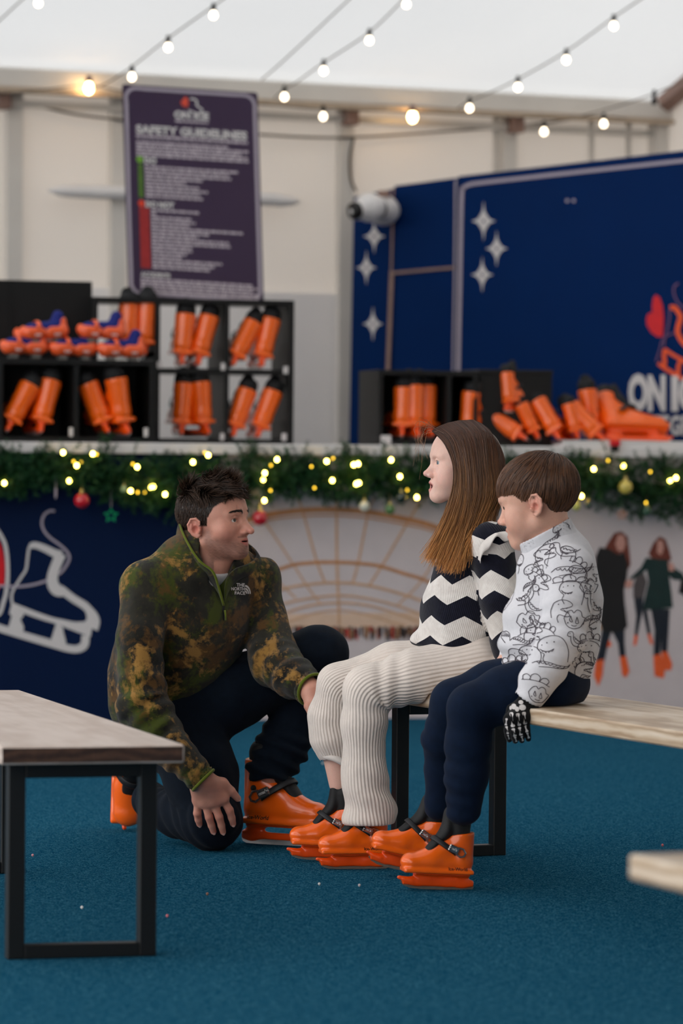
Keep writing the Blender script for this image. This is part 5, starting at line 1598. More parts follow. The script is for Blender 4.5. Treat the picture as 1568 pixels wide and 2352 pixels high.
for arm, r in ((rarm, 0.037), (larm, 0.044)):
    t_ = np.array(arm[-1]) - np.array(arm[-2]); t_ /= np.linalg.norm(t_); e_ = np.cross(t_, (0, 1, 0)); e_ /= np.linalg.norm(e_)
    jk.bx(np.array(arm[-1]) + t_ * 0.062, (0.05, 0.06, 0.06), np.array((t_, e_, np.cross(t_, e_))), 0.002, 0.004, op='s')
    jk.cone(np.array(arm[-1]) - t_ * 0.01, np.array(arm[-1]) + t_ * 0.05, r - 0.006, r - 0.005, 0.002, op='s')
# open zip: a notch down the chest
jk.cone(qm(512, 1390, -0.088), qm(502, 1330, -0.088), 0.005, 0.026, 0.004, op='s'); jk.cone(qm(502, 1330, -0.088), qm(497, 1275, -0.06), 0.026, 0.055, 0.008, op='s')
V, F = jk.mesh(0.0058)
n = normals(V, F)
S_, d_, Q_, T_ = along(V, rarm); ina = d_ < 0.085
ang = np.arctan2(Q_ @ np.array((0.3, -0.9, 0.2)), Q_ @ np.array((0.9, 0.3, 0.0)))
h = 0.0045 * wob(V, 26, 3) + 0.0022 * wob(V, 60, 4)
L1 = np.linalg.norm(rarm[1] - rarm[0]) + np.linalg.norm(rarm[2] - rarm[1])
m = np.exp(-((S_ - L1) / 0.13) ** 2) * ina
h += m * 0.0050 * (0.6 + 0.6 * wob(V, 16, 40)) * np.sin(S_ * 2 * math.pi / 0.050 + 2.2 * np.sin(ang) + 3 * wob(V, 12, 9))
m = np.clip((S_ - L1 - 0.06) / 0.05, 0, 1) * ina
h += m * 0.0038 * (0.6 + 0.6 * wob(V, 20, 41)) * np.sin(S_ * 2 * math.pi / 0.034 + 1.9 * np.sin(ang + 1) + 2.6 * wob(V, 18, 8))
S2, d2, Q2, T2 = along(V, larm); inl = d2 < 0.085
L2 = np.linalg.norm(larm[1] - larm[0]) + np.linalg.norm(larm[2] - larm[1])
m = np.clip((S2 - L2 + 0.05) / 0.08, 0, 1) * inl
h += m * 0.0030 * (0.4 + 0.8 * wob(V, 18, 42)) * np.sin(S2 * 2 * math.pi / 0.042 + 2.5 * wob(V, 20, 77) + 1.4 * np.sin(np.arctan2(Q2[:, 2], Q2[:, 0])) + 1.5 * wob(V, 12, 7))
V = V + n * h[:, None]
JV, JF = V, F
jacket = obj('fleece_jacket', V, F, M_camo, man, True)
# cuffs
for arm, r, nm in ((rarm, 0.0372, 'cuff_trim'), (larm, 0.0440, 'cuff_trim')):
    a, b = np.array(arm[-2]), np.array(arm[-1]); t = (b - a) / np.linalg.norm(b - a)
    e1 = np.cross(t, (0, 1, 0)); e1 /= np.linalg.norm(e1); e2 = np.cross(t, e1)
    rad = r
    pth = [b + t * 0.0105 + rad * (math.cos(q) * e1 + math.sin(q) * e2) for q in np.linspace(0, 2 * math.pi, 28, endpoint=False)]
    obj(nm, *sweep(pth, 0.0045, 6, False, closed=True), M_lime, jacket, True)
# white T-shirt seen in the notch
ts = Solid(); e7 = 0.009
ts.fcone(qm(440, 1395, 0.02), qm(462, 1312, 0.0), 0.166 - e7, 0.118 - e7, FM, 0.76, 0)
ts.cone(qm(455, 1305, 0.0), rarm[0], 0.074 - e7, 0.064 - e7, 0.05); ts.cone(qm(470, 1300, 0.01), larm[0], 0.074 - e7, 0.054 - e7, 0.05)
ts.cone(qm(455, 1295, 0.02), qm(468, 1270, 0.02), 0.080 - e7, 0.062 - e7, 0.03)
_tc = qm(503, 1350, -0.070)
ts.cut(lambda p: np.sqrt(((p - _tc.astype(np.float32)) ** 2).sum(-1)) - 0.062, 0.002)
ts.plane(qm(498, 1319, -0.07), (0.15, -0.3, 1), 0.003)
tv, tf = ts.mesh(0.004); obj('t_shirt', tv, tf, M_tee, man, True)
# standing collar, lime inside
base = [(513, 1393, -0.080), (500, 1362, -0.084), (476, 1328, -0.092), (450, 1302, -0.088), (420, 1275, -0.045), (404, 1252, 0.02), (430, 1240, 0.10), (500, 1245, 0.13), (572, 1268, 0.11), (598, 1296, 0.05), (578, 1318, 0.00), (550, 1332, -0.036), (528, 1354, -0.066), (514, 1393, -0.080)]
topc = [(512, 1391, -0.083), (499, 1345, -0.104), (486, 1312, -0.116), (455, 1287, -0.116), (427, 1243, -0.085), (411, 1200, -0.005), (428, 1190, 0.080), (500, 1205, 0.115), (568, 1246, 0.10), (594, 1274, 0.035), (576, 1294, -0.020), (540, 1308, -0.070), (519, 1338, -0.090), (515, 1391, -0.083)]
B_ = catmull([qm(*p) for p in base], 72); T_c = catmull([qm(*p) for p in topc], 72)
cen = qm(485, 1270, 0.02)
def sheet(A, B, thick, k=6, bulge=0.0):
    """sheet between two curves with an inner face; returns outer, inner (V, F)"""
    N = len(A); rows = []
    for i in range(k + 1):
        t = i / k; rows.append(A * (1 - t) + B * t)
    R = np.array(rows)
    out = R - cen; out[..., 2] = 0; out /= np.linalg.norm(out, axis=2)[..., None] + 1e-9
    R = R + out * (bulge * np.sin(np.linspace(0, math.pi, k + 1)))[:, None, None]
    V = np.concatenate((R.reshape(-1, 3), (R - out * thick).reshape(-1, 3)))
    n = N * (k + 1); F = []; fm = []
    for i in range(k):
        for j in range(N - 1):
            a = i * N + j
            F.append((a, a + 1, a + N + 1, a + N)); fm.append(0)
            F.append((n + a, n + a + N, n + a + N + 1, n + a + 1)); fm.append(1 if j < 40 else 0)
    for j in range(N - 1):
        a = k * N + j; F.append((a, a + 1, n + a + 1, n + a)); fm.append(1 if j < 40 else 0)
        F.append((j, n + j, n + j + 1, j + 1)); fm.append(0)
    return V, np.array(F), fm
cv, cf, cm = sheet(B_, T_c, 0.007, 6, 0.004)
obj('collar', cv, cf, [M_camo, M_lime], jacket, True, fmat=cm)
obj('collar_piping', *sweep(T_c[:42] - np.array((-0.002, 0, 0)), 0.0034, 6), M_lime, jacket, True)
# zip
PJ = Proj(JV, JF)
M_zip = mat('black_zip', (14, 15, 12), 0.5)
zp = PJ.ribbon([(512, 1392), (511, 1405), (513, 1425)], 5, 0.003)
obj('zip', *joinl([zp]), M_zip, jacket)
zq = PJ.hit(513, 1402, 0.006); zr = PJ.hit(515, 1424, 0.006)
obj('zip_pull', *sweep([zq, (zq + zr) / 2 + (0.001, -0.004, 0), zr], 0.0026, 6), M_lime, jacket, True)
# chest lettering
lg = [PJ.text('THE', 541, 1347, 19, 8, 0, 0.003, 0.03, 0.02), PJ.text('NORTH', 529, 1356, 31, 8, 0, 0.003, 0.03, 0.02), PJ.text('FACE', 537, 1366, 24, 8, 0, 0.003, 0.03, 0.0)]
for r0, r1 in ((14, 11), (9.4, 6.6), (5.2, 2.6)):
    pts = [(561 + 1.0 * (r0 if True else 0) * math.sin(a) * 0.92, 1363.5 - r0 * 1.45 * math.cos(a) + 0) for a in np.linspace(0, math.pi / 2, 9)]
    pin = [(561 + r1 * math.sin(a) * 0.92, 1363.5 - r1 * 1.45 * math.cos(a)) for a in np.linspace(math.pi / 2, 0, 9)]
    lg.append(PJ.patch(pts + pin, 0.003))
obj('chest_lettering', *joinl(lg), M_whiteprint, jacket)

# jeans
pt = Solid()
pt.fcone(qm(405, 1650, 0.10), qm(420, 1590, 0.10), 0.145, 0.150, FM, 0.8, 0)
rleg = [qm(418, 1660, 0.06), qm(462, 1780, -0.01), qm(487, 1880, -0.055)]
pt.chain(rleg, [0.112, 0.090, 0.077], 0.04)
rshin = [qm(487, 1884, -0.05), qm(405, 1868, 0.12), qm(345, 1838, 0.30)]
pt.chain(rshin, [0.072, 0.058, 0.048], 0.03)
lleg = [qm(520, 1600, 0.08), qm(650, 1542, 0.12), qm(733, 1502, 0.14)]
pt.chain(lleg, [0.100, 0.082, 0.071], 0.04)
lshin = [qm(733, 1502, 0.14), qm(690, 1620, 0.15), qm(652, 1706, 0.14), qm(622, 1772, 0.12)]
pt.chain(lshin, [0.071, 0.062, 0.066, 0.064], 0.03)
pt.bx(qm(622, 1790, 0.12) - np.array((0, 0, 0.10)), (0.10, 0.10, 0.10), None, 0.002, 0.004, op='s')
V, F = pt.mesh(0.0065); n = normals(V, F)
h = 0.005 * wob(V, 22, 11) + 0.002 * wob(V, 70, 12)
S_, d_, _, _ = along(V, lshin)
h += (d_ < 0.09) * np.clip((S_ - 0.18) / 0.1, 0, 1) * 0.006 * np.sin(S_ * 2 * math.pi / 0.045 + 3 * wob(V, 10, 3))
S_, d_, _, _ = along(V, rshin)
h += (d_ < 0.09) * 0.003 * np.sin(S_ * 2 * math.pi / 0.06 + 5 * wob(V, 14, 5))
obj('jeans', V + n * h[:, None], F, M_jeans, man, True)

# body: head and neck, hands, and the trunk and limbs under the clothes, one figure
hd = Solid(); head_solid(hd, HM, 1.04, 0.95, False, 0.12)
hd.cone(HM.w((0, -0.012, -0.06)), qm(474, 1300, 0.0), 0.054, 0.062, 0.025)
hd.cone(HM.w((0, 0.0, -0.07)), qm(486, 1306, -0.022), 0.045, 0.048, 0.025)
hd.cone(qm(470, 1300, 0.02), qm(455, 1370, 0.03), 0.070, 0.090, 0.03)
hv, hf = hd.mesh(0.0021)
hv = relax(hv, hf, 1, 0.4)
Lc = HM.loc(hv)
hc = skin_color(Lc, lin((206, 148, 128)), lin((176, 92, 86)), 0.12, 0.14, np.array(lin((70, 52, 46))), seed=4)
sx_ = Lc
x, y, z = Lc.T
front = np.interp(y, [-0.2, -0.055, -0.022, -0.004, 0.018, 0.024, 0.045, 0.066, 0.085, 0.2], [-0.085, -0.075, 0.004, -0.012, -0.014, 0.010, 0.038, 0.050, 0.062, 0.08])
hairm = np.clip((z - front) / 0.006, 0, 1) * (np.abs(x) < 0.0815)
hc = hc * (1 - hairm[:, None]) + np.array(lin((38, 27, 22))) * hairm[:, None]
sk1 = Solid()
rk = [qm(455, 1838, -0.165), qm(471, 1841, -0.175), qm(489, 1840, -0.178), qm(510, 1833, -0.172)]
rp_ = [qm(453, 1868, -0.160), qm(480, 1877, -0.170), qm(503, 1876, -0.172), qm(527, 1861, -0.165)]
rt_ = [qm(458, 1893, -0.140), qm(490, 1910, -0.150), qm(512, 1911, -0.152), qm(535, 1892, -0.146)]
hand_solid(sk1, qm(462, 1792, -0.205), rk, rp_, rt_, [qm(510, 1800, -0.175), qm(530, 1817, -0.165), qm(546, 1834, -0.150)], 0.021, 0.0155, 0.0102)
sk1.cone(qm(430, 1755, -0.21), qm(464, 1794, -0.206), 0.031, 0.027, 0.012)
r1 = sk1.mesh(0.0022)
sk2 = Solid()
lk_ = [qm(722, 1612, -0.185), qm(728, 1606, -0.165), qm(733, 1600, -0.145), qm(737, 1594, -0.125)]
lp_ = [qm(726, 1640, -0.200), qm(738, 1632, -0.185), qm(746, 1624, -0.165), qm(750, 1615, -0.145)]
lt_ = [qm(742, 1655, -0.205), qm(756, 1645, -0.190), qm(764, 1635, -0.170), qm(768, 1624, -0.150)]
hand_solid(sk2, qm(716, 1588, -0.155), lk_, lp_, lt_, [qm(712, 1605, -0.175), qm(708, 1622, -0.19), qm(714, 1640, -0.20)], 0.021, 0.015, 0.0100)
sk2.cone(qm(700, 1572, -0.13), qm(718, 1590, -0.155), 0.031, 0.027, 0.012)
r2 = sk2.mesh(0.0024)
tk = Solid()
tk.fcone(qm(405, 1620, 0.12), qm(445, 1390, 0.02), 0.13, 0.135, FM, 0.7, 0); tk.cone(qm(445, 1390, 0.02), qm(465, 1320, 0.01), 0.11, 0.075, 0.04)
tk.chain(rarm[:4] + [qm(440, 1768, -0.212)], [0.05, 0.045, 0.042, 0.034, 0.029], 0.02); tk.chain(larm[:4] + [qm(706, 1578, -0.135)], [0.048, 0.045, 0.042, 0.034, 0.03], 0.02)
tk.chain(rleg, [0.085, 0.07, 0.055], 0.03); tk.chain(rshin, [0.05, 0.045, 0.035], 0.03); tk.chain(lleg, [0.08, 0.065, 0.055], 0.03); tk.chain(lshin + [qm(622, 1800, 0.165)], [0.055, 0.046, 0.045, 0.04, 0.036], 0.03)
r3 = tk.mesh(0.011)
bV, bF = merge([(hv, hf), r1, r2, r3])
skc = np.array(lin((204, 146, 126)))
def handcol(v, pts, base):
    c = np.tile(base, (len(v), 1)); d = np.min([np.linalg.norm(v - p, axis=1) for p in pts], 0)
    c *= 1 - np.exp(-(d / 0.012) ** 2)[:, None] * np.array((0.02, 0.22, 0.22)); return c * (1 + 0.04 * wob(v, 240, 6)[:, None])
bC = np.concatenate((hc, handcol(r1[0], rk + rp_ + rt_, skc), handcol(r2[0], lk_ + lp_, skc), np.tile(skc, (len(r3[0]), 1))))
body = obj('body', bV, bF, M_skin, man, True, col=bC)
for p_, tp in zip(rp_ + [qm(530, 1817, -0.165)], rt_ + [qm(546, 1834, -0.150)]):
    ax_ = np.array(tp) - np.array(p_); ax_ /= np.linalg.norm(ax_); bk = np.array((0, -1.0, 0.25)); bk -= ax_ * (bk @ ax_); bk /= np.linalg.norm(bk)
    nl_ = Solid().ell(np.array(tp) + bk * 0.0066 + ax_ * 0.002, (0.0055, 0.0016, 0.0046), np.array((ax_, bk, np.cross(ax_, bk))), 0)
    obj('fingernail', *nl_.mesh(0.0011), mat('nail', (222, 176, 162), 0.3, 0.03), man, True)
for sx in (-1, 1): eye_object(HM, sx, lin((70, 52, 36)), (0.16, 0.97, 0.10), man)

# hair: short, wavy, dark brown
M_hm = hair_mat('dark_brown_hair', 0.45, 0.35)
g4 = np.random.default_rng(11)
msk = np.where(hairm > 0.9)[0]
pick = g4.choice(msk, 9000)
hn = normals(hv, hf)
nl = hn[pick] @ HM.B.T
Lr = Lc[pick]
top = np.clip((Lr[:, 2] - 0.048 - 0.25 * np.clip(-Lr[:, 1] - 0.03, 0, 1)) / 0.04, 0, 1)
side_ = np.clip((Lr[:, 2] + 0.02) / 0.06, 0, 1)
Lg = (0.003 + 0.006 * side_ + 0.033 * top) * g4.uniform(0.7, 1.25, len(pick))
N_ = len(pick)
clump = np.stack([wob(Lr, 42, k) for k in (21, 22, 23)], 1)
comb = np.stack((0.15 * g4.normal(size=N_), 0.95 * top + 0.05 - 0.25 * (1 - top), -0.95 * (1 - top) + 0.05 * top), 1)
comb += 0.55 * clump * (0.25 + 0.75 * top)[:, None]
Mh = 7; paths = np.zeros((len(pick), Mh, 3)); pcur = Lr.copy(); dcur = nl * (0.10 + 0.75 * top)[:, None] + comb * 0.6
for i in range(Mh):
    paths[:, i] = pcur
    dcur = dcur + comb * 0.20 + 0.55 * np.stack([wob(pcur, 95, k) for k in (31, 32, 33)], 1) * top[:, None]
    dn_ = dcur / np.linalg.norm(dcur, axis=1)[:, None]
    pcur = pcur + dn_ * (Lg / (Mh - 1))[:, None]
pw_ = HM.w(paths)
sv, sf, scol = strands(pw_, 0.0011, 0.00035, lin((26, 18, 14)), lin((74, 52, 38)), 0.25, 5)
hair_m = obj('hair', sv, sf, M_hm, man, True, col=scol)
def brows(H, col_, parent, n=150, th=1.0, up=0.0, seed=3, arch=0.004, back=0.0):
    g = np.random.default_rng(seed); pp = []
    for sx in (-1, 1):
        for _ in range(n):
            t = g.uniform(0, 1); xx = 0.013 + 0.036 * t
            yy = 0.1025 - back - 0.0185 * t ** 1.6; zz = 0.0185 + up + arch * math.sin(math.pi * min(1, t * 0.85)) + g.normal() * 0.0014 * th * (1.2 - t * 0.6)
            a = np.array((sx * xx, yy, zz)); d = np.array((sx * 0.8, -0.1 - 0.5 * t, 0.35 - 0.6 * t)); d /= np.linalg.norm(d)
            pp.append([H.w(a), H.w(a + d * 0.004 + (0, 0.0006, 0)), H.w(a + d * 0.0075)])
    v, f, c = strands(pp, 0.0006, 0.0002, col_, col_, 0.2, seed)
    return obj('eyebrow', v, f, M_hm, parent, True, col=c)
brows(HM, lin((42, 30, 25)), man, 190, 1.3, 0.0025)

# his skates
skate('orange adult skate on the man\'s forward foot', qm(650, 1942, 0.10), (0.86, -0.42, -0.01), (0.02, 0, 1), 0.92, 'adult', 'skates being worn', True, 1)
skate('orange adult skate on the man\'s rear foot, toe on the carpet', P(284, 1850, 11.0) * np.array((1, 1, 0)) + np.array((0.0, 0.0, 0.142)), (-0.02, -0.12, -1), (0.22, -1, 0.1), 0.96, 'adult', 'skates being worn', True, -1)
# ------------------------------------------------------------------ the girl
D0g = 10.05
def qg(x, y, dy=0.0): return P(x, y, D0g + dy)
girl = thing('person', 'long-haired girl in navy and cream zigzag sweater sitting on the bench, mouth open', 'person', np.array((*qg(1060, 1600)[:2], 0.0)))
HG = Head(qg(1064, 1066, 0.0), basis((-0.985, -0.17), 3, 0), 0.865, 0.98)
FG = np.array((-0.98, -0.17, 0.0))

def zigzag_mat():
    t = NT('zigzag_knit')
    a = t.add('ShaderNodeAttribute', attribute_name='pat'); sp = t.add('ShaderNodeSeparateXYZ'); t.link(a.outputs['Vector'], sp.inputs[0])
    u, v = sp.outputs[0], sp.outputs[1]
    tri = t.math('PINGPONG', u, 0.048)
    w = t.math('ADD', v, t.math('MULTIPLY', tri, 0.50))
    fr = t.math('FRACT', t.math('MULTIPLY', w, 1 / 0.1030))
    band = t.math('GREATER_THAN', fr, 0.5)
    n = t.noise(t.coord(), 60, 3)
    knit = t.math('SINE', t.math('MULTIPLY', t.math('ADD', u, t.math('MULTIPLY', v, 0.4)), 2 * math.pi / 0.0052))
    cream = t.ramp(n, [(0.3, lin((214, 206, 200))), (0.7, lin((232, 226, 220)))])
    navy_ = t.ramp(n, [(0.3, lin((12, 13, 26))), (0.7, lin((22, 23, 38)))])
    t.color(t.mix(band, cream, navy_))
    t.set(Roughness=0.9, Specular_IOR_Level=0.15, Sheen_Weight=0.15)
    t.bump(knit, 0.35, 0.0012)
    return t.m
def rib_mat(name, rgb, pitch, depth=0.0016):
    t = NT(name); c = lin(rgb)
    a = t.add('ShaderNodeAttribute', attribute_name='pat'); sp = t.add('ShaderNodeSeparateXYZ'); t.link(a.outputs['Vector'], sp.inputs[0])
    s = t.math('SINE', t.math('MULTIPLY', sp.outputs[0], 2 * math.pi / pitch))
    n = t.noise(t.coord(), 40, 4)
    t.color(t.ramp(n, [(0.3, tuple(x * 0.9 for x in c)), (0.7, c)]))
    t.set(Roughness=0.92, Specular_IOR_Level=0.12, Sheen_Weight=0.2)
    t.bump(s, 1.0, depth)
    return t.m
M_zig = zigzag_mat(); M_rib = rib_mat('ribbed_cream_knit', (232, 219, 209), 0.0088, 0.0009)
M_cream = cloth_mat('cream_rib', (222, 214, 208), 0.06, 40)

def bench_cut(S):
    """flatten what sits on the bench"""
    S.bx(BF2.w(BW / 2, -0.3, BH - 0.0985), (BW / 2 + 0.004, 2.0, 0.10), np.array((BF2.u, BF2.v, (0, 0, 1.0))), 0.003, 0.004, op='s')
# sweater
garm = [qg(1128, 1252, -0.110), qg(1152, 1375, -0.135), qg(1172, 1475, -0.125), qg(1170, 1540, -0.12)]
farm = [qg(1050, 1255, 0.115), qg(1045, 1375, 0.150), qg(1040, 1470, 0.13), qg(1000, 1500, 0.10)]
sw = Solid()
AX = np.array((0.17, -0.98, 0.0))
sw.fcone(qg(1058, 1478, 0.0), qg(1066, 1400, 0.0), 0.114, 0.112, FG, 0.94, 0)
sw.fcone(qg(1066, 1400, 0.0), qg(1084, 1290, 0.0), 0.112, 0.090, FG, 0.92, 0.03)
sw.cone(qg(1084, 1290, 0.0), qg(1090, 1235, 0.0), 0.085, 0.058, 0.04)
sw.fcone(qg(960, 1470, -0.02), qg(1010, 1476, -0.02), 0.020, 0.05, AX, 1.0, 0.03)
sw.bx(qg(1058, 1500, 0.0) - np.array((0, 0, 0.102)), (0.25, 0.25, 0.10), np.array(((0.985, 0, -0.17), (0, 1, 0), (0.17, 0, 0.985))), 0.01, 0.012, op='s')
sw.cone(qg(1086, 1262, 0.0), garm[0], 0.070, 0.054, 0.04); sw.cone(qg(1080, 1262, 0.0), farm[0], 0.070, 0.054, 0.04)
sw.chain(garm, [0.055, 0.051, 0.048, 0.036], 0.016); sw.chain(farm, [0.055, 0.051, 0.046, 0.036], 0.016)
V, F = sw.mesh(0.0046); n = normals(V, F)
Sa, da, Qa, Ta = along(V, garm); Sb, db, Qb, Tb = along(V, farm)
h = 0.003 * wob(V, 24, 51) + 0.0015 * wob(V, 60, 52)
h += 0.004 * np.exp(-((V[:, 2] - qg(1060, 1455)[2]) / 0.03) ** 2) * wob(V, 40, 53)
V = V + n * h[:, None]
cx = np.interp(V[:, 2], [qg(1058, 1500)[2], qg(1084, 1290)[2], qg(1090, 1200)[2]], [qg(1058, 1500)[0], qg(1084, 1290)[0], qg(1090, 1200)[0]])
an = np.arctan2(V[:, 0] - cx, -(V[:, 1] - D0g))
pat = np.stack((an * 0.118 + 0.048 * 0.14, V[:, 2] - qg(1084, 1365)[2], np.zeros(len(V))), 1)
arm_m = (da < 0.062) & (Sa > 0.035) & ((V[:, 0] - qg(1122, 1300)[0]) > -0.002 * 0)
r_ = np.linalg.norm(Qa, axis=1)
arm_m = (da < 0.064) & (Sa > 0.03) & (V[:, 1] < D0g - 0.085)
an2 = np.arctan2(Qa[:, 0], -Qa[:, 1])
pat[arm_m, 0] = an2[arm_m] * 0.062 + 0.02; pat[arm_m, 1] = (V[:, 2] - qg(1150, 1340)[2] + 0.012)[arm_m]
sweater = obj('zigzag_sweater', V, F, M_zig, girl, True, extra={'pat': pat})
GV, GF = V, F
# ruffle over the near shoulder
inn = catmull([qg(1097, 1284, -0.150), qg(1101, 1256, -0.162), qg(1120, 1234, -0.166), qg(1146, 1222, -0.164), qg(1172, 1222, -0.155), qg(1192, 1236, -0.130), qg(1204, 1260, -0.09)], 60)
tt = np.linspace(0, 1, 60)
wav = 0.008 * np.sin(tt * 17 + 0.6) + 0.004 * np.sin(tt * 31 + 1)
outer = inn + np.array((0.006, -0.026, -0.016)) + np.array((0, -0.5, 1.0)) * wav[:, None]
rows = [inn * (1 - k) + outer * k + np.array((0, -0.006, 0.004)) * math.sin(k * math.pi) for k in np.linspace(0, 1, 7)]
R = np.array(rows); N = 60
RV = np.concatenate((R.reshape(-1, 3), (R + np.array((0.0, 0.004, -0.003))).reshape(-1, 3))); RF = []
for i in range(6):
    for j in range(N - 1):
        a = i * N + j; b = 7 * N + a
        RF += [(a, a + 1, a + N + 1, a + N), (b, b + N, b + N + 1, b + 1)]
for j in range(N - 1): RF.append((6 * N + j, 6 * N + j + 1, 13 * N + j + 1, 13 * N + j))
obj('shoulder_ruffle', RV, np.array(RF), M_cream, sweater, True)
obj('neck_ribbing', *sweep([qg(1088, 1226, 0.0) + np.array((0.058 * math.cos(a), 0.058 * math.sin(a), 0.014 * math.cos(a))) for a in np.linspace(0, 2 * math.pi, 30, endpoint=False)], 0.010, 8, False, closed=True), M_cream, sweater, True)

# trousers
nleg = [qg(1092, 1528, -0.06), qg(955, 1552, -0.085), qg(846, 1586, -0.095), qg(834, 1665, -0.095), qg(836, 1780, -0.095), qg(849, 1872, -0.095)]
nr = [0.078, 0.067, 0.062, 0.057, 0.057, 0.068]
fleg = [qg(1070, 1520, 0.07), qg(900, 1536, 0.065), qg(776, 1572, 0.06), qg(757, 1645, 0.065), qg(762, 1695, 0.07), qg(768, 1722, 0.07)]
fr_ = [0.078, 0.064, 0.052, 0.053, 0.055, 0.046]
tr_ = Solid()
tr_.fcone(qg(1085, 1520, 0.0), qg(1075, 1480, 0.0), 0.110, 0.105, FG, 0.95, 0)
tr_.chain(nleg, nr, 0.022); tr_.chain(fleg, fr_, 0.022)
hb_ = qg(849, 1893, -0.095)
tr_.bx(hb_ - np.array((0, 0, 0.10)), (0.12, 0.12, 0.10), None, 0.004, 0.006, op='s')
tr_.cone(qg(849, 1840, -0.095), hb_ - np.array((0, 0, 0.05)), 0.040, 0.066, 0.003, op='s')
tr_.cone(np.array(fleg[5]) + np.array((0, 0, -0.005)), np.array(fleg[5]) + np.array((0.004, 0, -0.08)), 0.034, 0.040, 0.003, op='s')
bench_cut(tr_)
V, F = tr_.mesh(0.0048)
Sn, dn, Qn, Tn = along(V, catmull(nleg, 40)); Sf, df, Qf, Tf = along(V, catmull(fleg, 40))
near = V[:, 1] < D0g - 0.012
up_ = np.array((0, -1.0, 0))
def ring(Q, T):
    e1 = up_ - (T @ up_)[:, None] * T; e1 /= np.linalg.norm(e1, axis=1)[:, None]; e2 = np.cross(T, e1)
    return np.arctan2((Q * e2).sum(1), (Q * e1).sum(1))
an = np.where(near, ring(Qn, Tn), ring(Qf, Tf))
pat = np.stack((an * 0.0602, np.where(near, Sn, Sf), np.zeros(len(V))), 1)
n = normals(V, F)
h = 0.0028 * wob(V, 30, 61)
kne = np.linalg.norm(nleg[1] - nleg[0]) + np.linalg.norm(nleg[2] - nleg[1])
backside = np.clip((V[:, 0] - qg(848, 1600)[0]) / 0.03, 0, 1)
h += near * 0.0055 * np.exp(-((Sn - kne) / 0.09) ** 2) * backside * np.sin(Sn * 2 * math.pi / 0.055 + 2 * an + 2 * wob(V, 12, 6))
low = np.clip((Sn - kne - 0.18) / 0.1, 0, 1)
h += near * low * 0.0034 * np.sin(Sn * 2 * math.pi / 0.075 + 2.2 * np.sin(an) + 2 * wob(V, 11, 63))
fl_ = np.clip((Sf - (Sf.max() - 0.17)) / 0.05, 0, 1)
h += (~near) * fl_ * 0.0060 * np.sin(Sf * 2 * math.pi / 0.030 + 2.0 * np.sin(an + 1) + 2.5 * wob(V, 16, 64))
V = V + n * h[:, None]
obj('ribbed_trousers', V, F, M_rib, girl, True, extra={'pat': pat})
# turned-up hem of the far leg
hc_ = np.array(fleg[5]) + np.array((0.002, 0, 0.004))
obj('rolled_hem', *sweep([hc_ + np.array((0.040 * math.cos(a) + 0.004, 0.040 * math.sin(a), -0.018 * math.cos(a) - 0.028 + 0.003 * math.sin(3 * a))) for a in np.linspace(0, 2 * math.pi, 32, endpoint=False)], 0.0095, 8, False, closed=True), M_cream, girl, True)

# body
hd = Solid(); head_solid(hd, HG, 0.90, 0.55, True, 0.95, 0.0, 0.8)
hd.cone(HG.w((0, -0.016, -0.05)), qg(1088, 1225, 0.0), 0.038, 0.042, 0.02); hd.cone(qg(1088, 1225, 0.0), qg(1085, 1290, 0.0), 0.045, 0.06, 0.02)
hv, hf = hd.mesh(0.0019); hv = relax(hv, hf, 1, 0.4)
Lc = HG.loc(hv)
hc = skin_color(Lc, lin((232, 190, 174)), lin((204, 118, 112)), 0.95, 0.10, None, seed=8)
tk = Solid()
tk.fcone(qg(1070, 1510, 0), qg(1084, 1290, 0), 0.09, 0.075, FG, 0.85, 0)
tk.chain(garm, [0.036, 0.034, 0.03, 0.024], 0.02); tk.chain(farm, [0.036, 0.034, 0.03, 0.024], 0.02)
tk.chain(nleg[:5] + [qg(838, 1860, -0.095)], [0.06, 0.052, 0.046, 0.04, 0.032, 0.03], 0.02)
bench_cut(tk)
r3 = tk.mesh(0.010)
bl_ = Solid(); bl_.chain([qg(760, 1660, 0.07), qg(765, 1710, 0.075), qg(778, 1800, 0.085)], [0.036, 0.034, 0.026], 0.01); bl_.chain(fleg[:4], [0.06, 0.05, 0.042, 0.037], 0.02)
bench_cut(bl_); r4 = bl_.mesh(0.005)
gh = Solid()
gw = qg(1172, 1562, -0.12)
kk = [gw + np.array((-0.055, dz, -0.012)) for dz in (-0.026, -0.009, 0.009, 0.026)]
hand_solid(gh, gw + np.array((-0.012, 0, -0.004)), kk, [k_ + np.array((-0.026, 0, -0.008)) for k_ in kk], [k_ + np.array((-0.046, 0, -0.020)) for k_ in kk], [gw + np.array((-0.03, -0.03, -0.01)), gw + np.array((-0.045, -0.045, -0.016)), gw + np.array((-0.06, -0.05, -0.022))], 0.015, 0.011, 0.0075)
r5 = gh.mesh(0.0032)
bV, bF = merge([(hv, hf), r3, r4, r5])
skc = np.array(lin((226, 182, 166)))
obj('body', bV, bF, M_skin, girl, True, col=np.concatenate((hc, np.tile(skc, (len(r3[0]) + len(r4[0]) + len(r5[0]), 1)))))
for sx in (-1, 1): eye_object(HG, sx, lin((96, 112, 122)), (-0.34, 0.93, 0.02), girl)
brows(HG, lin((176, 132, 106)), girl, 70, 0.7, -0.001, 6, 0.003, 0.0042)
th_ = Solid(); th_.ell(HG.w((0, 0.0795, -0.0668)), np.array((0.012, 0.006, 0.0030)) * 0.9, HG.B, 0)
tv, tf = th_.mesh(0.0012); obj('teeth', tv, tf, mat('teeth', (226, 214, 200), 0.3), girl, True)

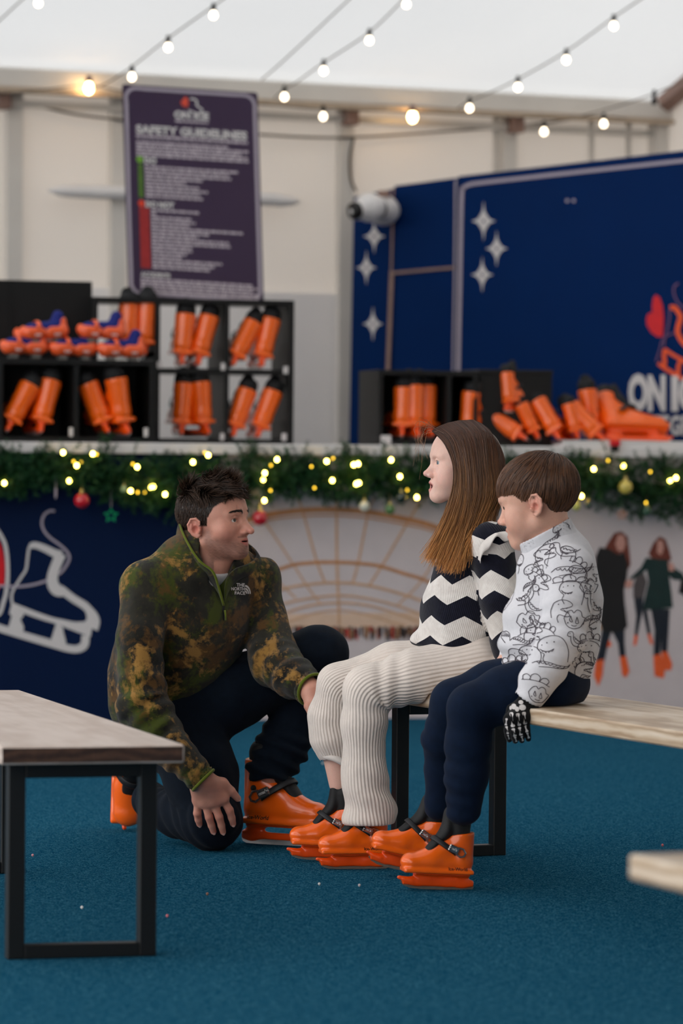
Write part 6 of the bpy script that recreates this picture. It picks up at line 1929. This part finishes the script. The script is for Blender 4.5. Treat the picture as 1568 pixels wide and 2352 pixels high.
# long hair: cap on the skull and hanging strands that lighten towards the tips
M_hg = hair_mat('long_brown_hair', 0.40, 0.45)
g5 = np.random.default_rng(21)
cap = Solid()
cap.ell(HG.w((0, -0.002, 0.032)), np.array((0.0790, 0.0940, 0.0850)) * HG.sc, HG.B, 0)
cap.fcone(HG.w((0, -0.070, 0.02)), HG.w((0, -0.072, -0.10)), 0.066 * HG.sc, 0.055 * HG.sc, HG.B[1], 0.62, 0.03)
cap.bx(HG.w((0, 0.118, 0.01)), np.array((0.12, 0.085, 0.062)) * HG.sc, HG.B, 0.02, 0.012, op='s')
cap.bx(HG.w((0, 0.09, -0.08)), np.array((0.12, 0.085, 0.10)) * HG.sc, HG.B, 0.02, 0.012, op='s')
cv_, cf_ = cap.mesh(0.004)
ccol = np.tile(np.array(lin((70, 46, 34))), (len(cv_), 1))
gd = [[(993, 990, -0.045), (1022, 1020, -0.066), (1042, 1070, -0.076), (1042, 1120, -0.080), (1028, 1175, -0.085), (1003, 1235, -0.100), (972, 1282, -0.115)],
      [(1008, 980, -0.030), (1040, 1010, -0.066), (1056, 1070, -0.082), (1057, 1130, -0.088), (1042, 1190, -0.098), (1018, 1250, -0.115), (1000, 1298, -0.128)],
      [(1030, 972, -0.012), (1062, 1000, -0.062), (1076, 1065, -0.086), (1078, 1135, -0.094), (1066, 1205, -0.108), (1046, 1265, -0.125), (1030, 1310, -0.135)],
      [(1055, 967, -0.008), (1086, 1000, -0.060), (1098, 1065, -0.084), (1101, 1135, -0.094), (1079, 1205, -0.110), (1060, 1268, -0.130), (1046, 1314, -0.140)],
      [(1086, 966, -0.006), (1114, 998, -0.054), (1120, 1065, -0.076), (1123, 1135, -0.088), (1094, 1205, -0.105), (1076, 1255, -0.130), (1064, 1296, -0.142)],
      [(1104, 974, -0.004), (1134, 1008, -0.042), (1141, 1070, -0.060), (1136, 1133, -0.072), (1110, 1186, -0.090), (1090, 1220, -0.115), (1078, 1250, -0.135)],
      [(1118, 984, -0.002), (1148, 1030, -0.022), (1156, 1080, -0.030), (1148, 1125, -0.040), (1124, 1168, -0.060), (1104, 1203, -0.085), (1090, 1235, -0.11)],
      [(1122, 988, 0.004), (1149, 1032, 0.015), (1159, 1085, 0.020), (1152, 1130, 0.018), (1134, 1172, 0.012), (1120, 1208, 0.010), (1112, 1240, 0.01)],
      [(1092, 972, 0.006), (1128, 1015, 0.050), (1140, 1075, 0.064), (1140, 1135, 0.070), (1130, 1190, 0.072), (1120, 1235, 0.075), (1114, 1280, 0.08)],
      [(1060, 968, 0.006), (1092, 1005, 0.062), (1100, 1070, 0.084), (1100, 1135, 0.090), (1092, 1205, 0.095), (1080, 1262, 0.100), (1070, 1300, 0.11)],
      [(1020, 976, 0.010), (1050, 1010, 0.064), (1062, 1070, 0.080), (1062, 1130, 0.086), (1050, 1190, 0.092), (1030, 1250, 0.100), (1015, 1295, 0.11)],
      [(996, 990, 0.030), (1022, 1022, 0.062), (1036, 1072, 0.072), (1036, 1122, 0.078), (1024, 1178, 0.085), (1004, 1235, 0.095), (985, 1275, 0.10)]]
Gd = np.array([[qg(*p) for p in g_] for g_ in gd])
Mg = 22
dense = np.array([catmull(g_, Mg) for g_ in Gd])
NS = 6500
ww = g5.uniform(0, len(gd) - 1.001, NS)
ww = np.where(g5.random(NS) < 0.62, g5.uniform(0, 6.3, NS), ww)
ctr = np.sort(g5.uniform(0, len(gd) - 1.001, 150)); near_c = ctr[np.clip(np.searchsorted(ctr, ww), 0, 149)]
ww2 = np.clip(ww + (near_c - ww) * g5.uniform(0.3, 0.95, NS) + g5.normal(size=NS) * 0.05, 0, len(gd) - 1.001)
t_ = np.linspace(0, 1, Mg)
i0 = ww.astype(int)
P0 = dense[i0] * (1 - (ww - i0))[:, None, None] + dense[i0 + 1] * (ww - i0)[:, None, None]
j0 = ww2.astype(int)
P1 = dense[j0] * (1 - (ww2 - j0))[:, None, None] + dense[j0 + 1] * (ww2 - j0)[:, None, None]
ps = P0 * (1 - t_)[None, :, None] + P1 * t_[None, :, None]
cenh = HG.w((0, -0.02, 0.0))
od = ps - cenh; od[..., 2] *= 0.3; od /= np.linalg.norm(od, axis=2)[..., None]
dep = g5.uniform(-0.010, 0.006, NS)[:, None] * (0.35 + 0.65 * t_)[None]
ps = ps + od * dep[..., None]
fz = g5.normal(size=(NS, 1, 3)) * np.array((0.011, 0.007, 0.006)) * (t_ ** 2.0)[None, :, None]
ps = ps + fz + 0.0022 * np.stack([np.sin(t_[None] * g5.uniform(4, 12, (NS, 1)) + g5.uniform(0, 6, (NS, 1))) for _ in range(3)], 2) * t_[None, :, None]
lenf = np.clip(0.86 + 0.12 * np.sin(near_c * 9.0 + 2 * np.sin(near_c * 23)) + g5.normal(size=NS) * 0.06, 0.6, 1.0)
idxf = np.clip(t_[None] * lenf[:, None], 0, 1) * (Mg - 1)
ii = np.minimum(idxf.astype(int), Mg - 2); ff_ = (idxf - ii)[..., None]
ps = np.take_along_axis(ps, ii[..., None].repeat(3, 2), 1) * (1 - ff_) + np.take_along_axis(ps, (ii + 1)[..., None].repeat(3, 2), 1) * ff_
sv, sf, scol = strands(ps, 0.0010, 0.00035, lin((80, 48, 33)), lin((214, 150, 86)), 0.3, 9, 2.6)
# a few flyaway wisps at the brow
wp = []
for _ in range(16):
    a = qg(1000 + g5.normal() * 8, 990 + g5.normal() * 5, -0.03 + g5.normal() * 0.02)
    b = qg(972 + g5.normal() * 10, 985 + g5.normal() * 14, -0.04 + g5.normal() * 0.02); c = qg(968 + g5.normal() * 10, 1030 + g5.normal() * 26, -0.04 + g5.normal() * 0.02)
    wp.append(catmull([a, b, c], Mg))
wv, wf, wc = strands(np.array(wp), 0.0004, 0.0002, lin((150, 104, 76)), lin((186, 136, 98)), 0.15, 10)
AV, AF = merge([(cv_, cf_), (sv, sf), (wv, wf)])
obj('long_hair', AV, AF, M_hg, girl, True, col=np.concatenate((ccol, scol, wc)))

skate('orange skate on the girl\'s near foot, under the wide trouser leg', P(815, 1996, 9.955), (-0.985, -0.17, 0.0), (0, 0, 1), 0.66, 'kid', 'skates being worn', True, -1)
skate('orange skate on the girl\'s far foot, her shin bare above it', P(745, 1976, 10.13), (-0.97, -0.10, 0.04), (0.03, 0, 1), 0.65, 'kid', 'skates being worn', True, -1)
# ------------------------------------------------------------------ the boy
D0b = 9.55
def qb(x, y, dy=0.0): return P(x, y, D0b + dy)
boy = thing('person', 'short-haired boy in white dinosaur-print sweatshirt and navy joggers sitting on the bench', 'person', np.array((*qb(1260, 1620)[:2], 0.0)))
HB = Head(qb(1234, 1150, 0.0), basis((-0.96, 0.28), -13, 0), 0.925, 0.96)
FB = np.array((-0.98, -0.10, 0.0))
M_sweat = cloth_mat('white_sweatshirt', (218, 216, 220), 0.04, 120, 1200, 0.2)
M_nav = cloth_mat('navy_jogger_cloth', (9, 24, 46), 0.2, 50, 900, 0.25, 0.03)
M_ink = mat('grey_ink', (70, 62, 70), 0.8, 0.05)

barm = [qb(1308, 1308, -0.095), qb(1303, 1390, -0.135), qb(1290, 1462, -0.155), qb(1255, 1532, -0.160), qb(1216, 1598, -0.160)]
bfar = [qb(1270, 1308, 0.095), qb(1230, 1400, 0.14), qb(1200, 1470, 0.13), qb(1170, 1520, 0.10)]
ss = Solid()
ss.fcone(qb(1254, 1545, 0.0), qb(1262, 1470, 0.0), 0.112, 0.120, FB, 0.98, 0)
ss.fcone(qb(1262, 1470, 0.0), qb(1282, 1372, 0.0), 0.120, 0.108, FB, 0.96, 0.03)
ss.cone(qb(1282, 1372, 0.0), qb(1284, 1300, 0.0), 0.106, 0.078, 0.03)
ss.bx(qb(1254, 1548, 0.0) - np.array((0, 0, 0.106)), (0.25, 0.25, 0.10), np.array(((0.97, 0, -0.24), (0, 1, 0), (0.24, 0, 0.97))), 0.006, 0.008, op='s')
ss.cone(qb(1284, 1300, 0.0), barm[0], 0.072, 0.060, 0.04); ss.cone(qb(1280, 1300, 0.0), bfar[0], 0.072, 0.058, 0.04)
ss.cone(qb(1278, 1285, 0.0), qb(1268, 1250, 0.0), 0.074, 0.062, 0.03)
ss.chain(barm, [0.060, 0.056, 0.053, 0.046, 0.037], 0.014); ss.chain(bfar, [0.058, 0.052, 0.046, 0.036], 0.02)
t_ = np.array(barm[-1]) - np.array(barm[-2]); t_ /= np.linalg.norm(t_); e_ = np.cross(t_, (0, 1, 0)); e_ /= np.linalg.norm(e_)
ss.bx(np.array(barm[-1]) + t_ * 0.062, (0.05, 0.06, 0.06), np.array((t_, e_, np.cross(t_, e_))), 0.002, 0.004, op='s')
ss.cone(np.array(barm[-1]) - t_ * 0.015, np.array(barm[-1]) + t_ * 0.05, 0.030, 0.031, 0.002, op='s')
V, F = ss.mesh(0.0044); n = normals(V, F)
Sa, da, Qa, Ta = along(V, barm)
arm_m = da < 0.066
h = 0.0035 * wob(V, 20, 71) + 0.0018 * wob(V, 55, 72)
Le = np.linalg.norm(barm[1] - barm[0]) + np.linalg.norm(barm[2] - barm[1])
ang = np.arctan2(Qa[:, 0], -Qa[:, 1])
h += arm_m * 0.0032 * np.exp(-((Sa - Le) / 0.07) ** 2) * np.sin(Sa * 2 * math.pi / 0.042 + 2 * np.sin(ang) + 2 * wob(V, 14, 73))
fr2 = np.clip((qb(1225, 1400)[0] - V[:, 0]) / 0.05, 0, 1)
h += fr2 * 0.006 * np.sin(V[:, 2] * 2 * math.pi / 0.085 + 3 * wob(V, 9, 74))
V = V + n * h[:, None]
SV_, SF_ = V, F
shirt = obj('dinosaur_sweatshirt', V, F, M_sweat, boy, True)
# hem band and cuff lines, collar
c0 = qb(1274, 1268, 0.0); c1 = qb(1250, 1222, 0.0)
cax = (c1 - c0) / np.linalg.norm(c1 - c0); ce = np.array((0, 1.0, 0)); cf2 = np.cross(cax, ce)
cl_ = Solid()
cl_.cone(c0 - cax * 0.02, c1 + cax * 0.03, 0.0745, 0.0700, 0)
cl_.cone(c0 - cax * 0.08, c1 + cax * 0.12, 0.0690, 0.0640, 0.002, op='s')
cl_.plane(c1 + cax * 0.004, cax, 0.003); cl_.plane(c0 - cax * 0.004, -cax, 0.003)
kv, kf = cl_.mesh(0.0035)
collar = obj('collar', kv, kf, M_sweat, shirt, True)

# the print: line-drawn dinosaurs laid on the cloth
dino_head = [[(0, .42), (.05, .2), (.22, .05), (.5, 0), (.75, .08), (.9, .3), (.95, .6), (.9, .95)], [(0, .42), (.1, .55), (.2, .62), (.15, .8), (.25, .98)], [(.08, .44), (.2, .52), (.36, .53), (.52, .46)],
             [(.12, .46), (.16, .54), (.2, .5), (.25, .58), (.3, .52), (.35, .58), (.4, .51), (.45, .55), (.5, .47)], [(.3, .22), (.33, .24)], [(.52, .2), (.55, .22)], [(.14, .3), (.16, .31)]]
dino_open = [[(0, .3), (.1, .12), (.4, .0), (.7, .06), (.85, .2), (.8, .3), (.6, .36), (.35, .42), (.5, .5), (.7, .62), (.72, .72), (.55, .74), (.3, .66), (.2, .8), (.25, 1)], [(.5, .46), (.58, .52), (.62, .48), (.68, .58), (.72, .54)],
             [(.42, .36), (.48, .42), (.54, .35), (.6, .4), (.66, .33)], [(.25, .18), (.28, .2)], [(0, .3), (-.06, .5), (-.04, .8)]]
dino_back = [[(0, .7), (.15, .45), (.4, .35), (.7, .4), (.95, .3), (1, .1), (.96, .4), (.8, .6), (.5, .7), (.2, .85)]] + [[(.12 + .11 * i, .50 - .05 * math.sin(i)), (.16 + .11 * i, .58), (.23 + .11 * i, .46 - .03 * i % .1)] for i in range(7)]
dino_plates = [[(0, .9), (.3, .78), (.7, .78), (1, .95)], [(.05, .88), (.02, .6), (.15, .45), (.28, .6), (.26, .8)], [(.28, .78), (.3, .45), (.46, .3), (.62, .48), (.6, .76)], [(.62, .76), (.7, .5), (.84, .45), (.94, .62), (.88, .86)]]
dino_tri = [[(0, .5), (.12, .2), (.3, .1), (.42, .2), (.55, .05), (.75, .1), (.85, .3), (1, .35), (.92, .6), (.8, .8), (.5, .9), (.2, .8), (0, .5)], [(.3, .35), (.42, .6), (.28, .55), (.3, .35)], [(.6, .35), (.58, .62), (.72, .6), (.6, .35)], [(.2, .66), (.24, .68)], [(.4, .75), (.55, .78), (.66, .72)]]
dino_long = [[(0, .3), (.08, .12), (.25, .08), (.35, .2), (.35, .5), (.5, .75), (.8, .8), (1, .7)], [(0, .3), (.12, .38), (.2, .36), (.2, .6), (.35, .9), (.7, 1.0)]] + [[(.37 + .1 * i, .42 + .1 * i if i < 3 else .72), (.44 + .1 * i, .40 + .1 * i if i < 3 else .66), (.46 + .1 * i, .56 + .08 * i if i < 3 else .78)] for i in range(5)] + [[(.14, .18), (.17, .2)]]
lib = [dino_head, dino_open, dino_back, dino_plates, dino_tri, dino_long]
PS = Proj(SV_, SF_); PC_ = Proj(kv, kf)
g6 = np.random.default_rng(33)
rib = []
spots = [(1292, 1332, 70, 0, 0, 0), (1262, 1378, 62, 4, 8, 1), (1285, 1335 + 62, 64, 1, 0, 0), (1300, 1350, 0, 0, 0, 0)]
lay = [(1283, 1334, 60, 56, 0, 6), (1266, 1286, 92, 46, 2, 4), (1268, 1310, 86, 34, 3, 0), (1268, 1378, 54, 52, 1, 0), (1294, 1398, 48, 52, 4, 10), (1234, 1460, 74, 66, 0, -4), (1222, 1512, 84, 30, 2, 14), (1200, 1538, 66, 34, 3, 14), (1212, 1574, 46, 44, 4, 18),
       (1340, 1350, 44, 66, 5, 0), (1336, 1396, 46, 50, 2, -10), (1324, 1472, 58, 50, 0, 8), (1322, 1520, 50, 44, 1, 0), (1332, 1550, 40, 34, 4, 0), (1330, 1440, 50, 36, 3, 0), (1346, 1302, 36, 44, 1, 20),
       (1230, 1250, 60, 46, 1, -30), (1262, 1240, 70, 40, 5, -10), (1226, 1318, 46, 50, 1, 0), (1222, 1300, 44, 30, 3, 40), (1196, 1366, 50, 44, 5, 6), (1186, 1402, 54, 46, 4, -8), (1206, 1440, 46, 40, 1, 0), (1172, 1450, 50, 44, 2, 20), (1190, 1484, 56, 40, 0, 10), (1152, 1492, 50, 34, 3, -8), (1196, 1326, 40, 34, 2, -30), (1350, 1494, 34, 40, 5, 0), (1310, 1270, 44, 34, 3, 30), (1240, 1420, 40, 34, 3, 20), (1150, 1520, 60, 14, 2, 0), (1204, 1296, 40, 36, 0, -20), (1216, 1408, 36, 36, 5, -10), (1304, 1300, 46, 34, 0, 14), (1330, 1330, 42, 38, 4, 0), (1352, 1420, 32, 46, 0, 0), (1302, 1448, 40, 38, 5, 0), (1340, 1508, 40, 40, 2, 20), (1310, 1498, 30, 34, 3, -30), (1284, 1256, 40, 34, 0, 20)]
for x, y, w, hgt, k, rot in lay:
    ca, sa = math.cos(math.radians(rot)), math.sin(math.radians(rot)); rib = []
    for pl in lib[k]:
        pts = []
        for a, b in pl:
            a, b = (a - 0.5) * w, (b - 0.5) * hgt
            pts.append((x + w / 2 + a * ca - b * sa, y + hgt / 2 + a * sa + b * ca))
        rib.append(PS.ribbon(pts, 1.55 if len(pl) > 2 else 2.8, 0.0012, 3.0))
    rib = [r_ for r_ in rib if len(r_[1])]
    if rib: obj('dinosaur_print', *joinl(rib), M_ink, shirt)
# the same print on the side of the sweatshirt that faces away to the left front
bvs = PS.b
for k, (a_, z_, w_) in enumerate(((-0.06, 0.80, 0.07), (0.03, 0.79, 0.06), (-0.04, 0.72, 0.07), (0.05, 0.70, 0.07), (-0.07, 0.64, 0.06), (0.02, 0.62, 0.07), (0.08, 0.60, 0.05), (-0.03, 0.56, 0.07), (0.06, 0.53, 0.06), (-0.08, 0.52, 0.05), (0.10, 0.76, 0.05))):
    fd = np.array((0.86, 0.50, 0.0)); sd = np.array((-0.50, 0.86, 0.0)); oc_ = qb(1262, 1450, 0.0) * np.array((1, 1, 0)); rb = []
    for pl in lib[(k * 5 + 1) % 6]:
        q = catmull([((a - .5) * w_, (0.5 - b2) * w_ * 0.8) for a, b2 in pl], max(6, 4 * len(pl))) if len(pl) > 2 else np.array([((a - .5) * w_, (0.5 - b2) * w_ * 0.8) for a, b2 in pl])
        tg_ = np.gradient(q, axis=0); tg_ /= np.linalg.norm(tg_, axis=1)[:, None] + 1e-9; nn = np.stack((-tg_[:, 1], tg_[:, 0]), 1) * 0.0009
        vv, ff2 = [], []
        for p1, p2 in zip(q + nn, q - nn):
            hs = [bvs.ray_cast(Vector(oc_ - fd * 0.6 + sd * (a_ + p[0]) + np.array((0, 0, z_ + p[1]))), Vector(fd)) for p in (p1, p2)]
            if any(h_[0] is None for h_ in hs): vv = []; break
            vv += [np.array(h_[0]) - fd * 0.0012 for h_ in hs]
        if len(vv) > 3: rb.append((vv, [(2 * i, 2 * i + 2, 2 * i + 3, 2 * i + 1) for i in range(len(vv) // 2 - 1)]))
    if rb: obj('dinosaur_print', *joinl(rb), M_ink, shirt)
crib = []
for pl, x, y, w, hgt, rot in ((dino_back, 1232, 1230, 60, 30, -36), (dino_head, 1268, 1202, 40, 26, -32), (dino_plates, 1208, 1258, 44, 22, -30)):
    ca, sa = math.cos(math.radians(rot)), math.sin(math.radians(rot))
    for q in pl:
        crib.append(PC_.ribbon([(x + w / 2 + (a - .5) * w * ca - (b - .5) * hgt * sa, y + hgt / 2 + (a - .5) * w * sa + (b - .5) * hgt * ca) for a, b in q], 1.7, 0.0022, 2.5))
crib = [r_ for r_ in crib if len(r_[1])]
if crib: obj('line_print', *joinl(crib), M_ink, collar)

# joggers
bn = [qb(1245, 1572, -0.055), qb(1160, 1595, -0.085), qb(1082, 1625, -0.105), qb(1074, 1705, -0.095), qb(1073, 1780, -0.085), qb(1067, 1858, -0.075)]
bnr = [0.085, 0.068, 0.056, 0.050, 0.048, 0.043]
bf = [qb(1235, 1565, 0.065), qb(1130, 1580, 0.055), qb(1038, 1610, 0.05), qb(1014, 1700, 0.09), qb(1012, 1770, 0.12), qb(1006, 1850, 0.14)]
bfr = [0.082, 0.062, 0.050, 0.042, 0.039, 0.037]
jg = Solid()
jg.fcone(qb(1285, 1565, 0.0), qb(1262, 1540, 0.0), 0.072, 0.095, FB, 1.0, 0)
jg.ell(qb(1272, 1572, 0.0), (0.085, 0.12, 0.062), None, 0.03)
jg.chain(bn, bnr, 0.022); jg.chain(bf, bfr, 0.022)
zb_ = BH + 0.003
bench_cut(jg)
V, F = jg.mesh(0.005); n = normals(V, F)
Sn, dn, Qn, _ = along(V, bn); Sf, df, Qf, _ = along(V, bf)
h = 0.0035 * wob(V, 26, 81)
for S__, d__, Q__, sd in ((Sn, dn, Qn, 1), (Sf, df, Qf, 2)):
    lw = np.clip((S__ - 0.24) / 0.08, 0, 1) * (d__ < 0.07)
    h += lw * 0.0030 * (0.5 + 0.7 * wob(V, 20, 88)) * np.sin(S__ * 2 * math.pi / 0.040 + 1.8 * np.sin(np.arctan2(Q__[:, 0], Q__[:, 1]) + sd) + 2 * wob(V, 14, 83 + sd))
obj('joggers', V + n * h[:, None], F, M_nav, boy, True)

# body
hd = Solid(); head_solid(hd, HB, 0.92, 0.42, True, 0.5, 0.002, 0.8)
hd.cone(HB.w((0, -0.020, -0.05)), qb(1272, 1262, 0.0), 0.046, 0.050, 0.025); hd.cone(qb(1272, 1262, 0.0), qb(1280, 1320, 0.0), 0.052, 0.06, 0.02)
hv, hf = hd.mesh(0.0019); hv = relax(hv, hf, 1, 0.4)
Lc = HB.loc(hv)
hc = skin_color(Lc, lin((222, 172, 150)), lin((196, 108, 104)), 0.5, 0.12, None, seed=12)
tk = Solid()
tk.fcone(qb(1262, 1560, 0), qb(1282, 1310, 0), 0.09, 0.07, FB, 0.9, 0)
tk.chain(barm, [0.04, 0.036, 0.034, 0.03, 0.024], 0.02); tk.chain(bfar + [qb(1150, 1535, 0.08)], [0.04, 0.036, 0.032, 0.026, 0.022], 0.02); tk.chain(bn + [qb(1060, 1870, -0.07)], [0.055, 0.042, 0.036, 0.032, 0.028, 0.024, 0.022], 0.02); tk.chain(bf + [qb(1004, 1860, 0.15)], [0.05, 0.04, 0.034, 0.03, 0.026, 0.022, 0.022], 0.02)
bench_cut(tk)
r3 = tk.mesh(0.010)
bV, bF = merge([(hv, hf), r3])
obj('body', bV, bF, M_skin, boy, True, col=np.concatenate((hc, np.tile(np.array(lin((216, 168, 148))), (len(r3[0]), 1)))))
for sx in (-1, 1): eye_object(HB, sx, lin((62, 60, 58)), (-0.55, 0.82, -0.12), boy)
brows(HB, lin((112, 76, 58)), boy, 110, 0.9, -0.001, 7, 0.004, 0.0038)

# hair: straight, combed from the crown into a fringe
M_hb = hair_mat('straight_brown_hair', 0.40, 0.5)
cap = Solid()
EC, ER = np.array((0, -0.010, 0.034)), np.array((0.0845, 0.1085, 0.0925))
cap.ell(HB.w(EC), ER * HB.sc, HB.B, 0)
cap.bx(HB.w((0, 0.112, -0.03)), np.array((0.12, 0.075, 0.068)) * HB.sc, HB.B, 0.016, 0.010, op='s')
cap.bx(HB.w((0, 0.035, -0.085)), np.array((0.12, 0.070, 0.085)) * HB.sc, HB.B, 0.016, 0.012, op='s')
cap.bx(HB.w((0, -0.10, -0.135)), np.array((0.12, 0.09, 0.075)) * HB.sc, HB.B, 0.016, 0.012, op='s')
cv_, cf_ = cap.mesh(0.0036)
ccol = np.tile(np.array(lin((58, 38, 28))), (len(cv_), 1))
g7 = np.random.default_rng(41)
NS = 5600
crown = np.array((0.012, -0.045, 0.085)); crown = EC + (crown - EC) / np.linalg.norm((crown - EC) / ER)
d3 = g7.normal(size=(NS * 3, 3)); d3[:, 2] += 0.25
pt0 = EC + ER * d3 / np.linalg.norm(d3, axis=1)[:, None]
lim = np.interp(pt0[:, 1], [-0.2, -0.055, -0.040, -0.012, 0.020, 0.040, 0.2], [-0.060, -0.055, -0.012, 0.004, 0.008, 0.030, 0.052])
keep = pt0[:, 2] > lim + 0.004
pt0 = pt0[keep][:NS]
Mb = 9
paths = np.zeros((len(pt0), Mb, 3)); cur = pt0.copy()
step = g7.uniform(0.0042, 0.0070, len(pt0))
lift = g7.uniform(1.00, 1.045, len(pt0))
for i in range(Mb):
    paths[:, i] = EC + (cur - EC) * lift[:, None] * (1 + 0.004 * i / Mb)
    dv = cur - crown
    dv = dv + np.array((0, 0.05, -0.02)) * (cur[:, 1:2] > -0.02) + np.array((0, 0, -0.05)) * (cur[:, 2:3] < 0.05) + 0.006 * np.stack([wob(cur, 60, k) for k in (91, 92, 93)], 1)
    nn = (cur - EC) / ER ** 2; nn /= np.linalg.norm(nn, axis=1)[:, None]
    dv = dv - (dv * nn).sum(1)[:, None] * nn; dv /= np.linalg.norm(dv, axis=1)[:, None] + 1e-9
    nxt = cur + dv * step[:, None]
    q = (nxt - EC) / ER; nxt = EC + ER * q / np.linalg.norm(q, axis=1)[:, None]
    lm = np.interp(nxt[:, 1], [-0.2, -0.055, -0.040, -0.012, 0.020, 0.040, 0.2], [-0.064, -0.060, -0.016, 0.000, 0.004, 0.026, 0.040])
    cur = np.where((nxt[:, 2] > lm)[:, None], nxt, cur + dv * 0.0006)
sv, sf, scol = strands(HB.w(paths), 0.0010, 0.0004, lin((66, 42, 29)), lin((128, 86, 58)), 0.25, 13)
AV, AF = merge([(cv_, cf_), (sv, sf)])
obj('short_hair', AV, AF, M_hb, boy, True, col=np.concatenate((ccol, scol)))

# skeleton glove on the hand that grips the bench edge
M_glove = cloth_mat('black_glove_knit', (14, 14, 17), 0.2, 60, 900, 0.2, 0.1)
gl = Solid()
wr = qb(1213, 1618, -0.158)
kn_ = [qb(1168, 1652, -0.205), qb(1180, 1650, -0.212), qb(1194, 1650, -0.206), qb(1207, 1648, -0.195)]
pi_ = [qb(1165, 1678, -0.208), qb(1179, 1680, -0.216), qb(1194, 1680, -0.210), qb(1209, 1676, -0.200)]
ti_ = [qb(1169, 1699, -0.196), qb(1183, 1702, -0.203), qb(1198, 1701, -0.197), qb(1213, 1697, -0.188)]
hand_solid(gl, wr, kn_, pi_, ti_, [qb(1176, 1630, -0.165), qb(1168, 1645, -0.160), qb(1166, 1662, -0.162)], 0.0185, 0.0125, 0.0086, 0.007)
gl.cone(qb(1222, 1596, -0.158), wr, 0.027, 0.024, 0.01)
gv, gf = gl.mesh(0.0026)
glove = obj('skeleton_glove', gv, gf, M_glove, boy, True)
PG = Proj(gv, gf)
bones = []
def bone(a, b, w):
    a, b = np.array(a, float), np.array(b, float); d = b - a; L = np.linalg.norm(d); d /= L; nn = np.array((-d[1], d[0]))
    prof = [(0, .55), (.06, 1.0), (.16, 1.0), (.3, .5), (.6, .42), (.78, .7), (.88, 1.05), (.97, .9), (1, .4)]
    return [tuple(a + d * L * t + nn * w * s) for t, s in prof] + [tuple(a + d * L * t - nn * w * s) for t, s in prof[::-1]]
for a, b, w in (((1174, 1637), (1178, 1670), 4.2), ((1188, 1639), (1192, 1667), 4.2), ((1202, 1636), (1205, 1663), 4.2), ((1164, 1650), (1162, 1666), 2.6),
                ((1178, 1673), (1182, 1691), 3.4), ((1192, 1670), (1196, 1688), 3.4), ((1205, 1666), (1210, 1681), 3.2), ((1163, 1668), (1166, 1685), 2.6),
                ((1182, 1692), (1185, 1703), 2.2), ((1197, 1690), (1200, 1701), 2.2), ((1210, 1682), (1214, 1695), 2.2), ((1166, 1687), (1169, 1697), 1.8)):
    bones.append(PG.patch(bone(a, b, w), 0.0016))
for x, y, rx, ry in ((1186, 1611, 5, 5), (1196, 1614, 5.5, 5), (1180, 1624, 6, 7), (1199, 1626, 8, 7), (1187, 1630, 5, 6), (1173, 1627, 2.6, 5)):
    bones.append(PG.patch(circle(x, y, rx, 10, ry), 0.0016))
for b in bones:
    if len(b[1]): obj('bone_print', *joinl([b]), M_whiteprint, glove)

skate('orange skate on the boy\'s near foot, nearest the camera', P(1004, 2043, 9.49), (-0.965, -0.20, 0.05), (0.06, 0, 1), 0.66, 'kid', 'skates being worn', True, -1)
skate('orange skate on the boy\'s far foot, toe tipped up', P(925, 2000, 9.78), (-0.95, -0.14, 0.22), (0.22, 0, 1), 0.66, 'kid', 'skates being worn', True, -1)
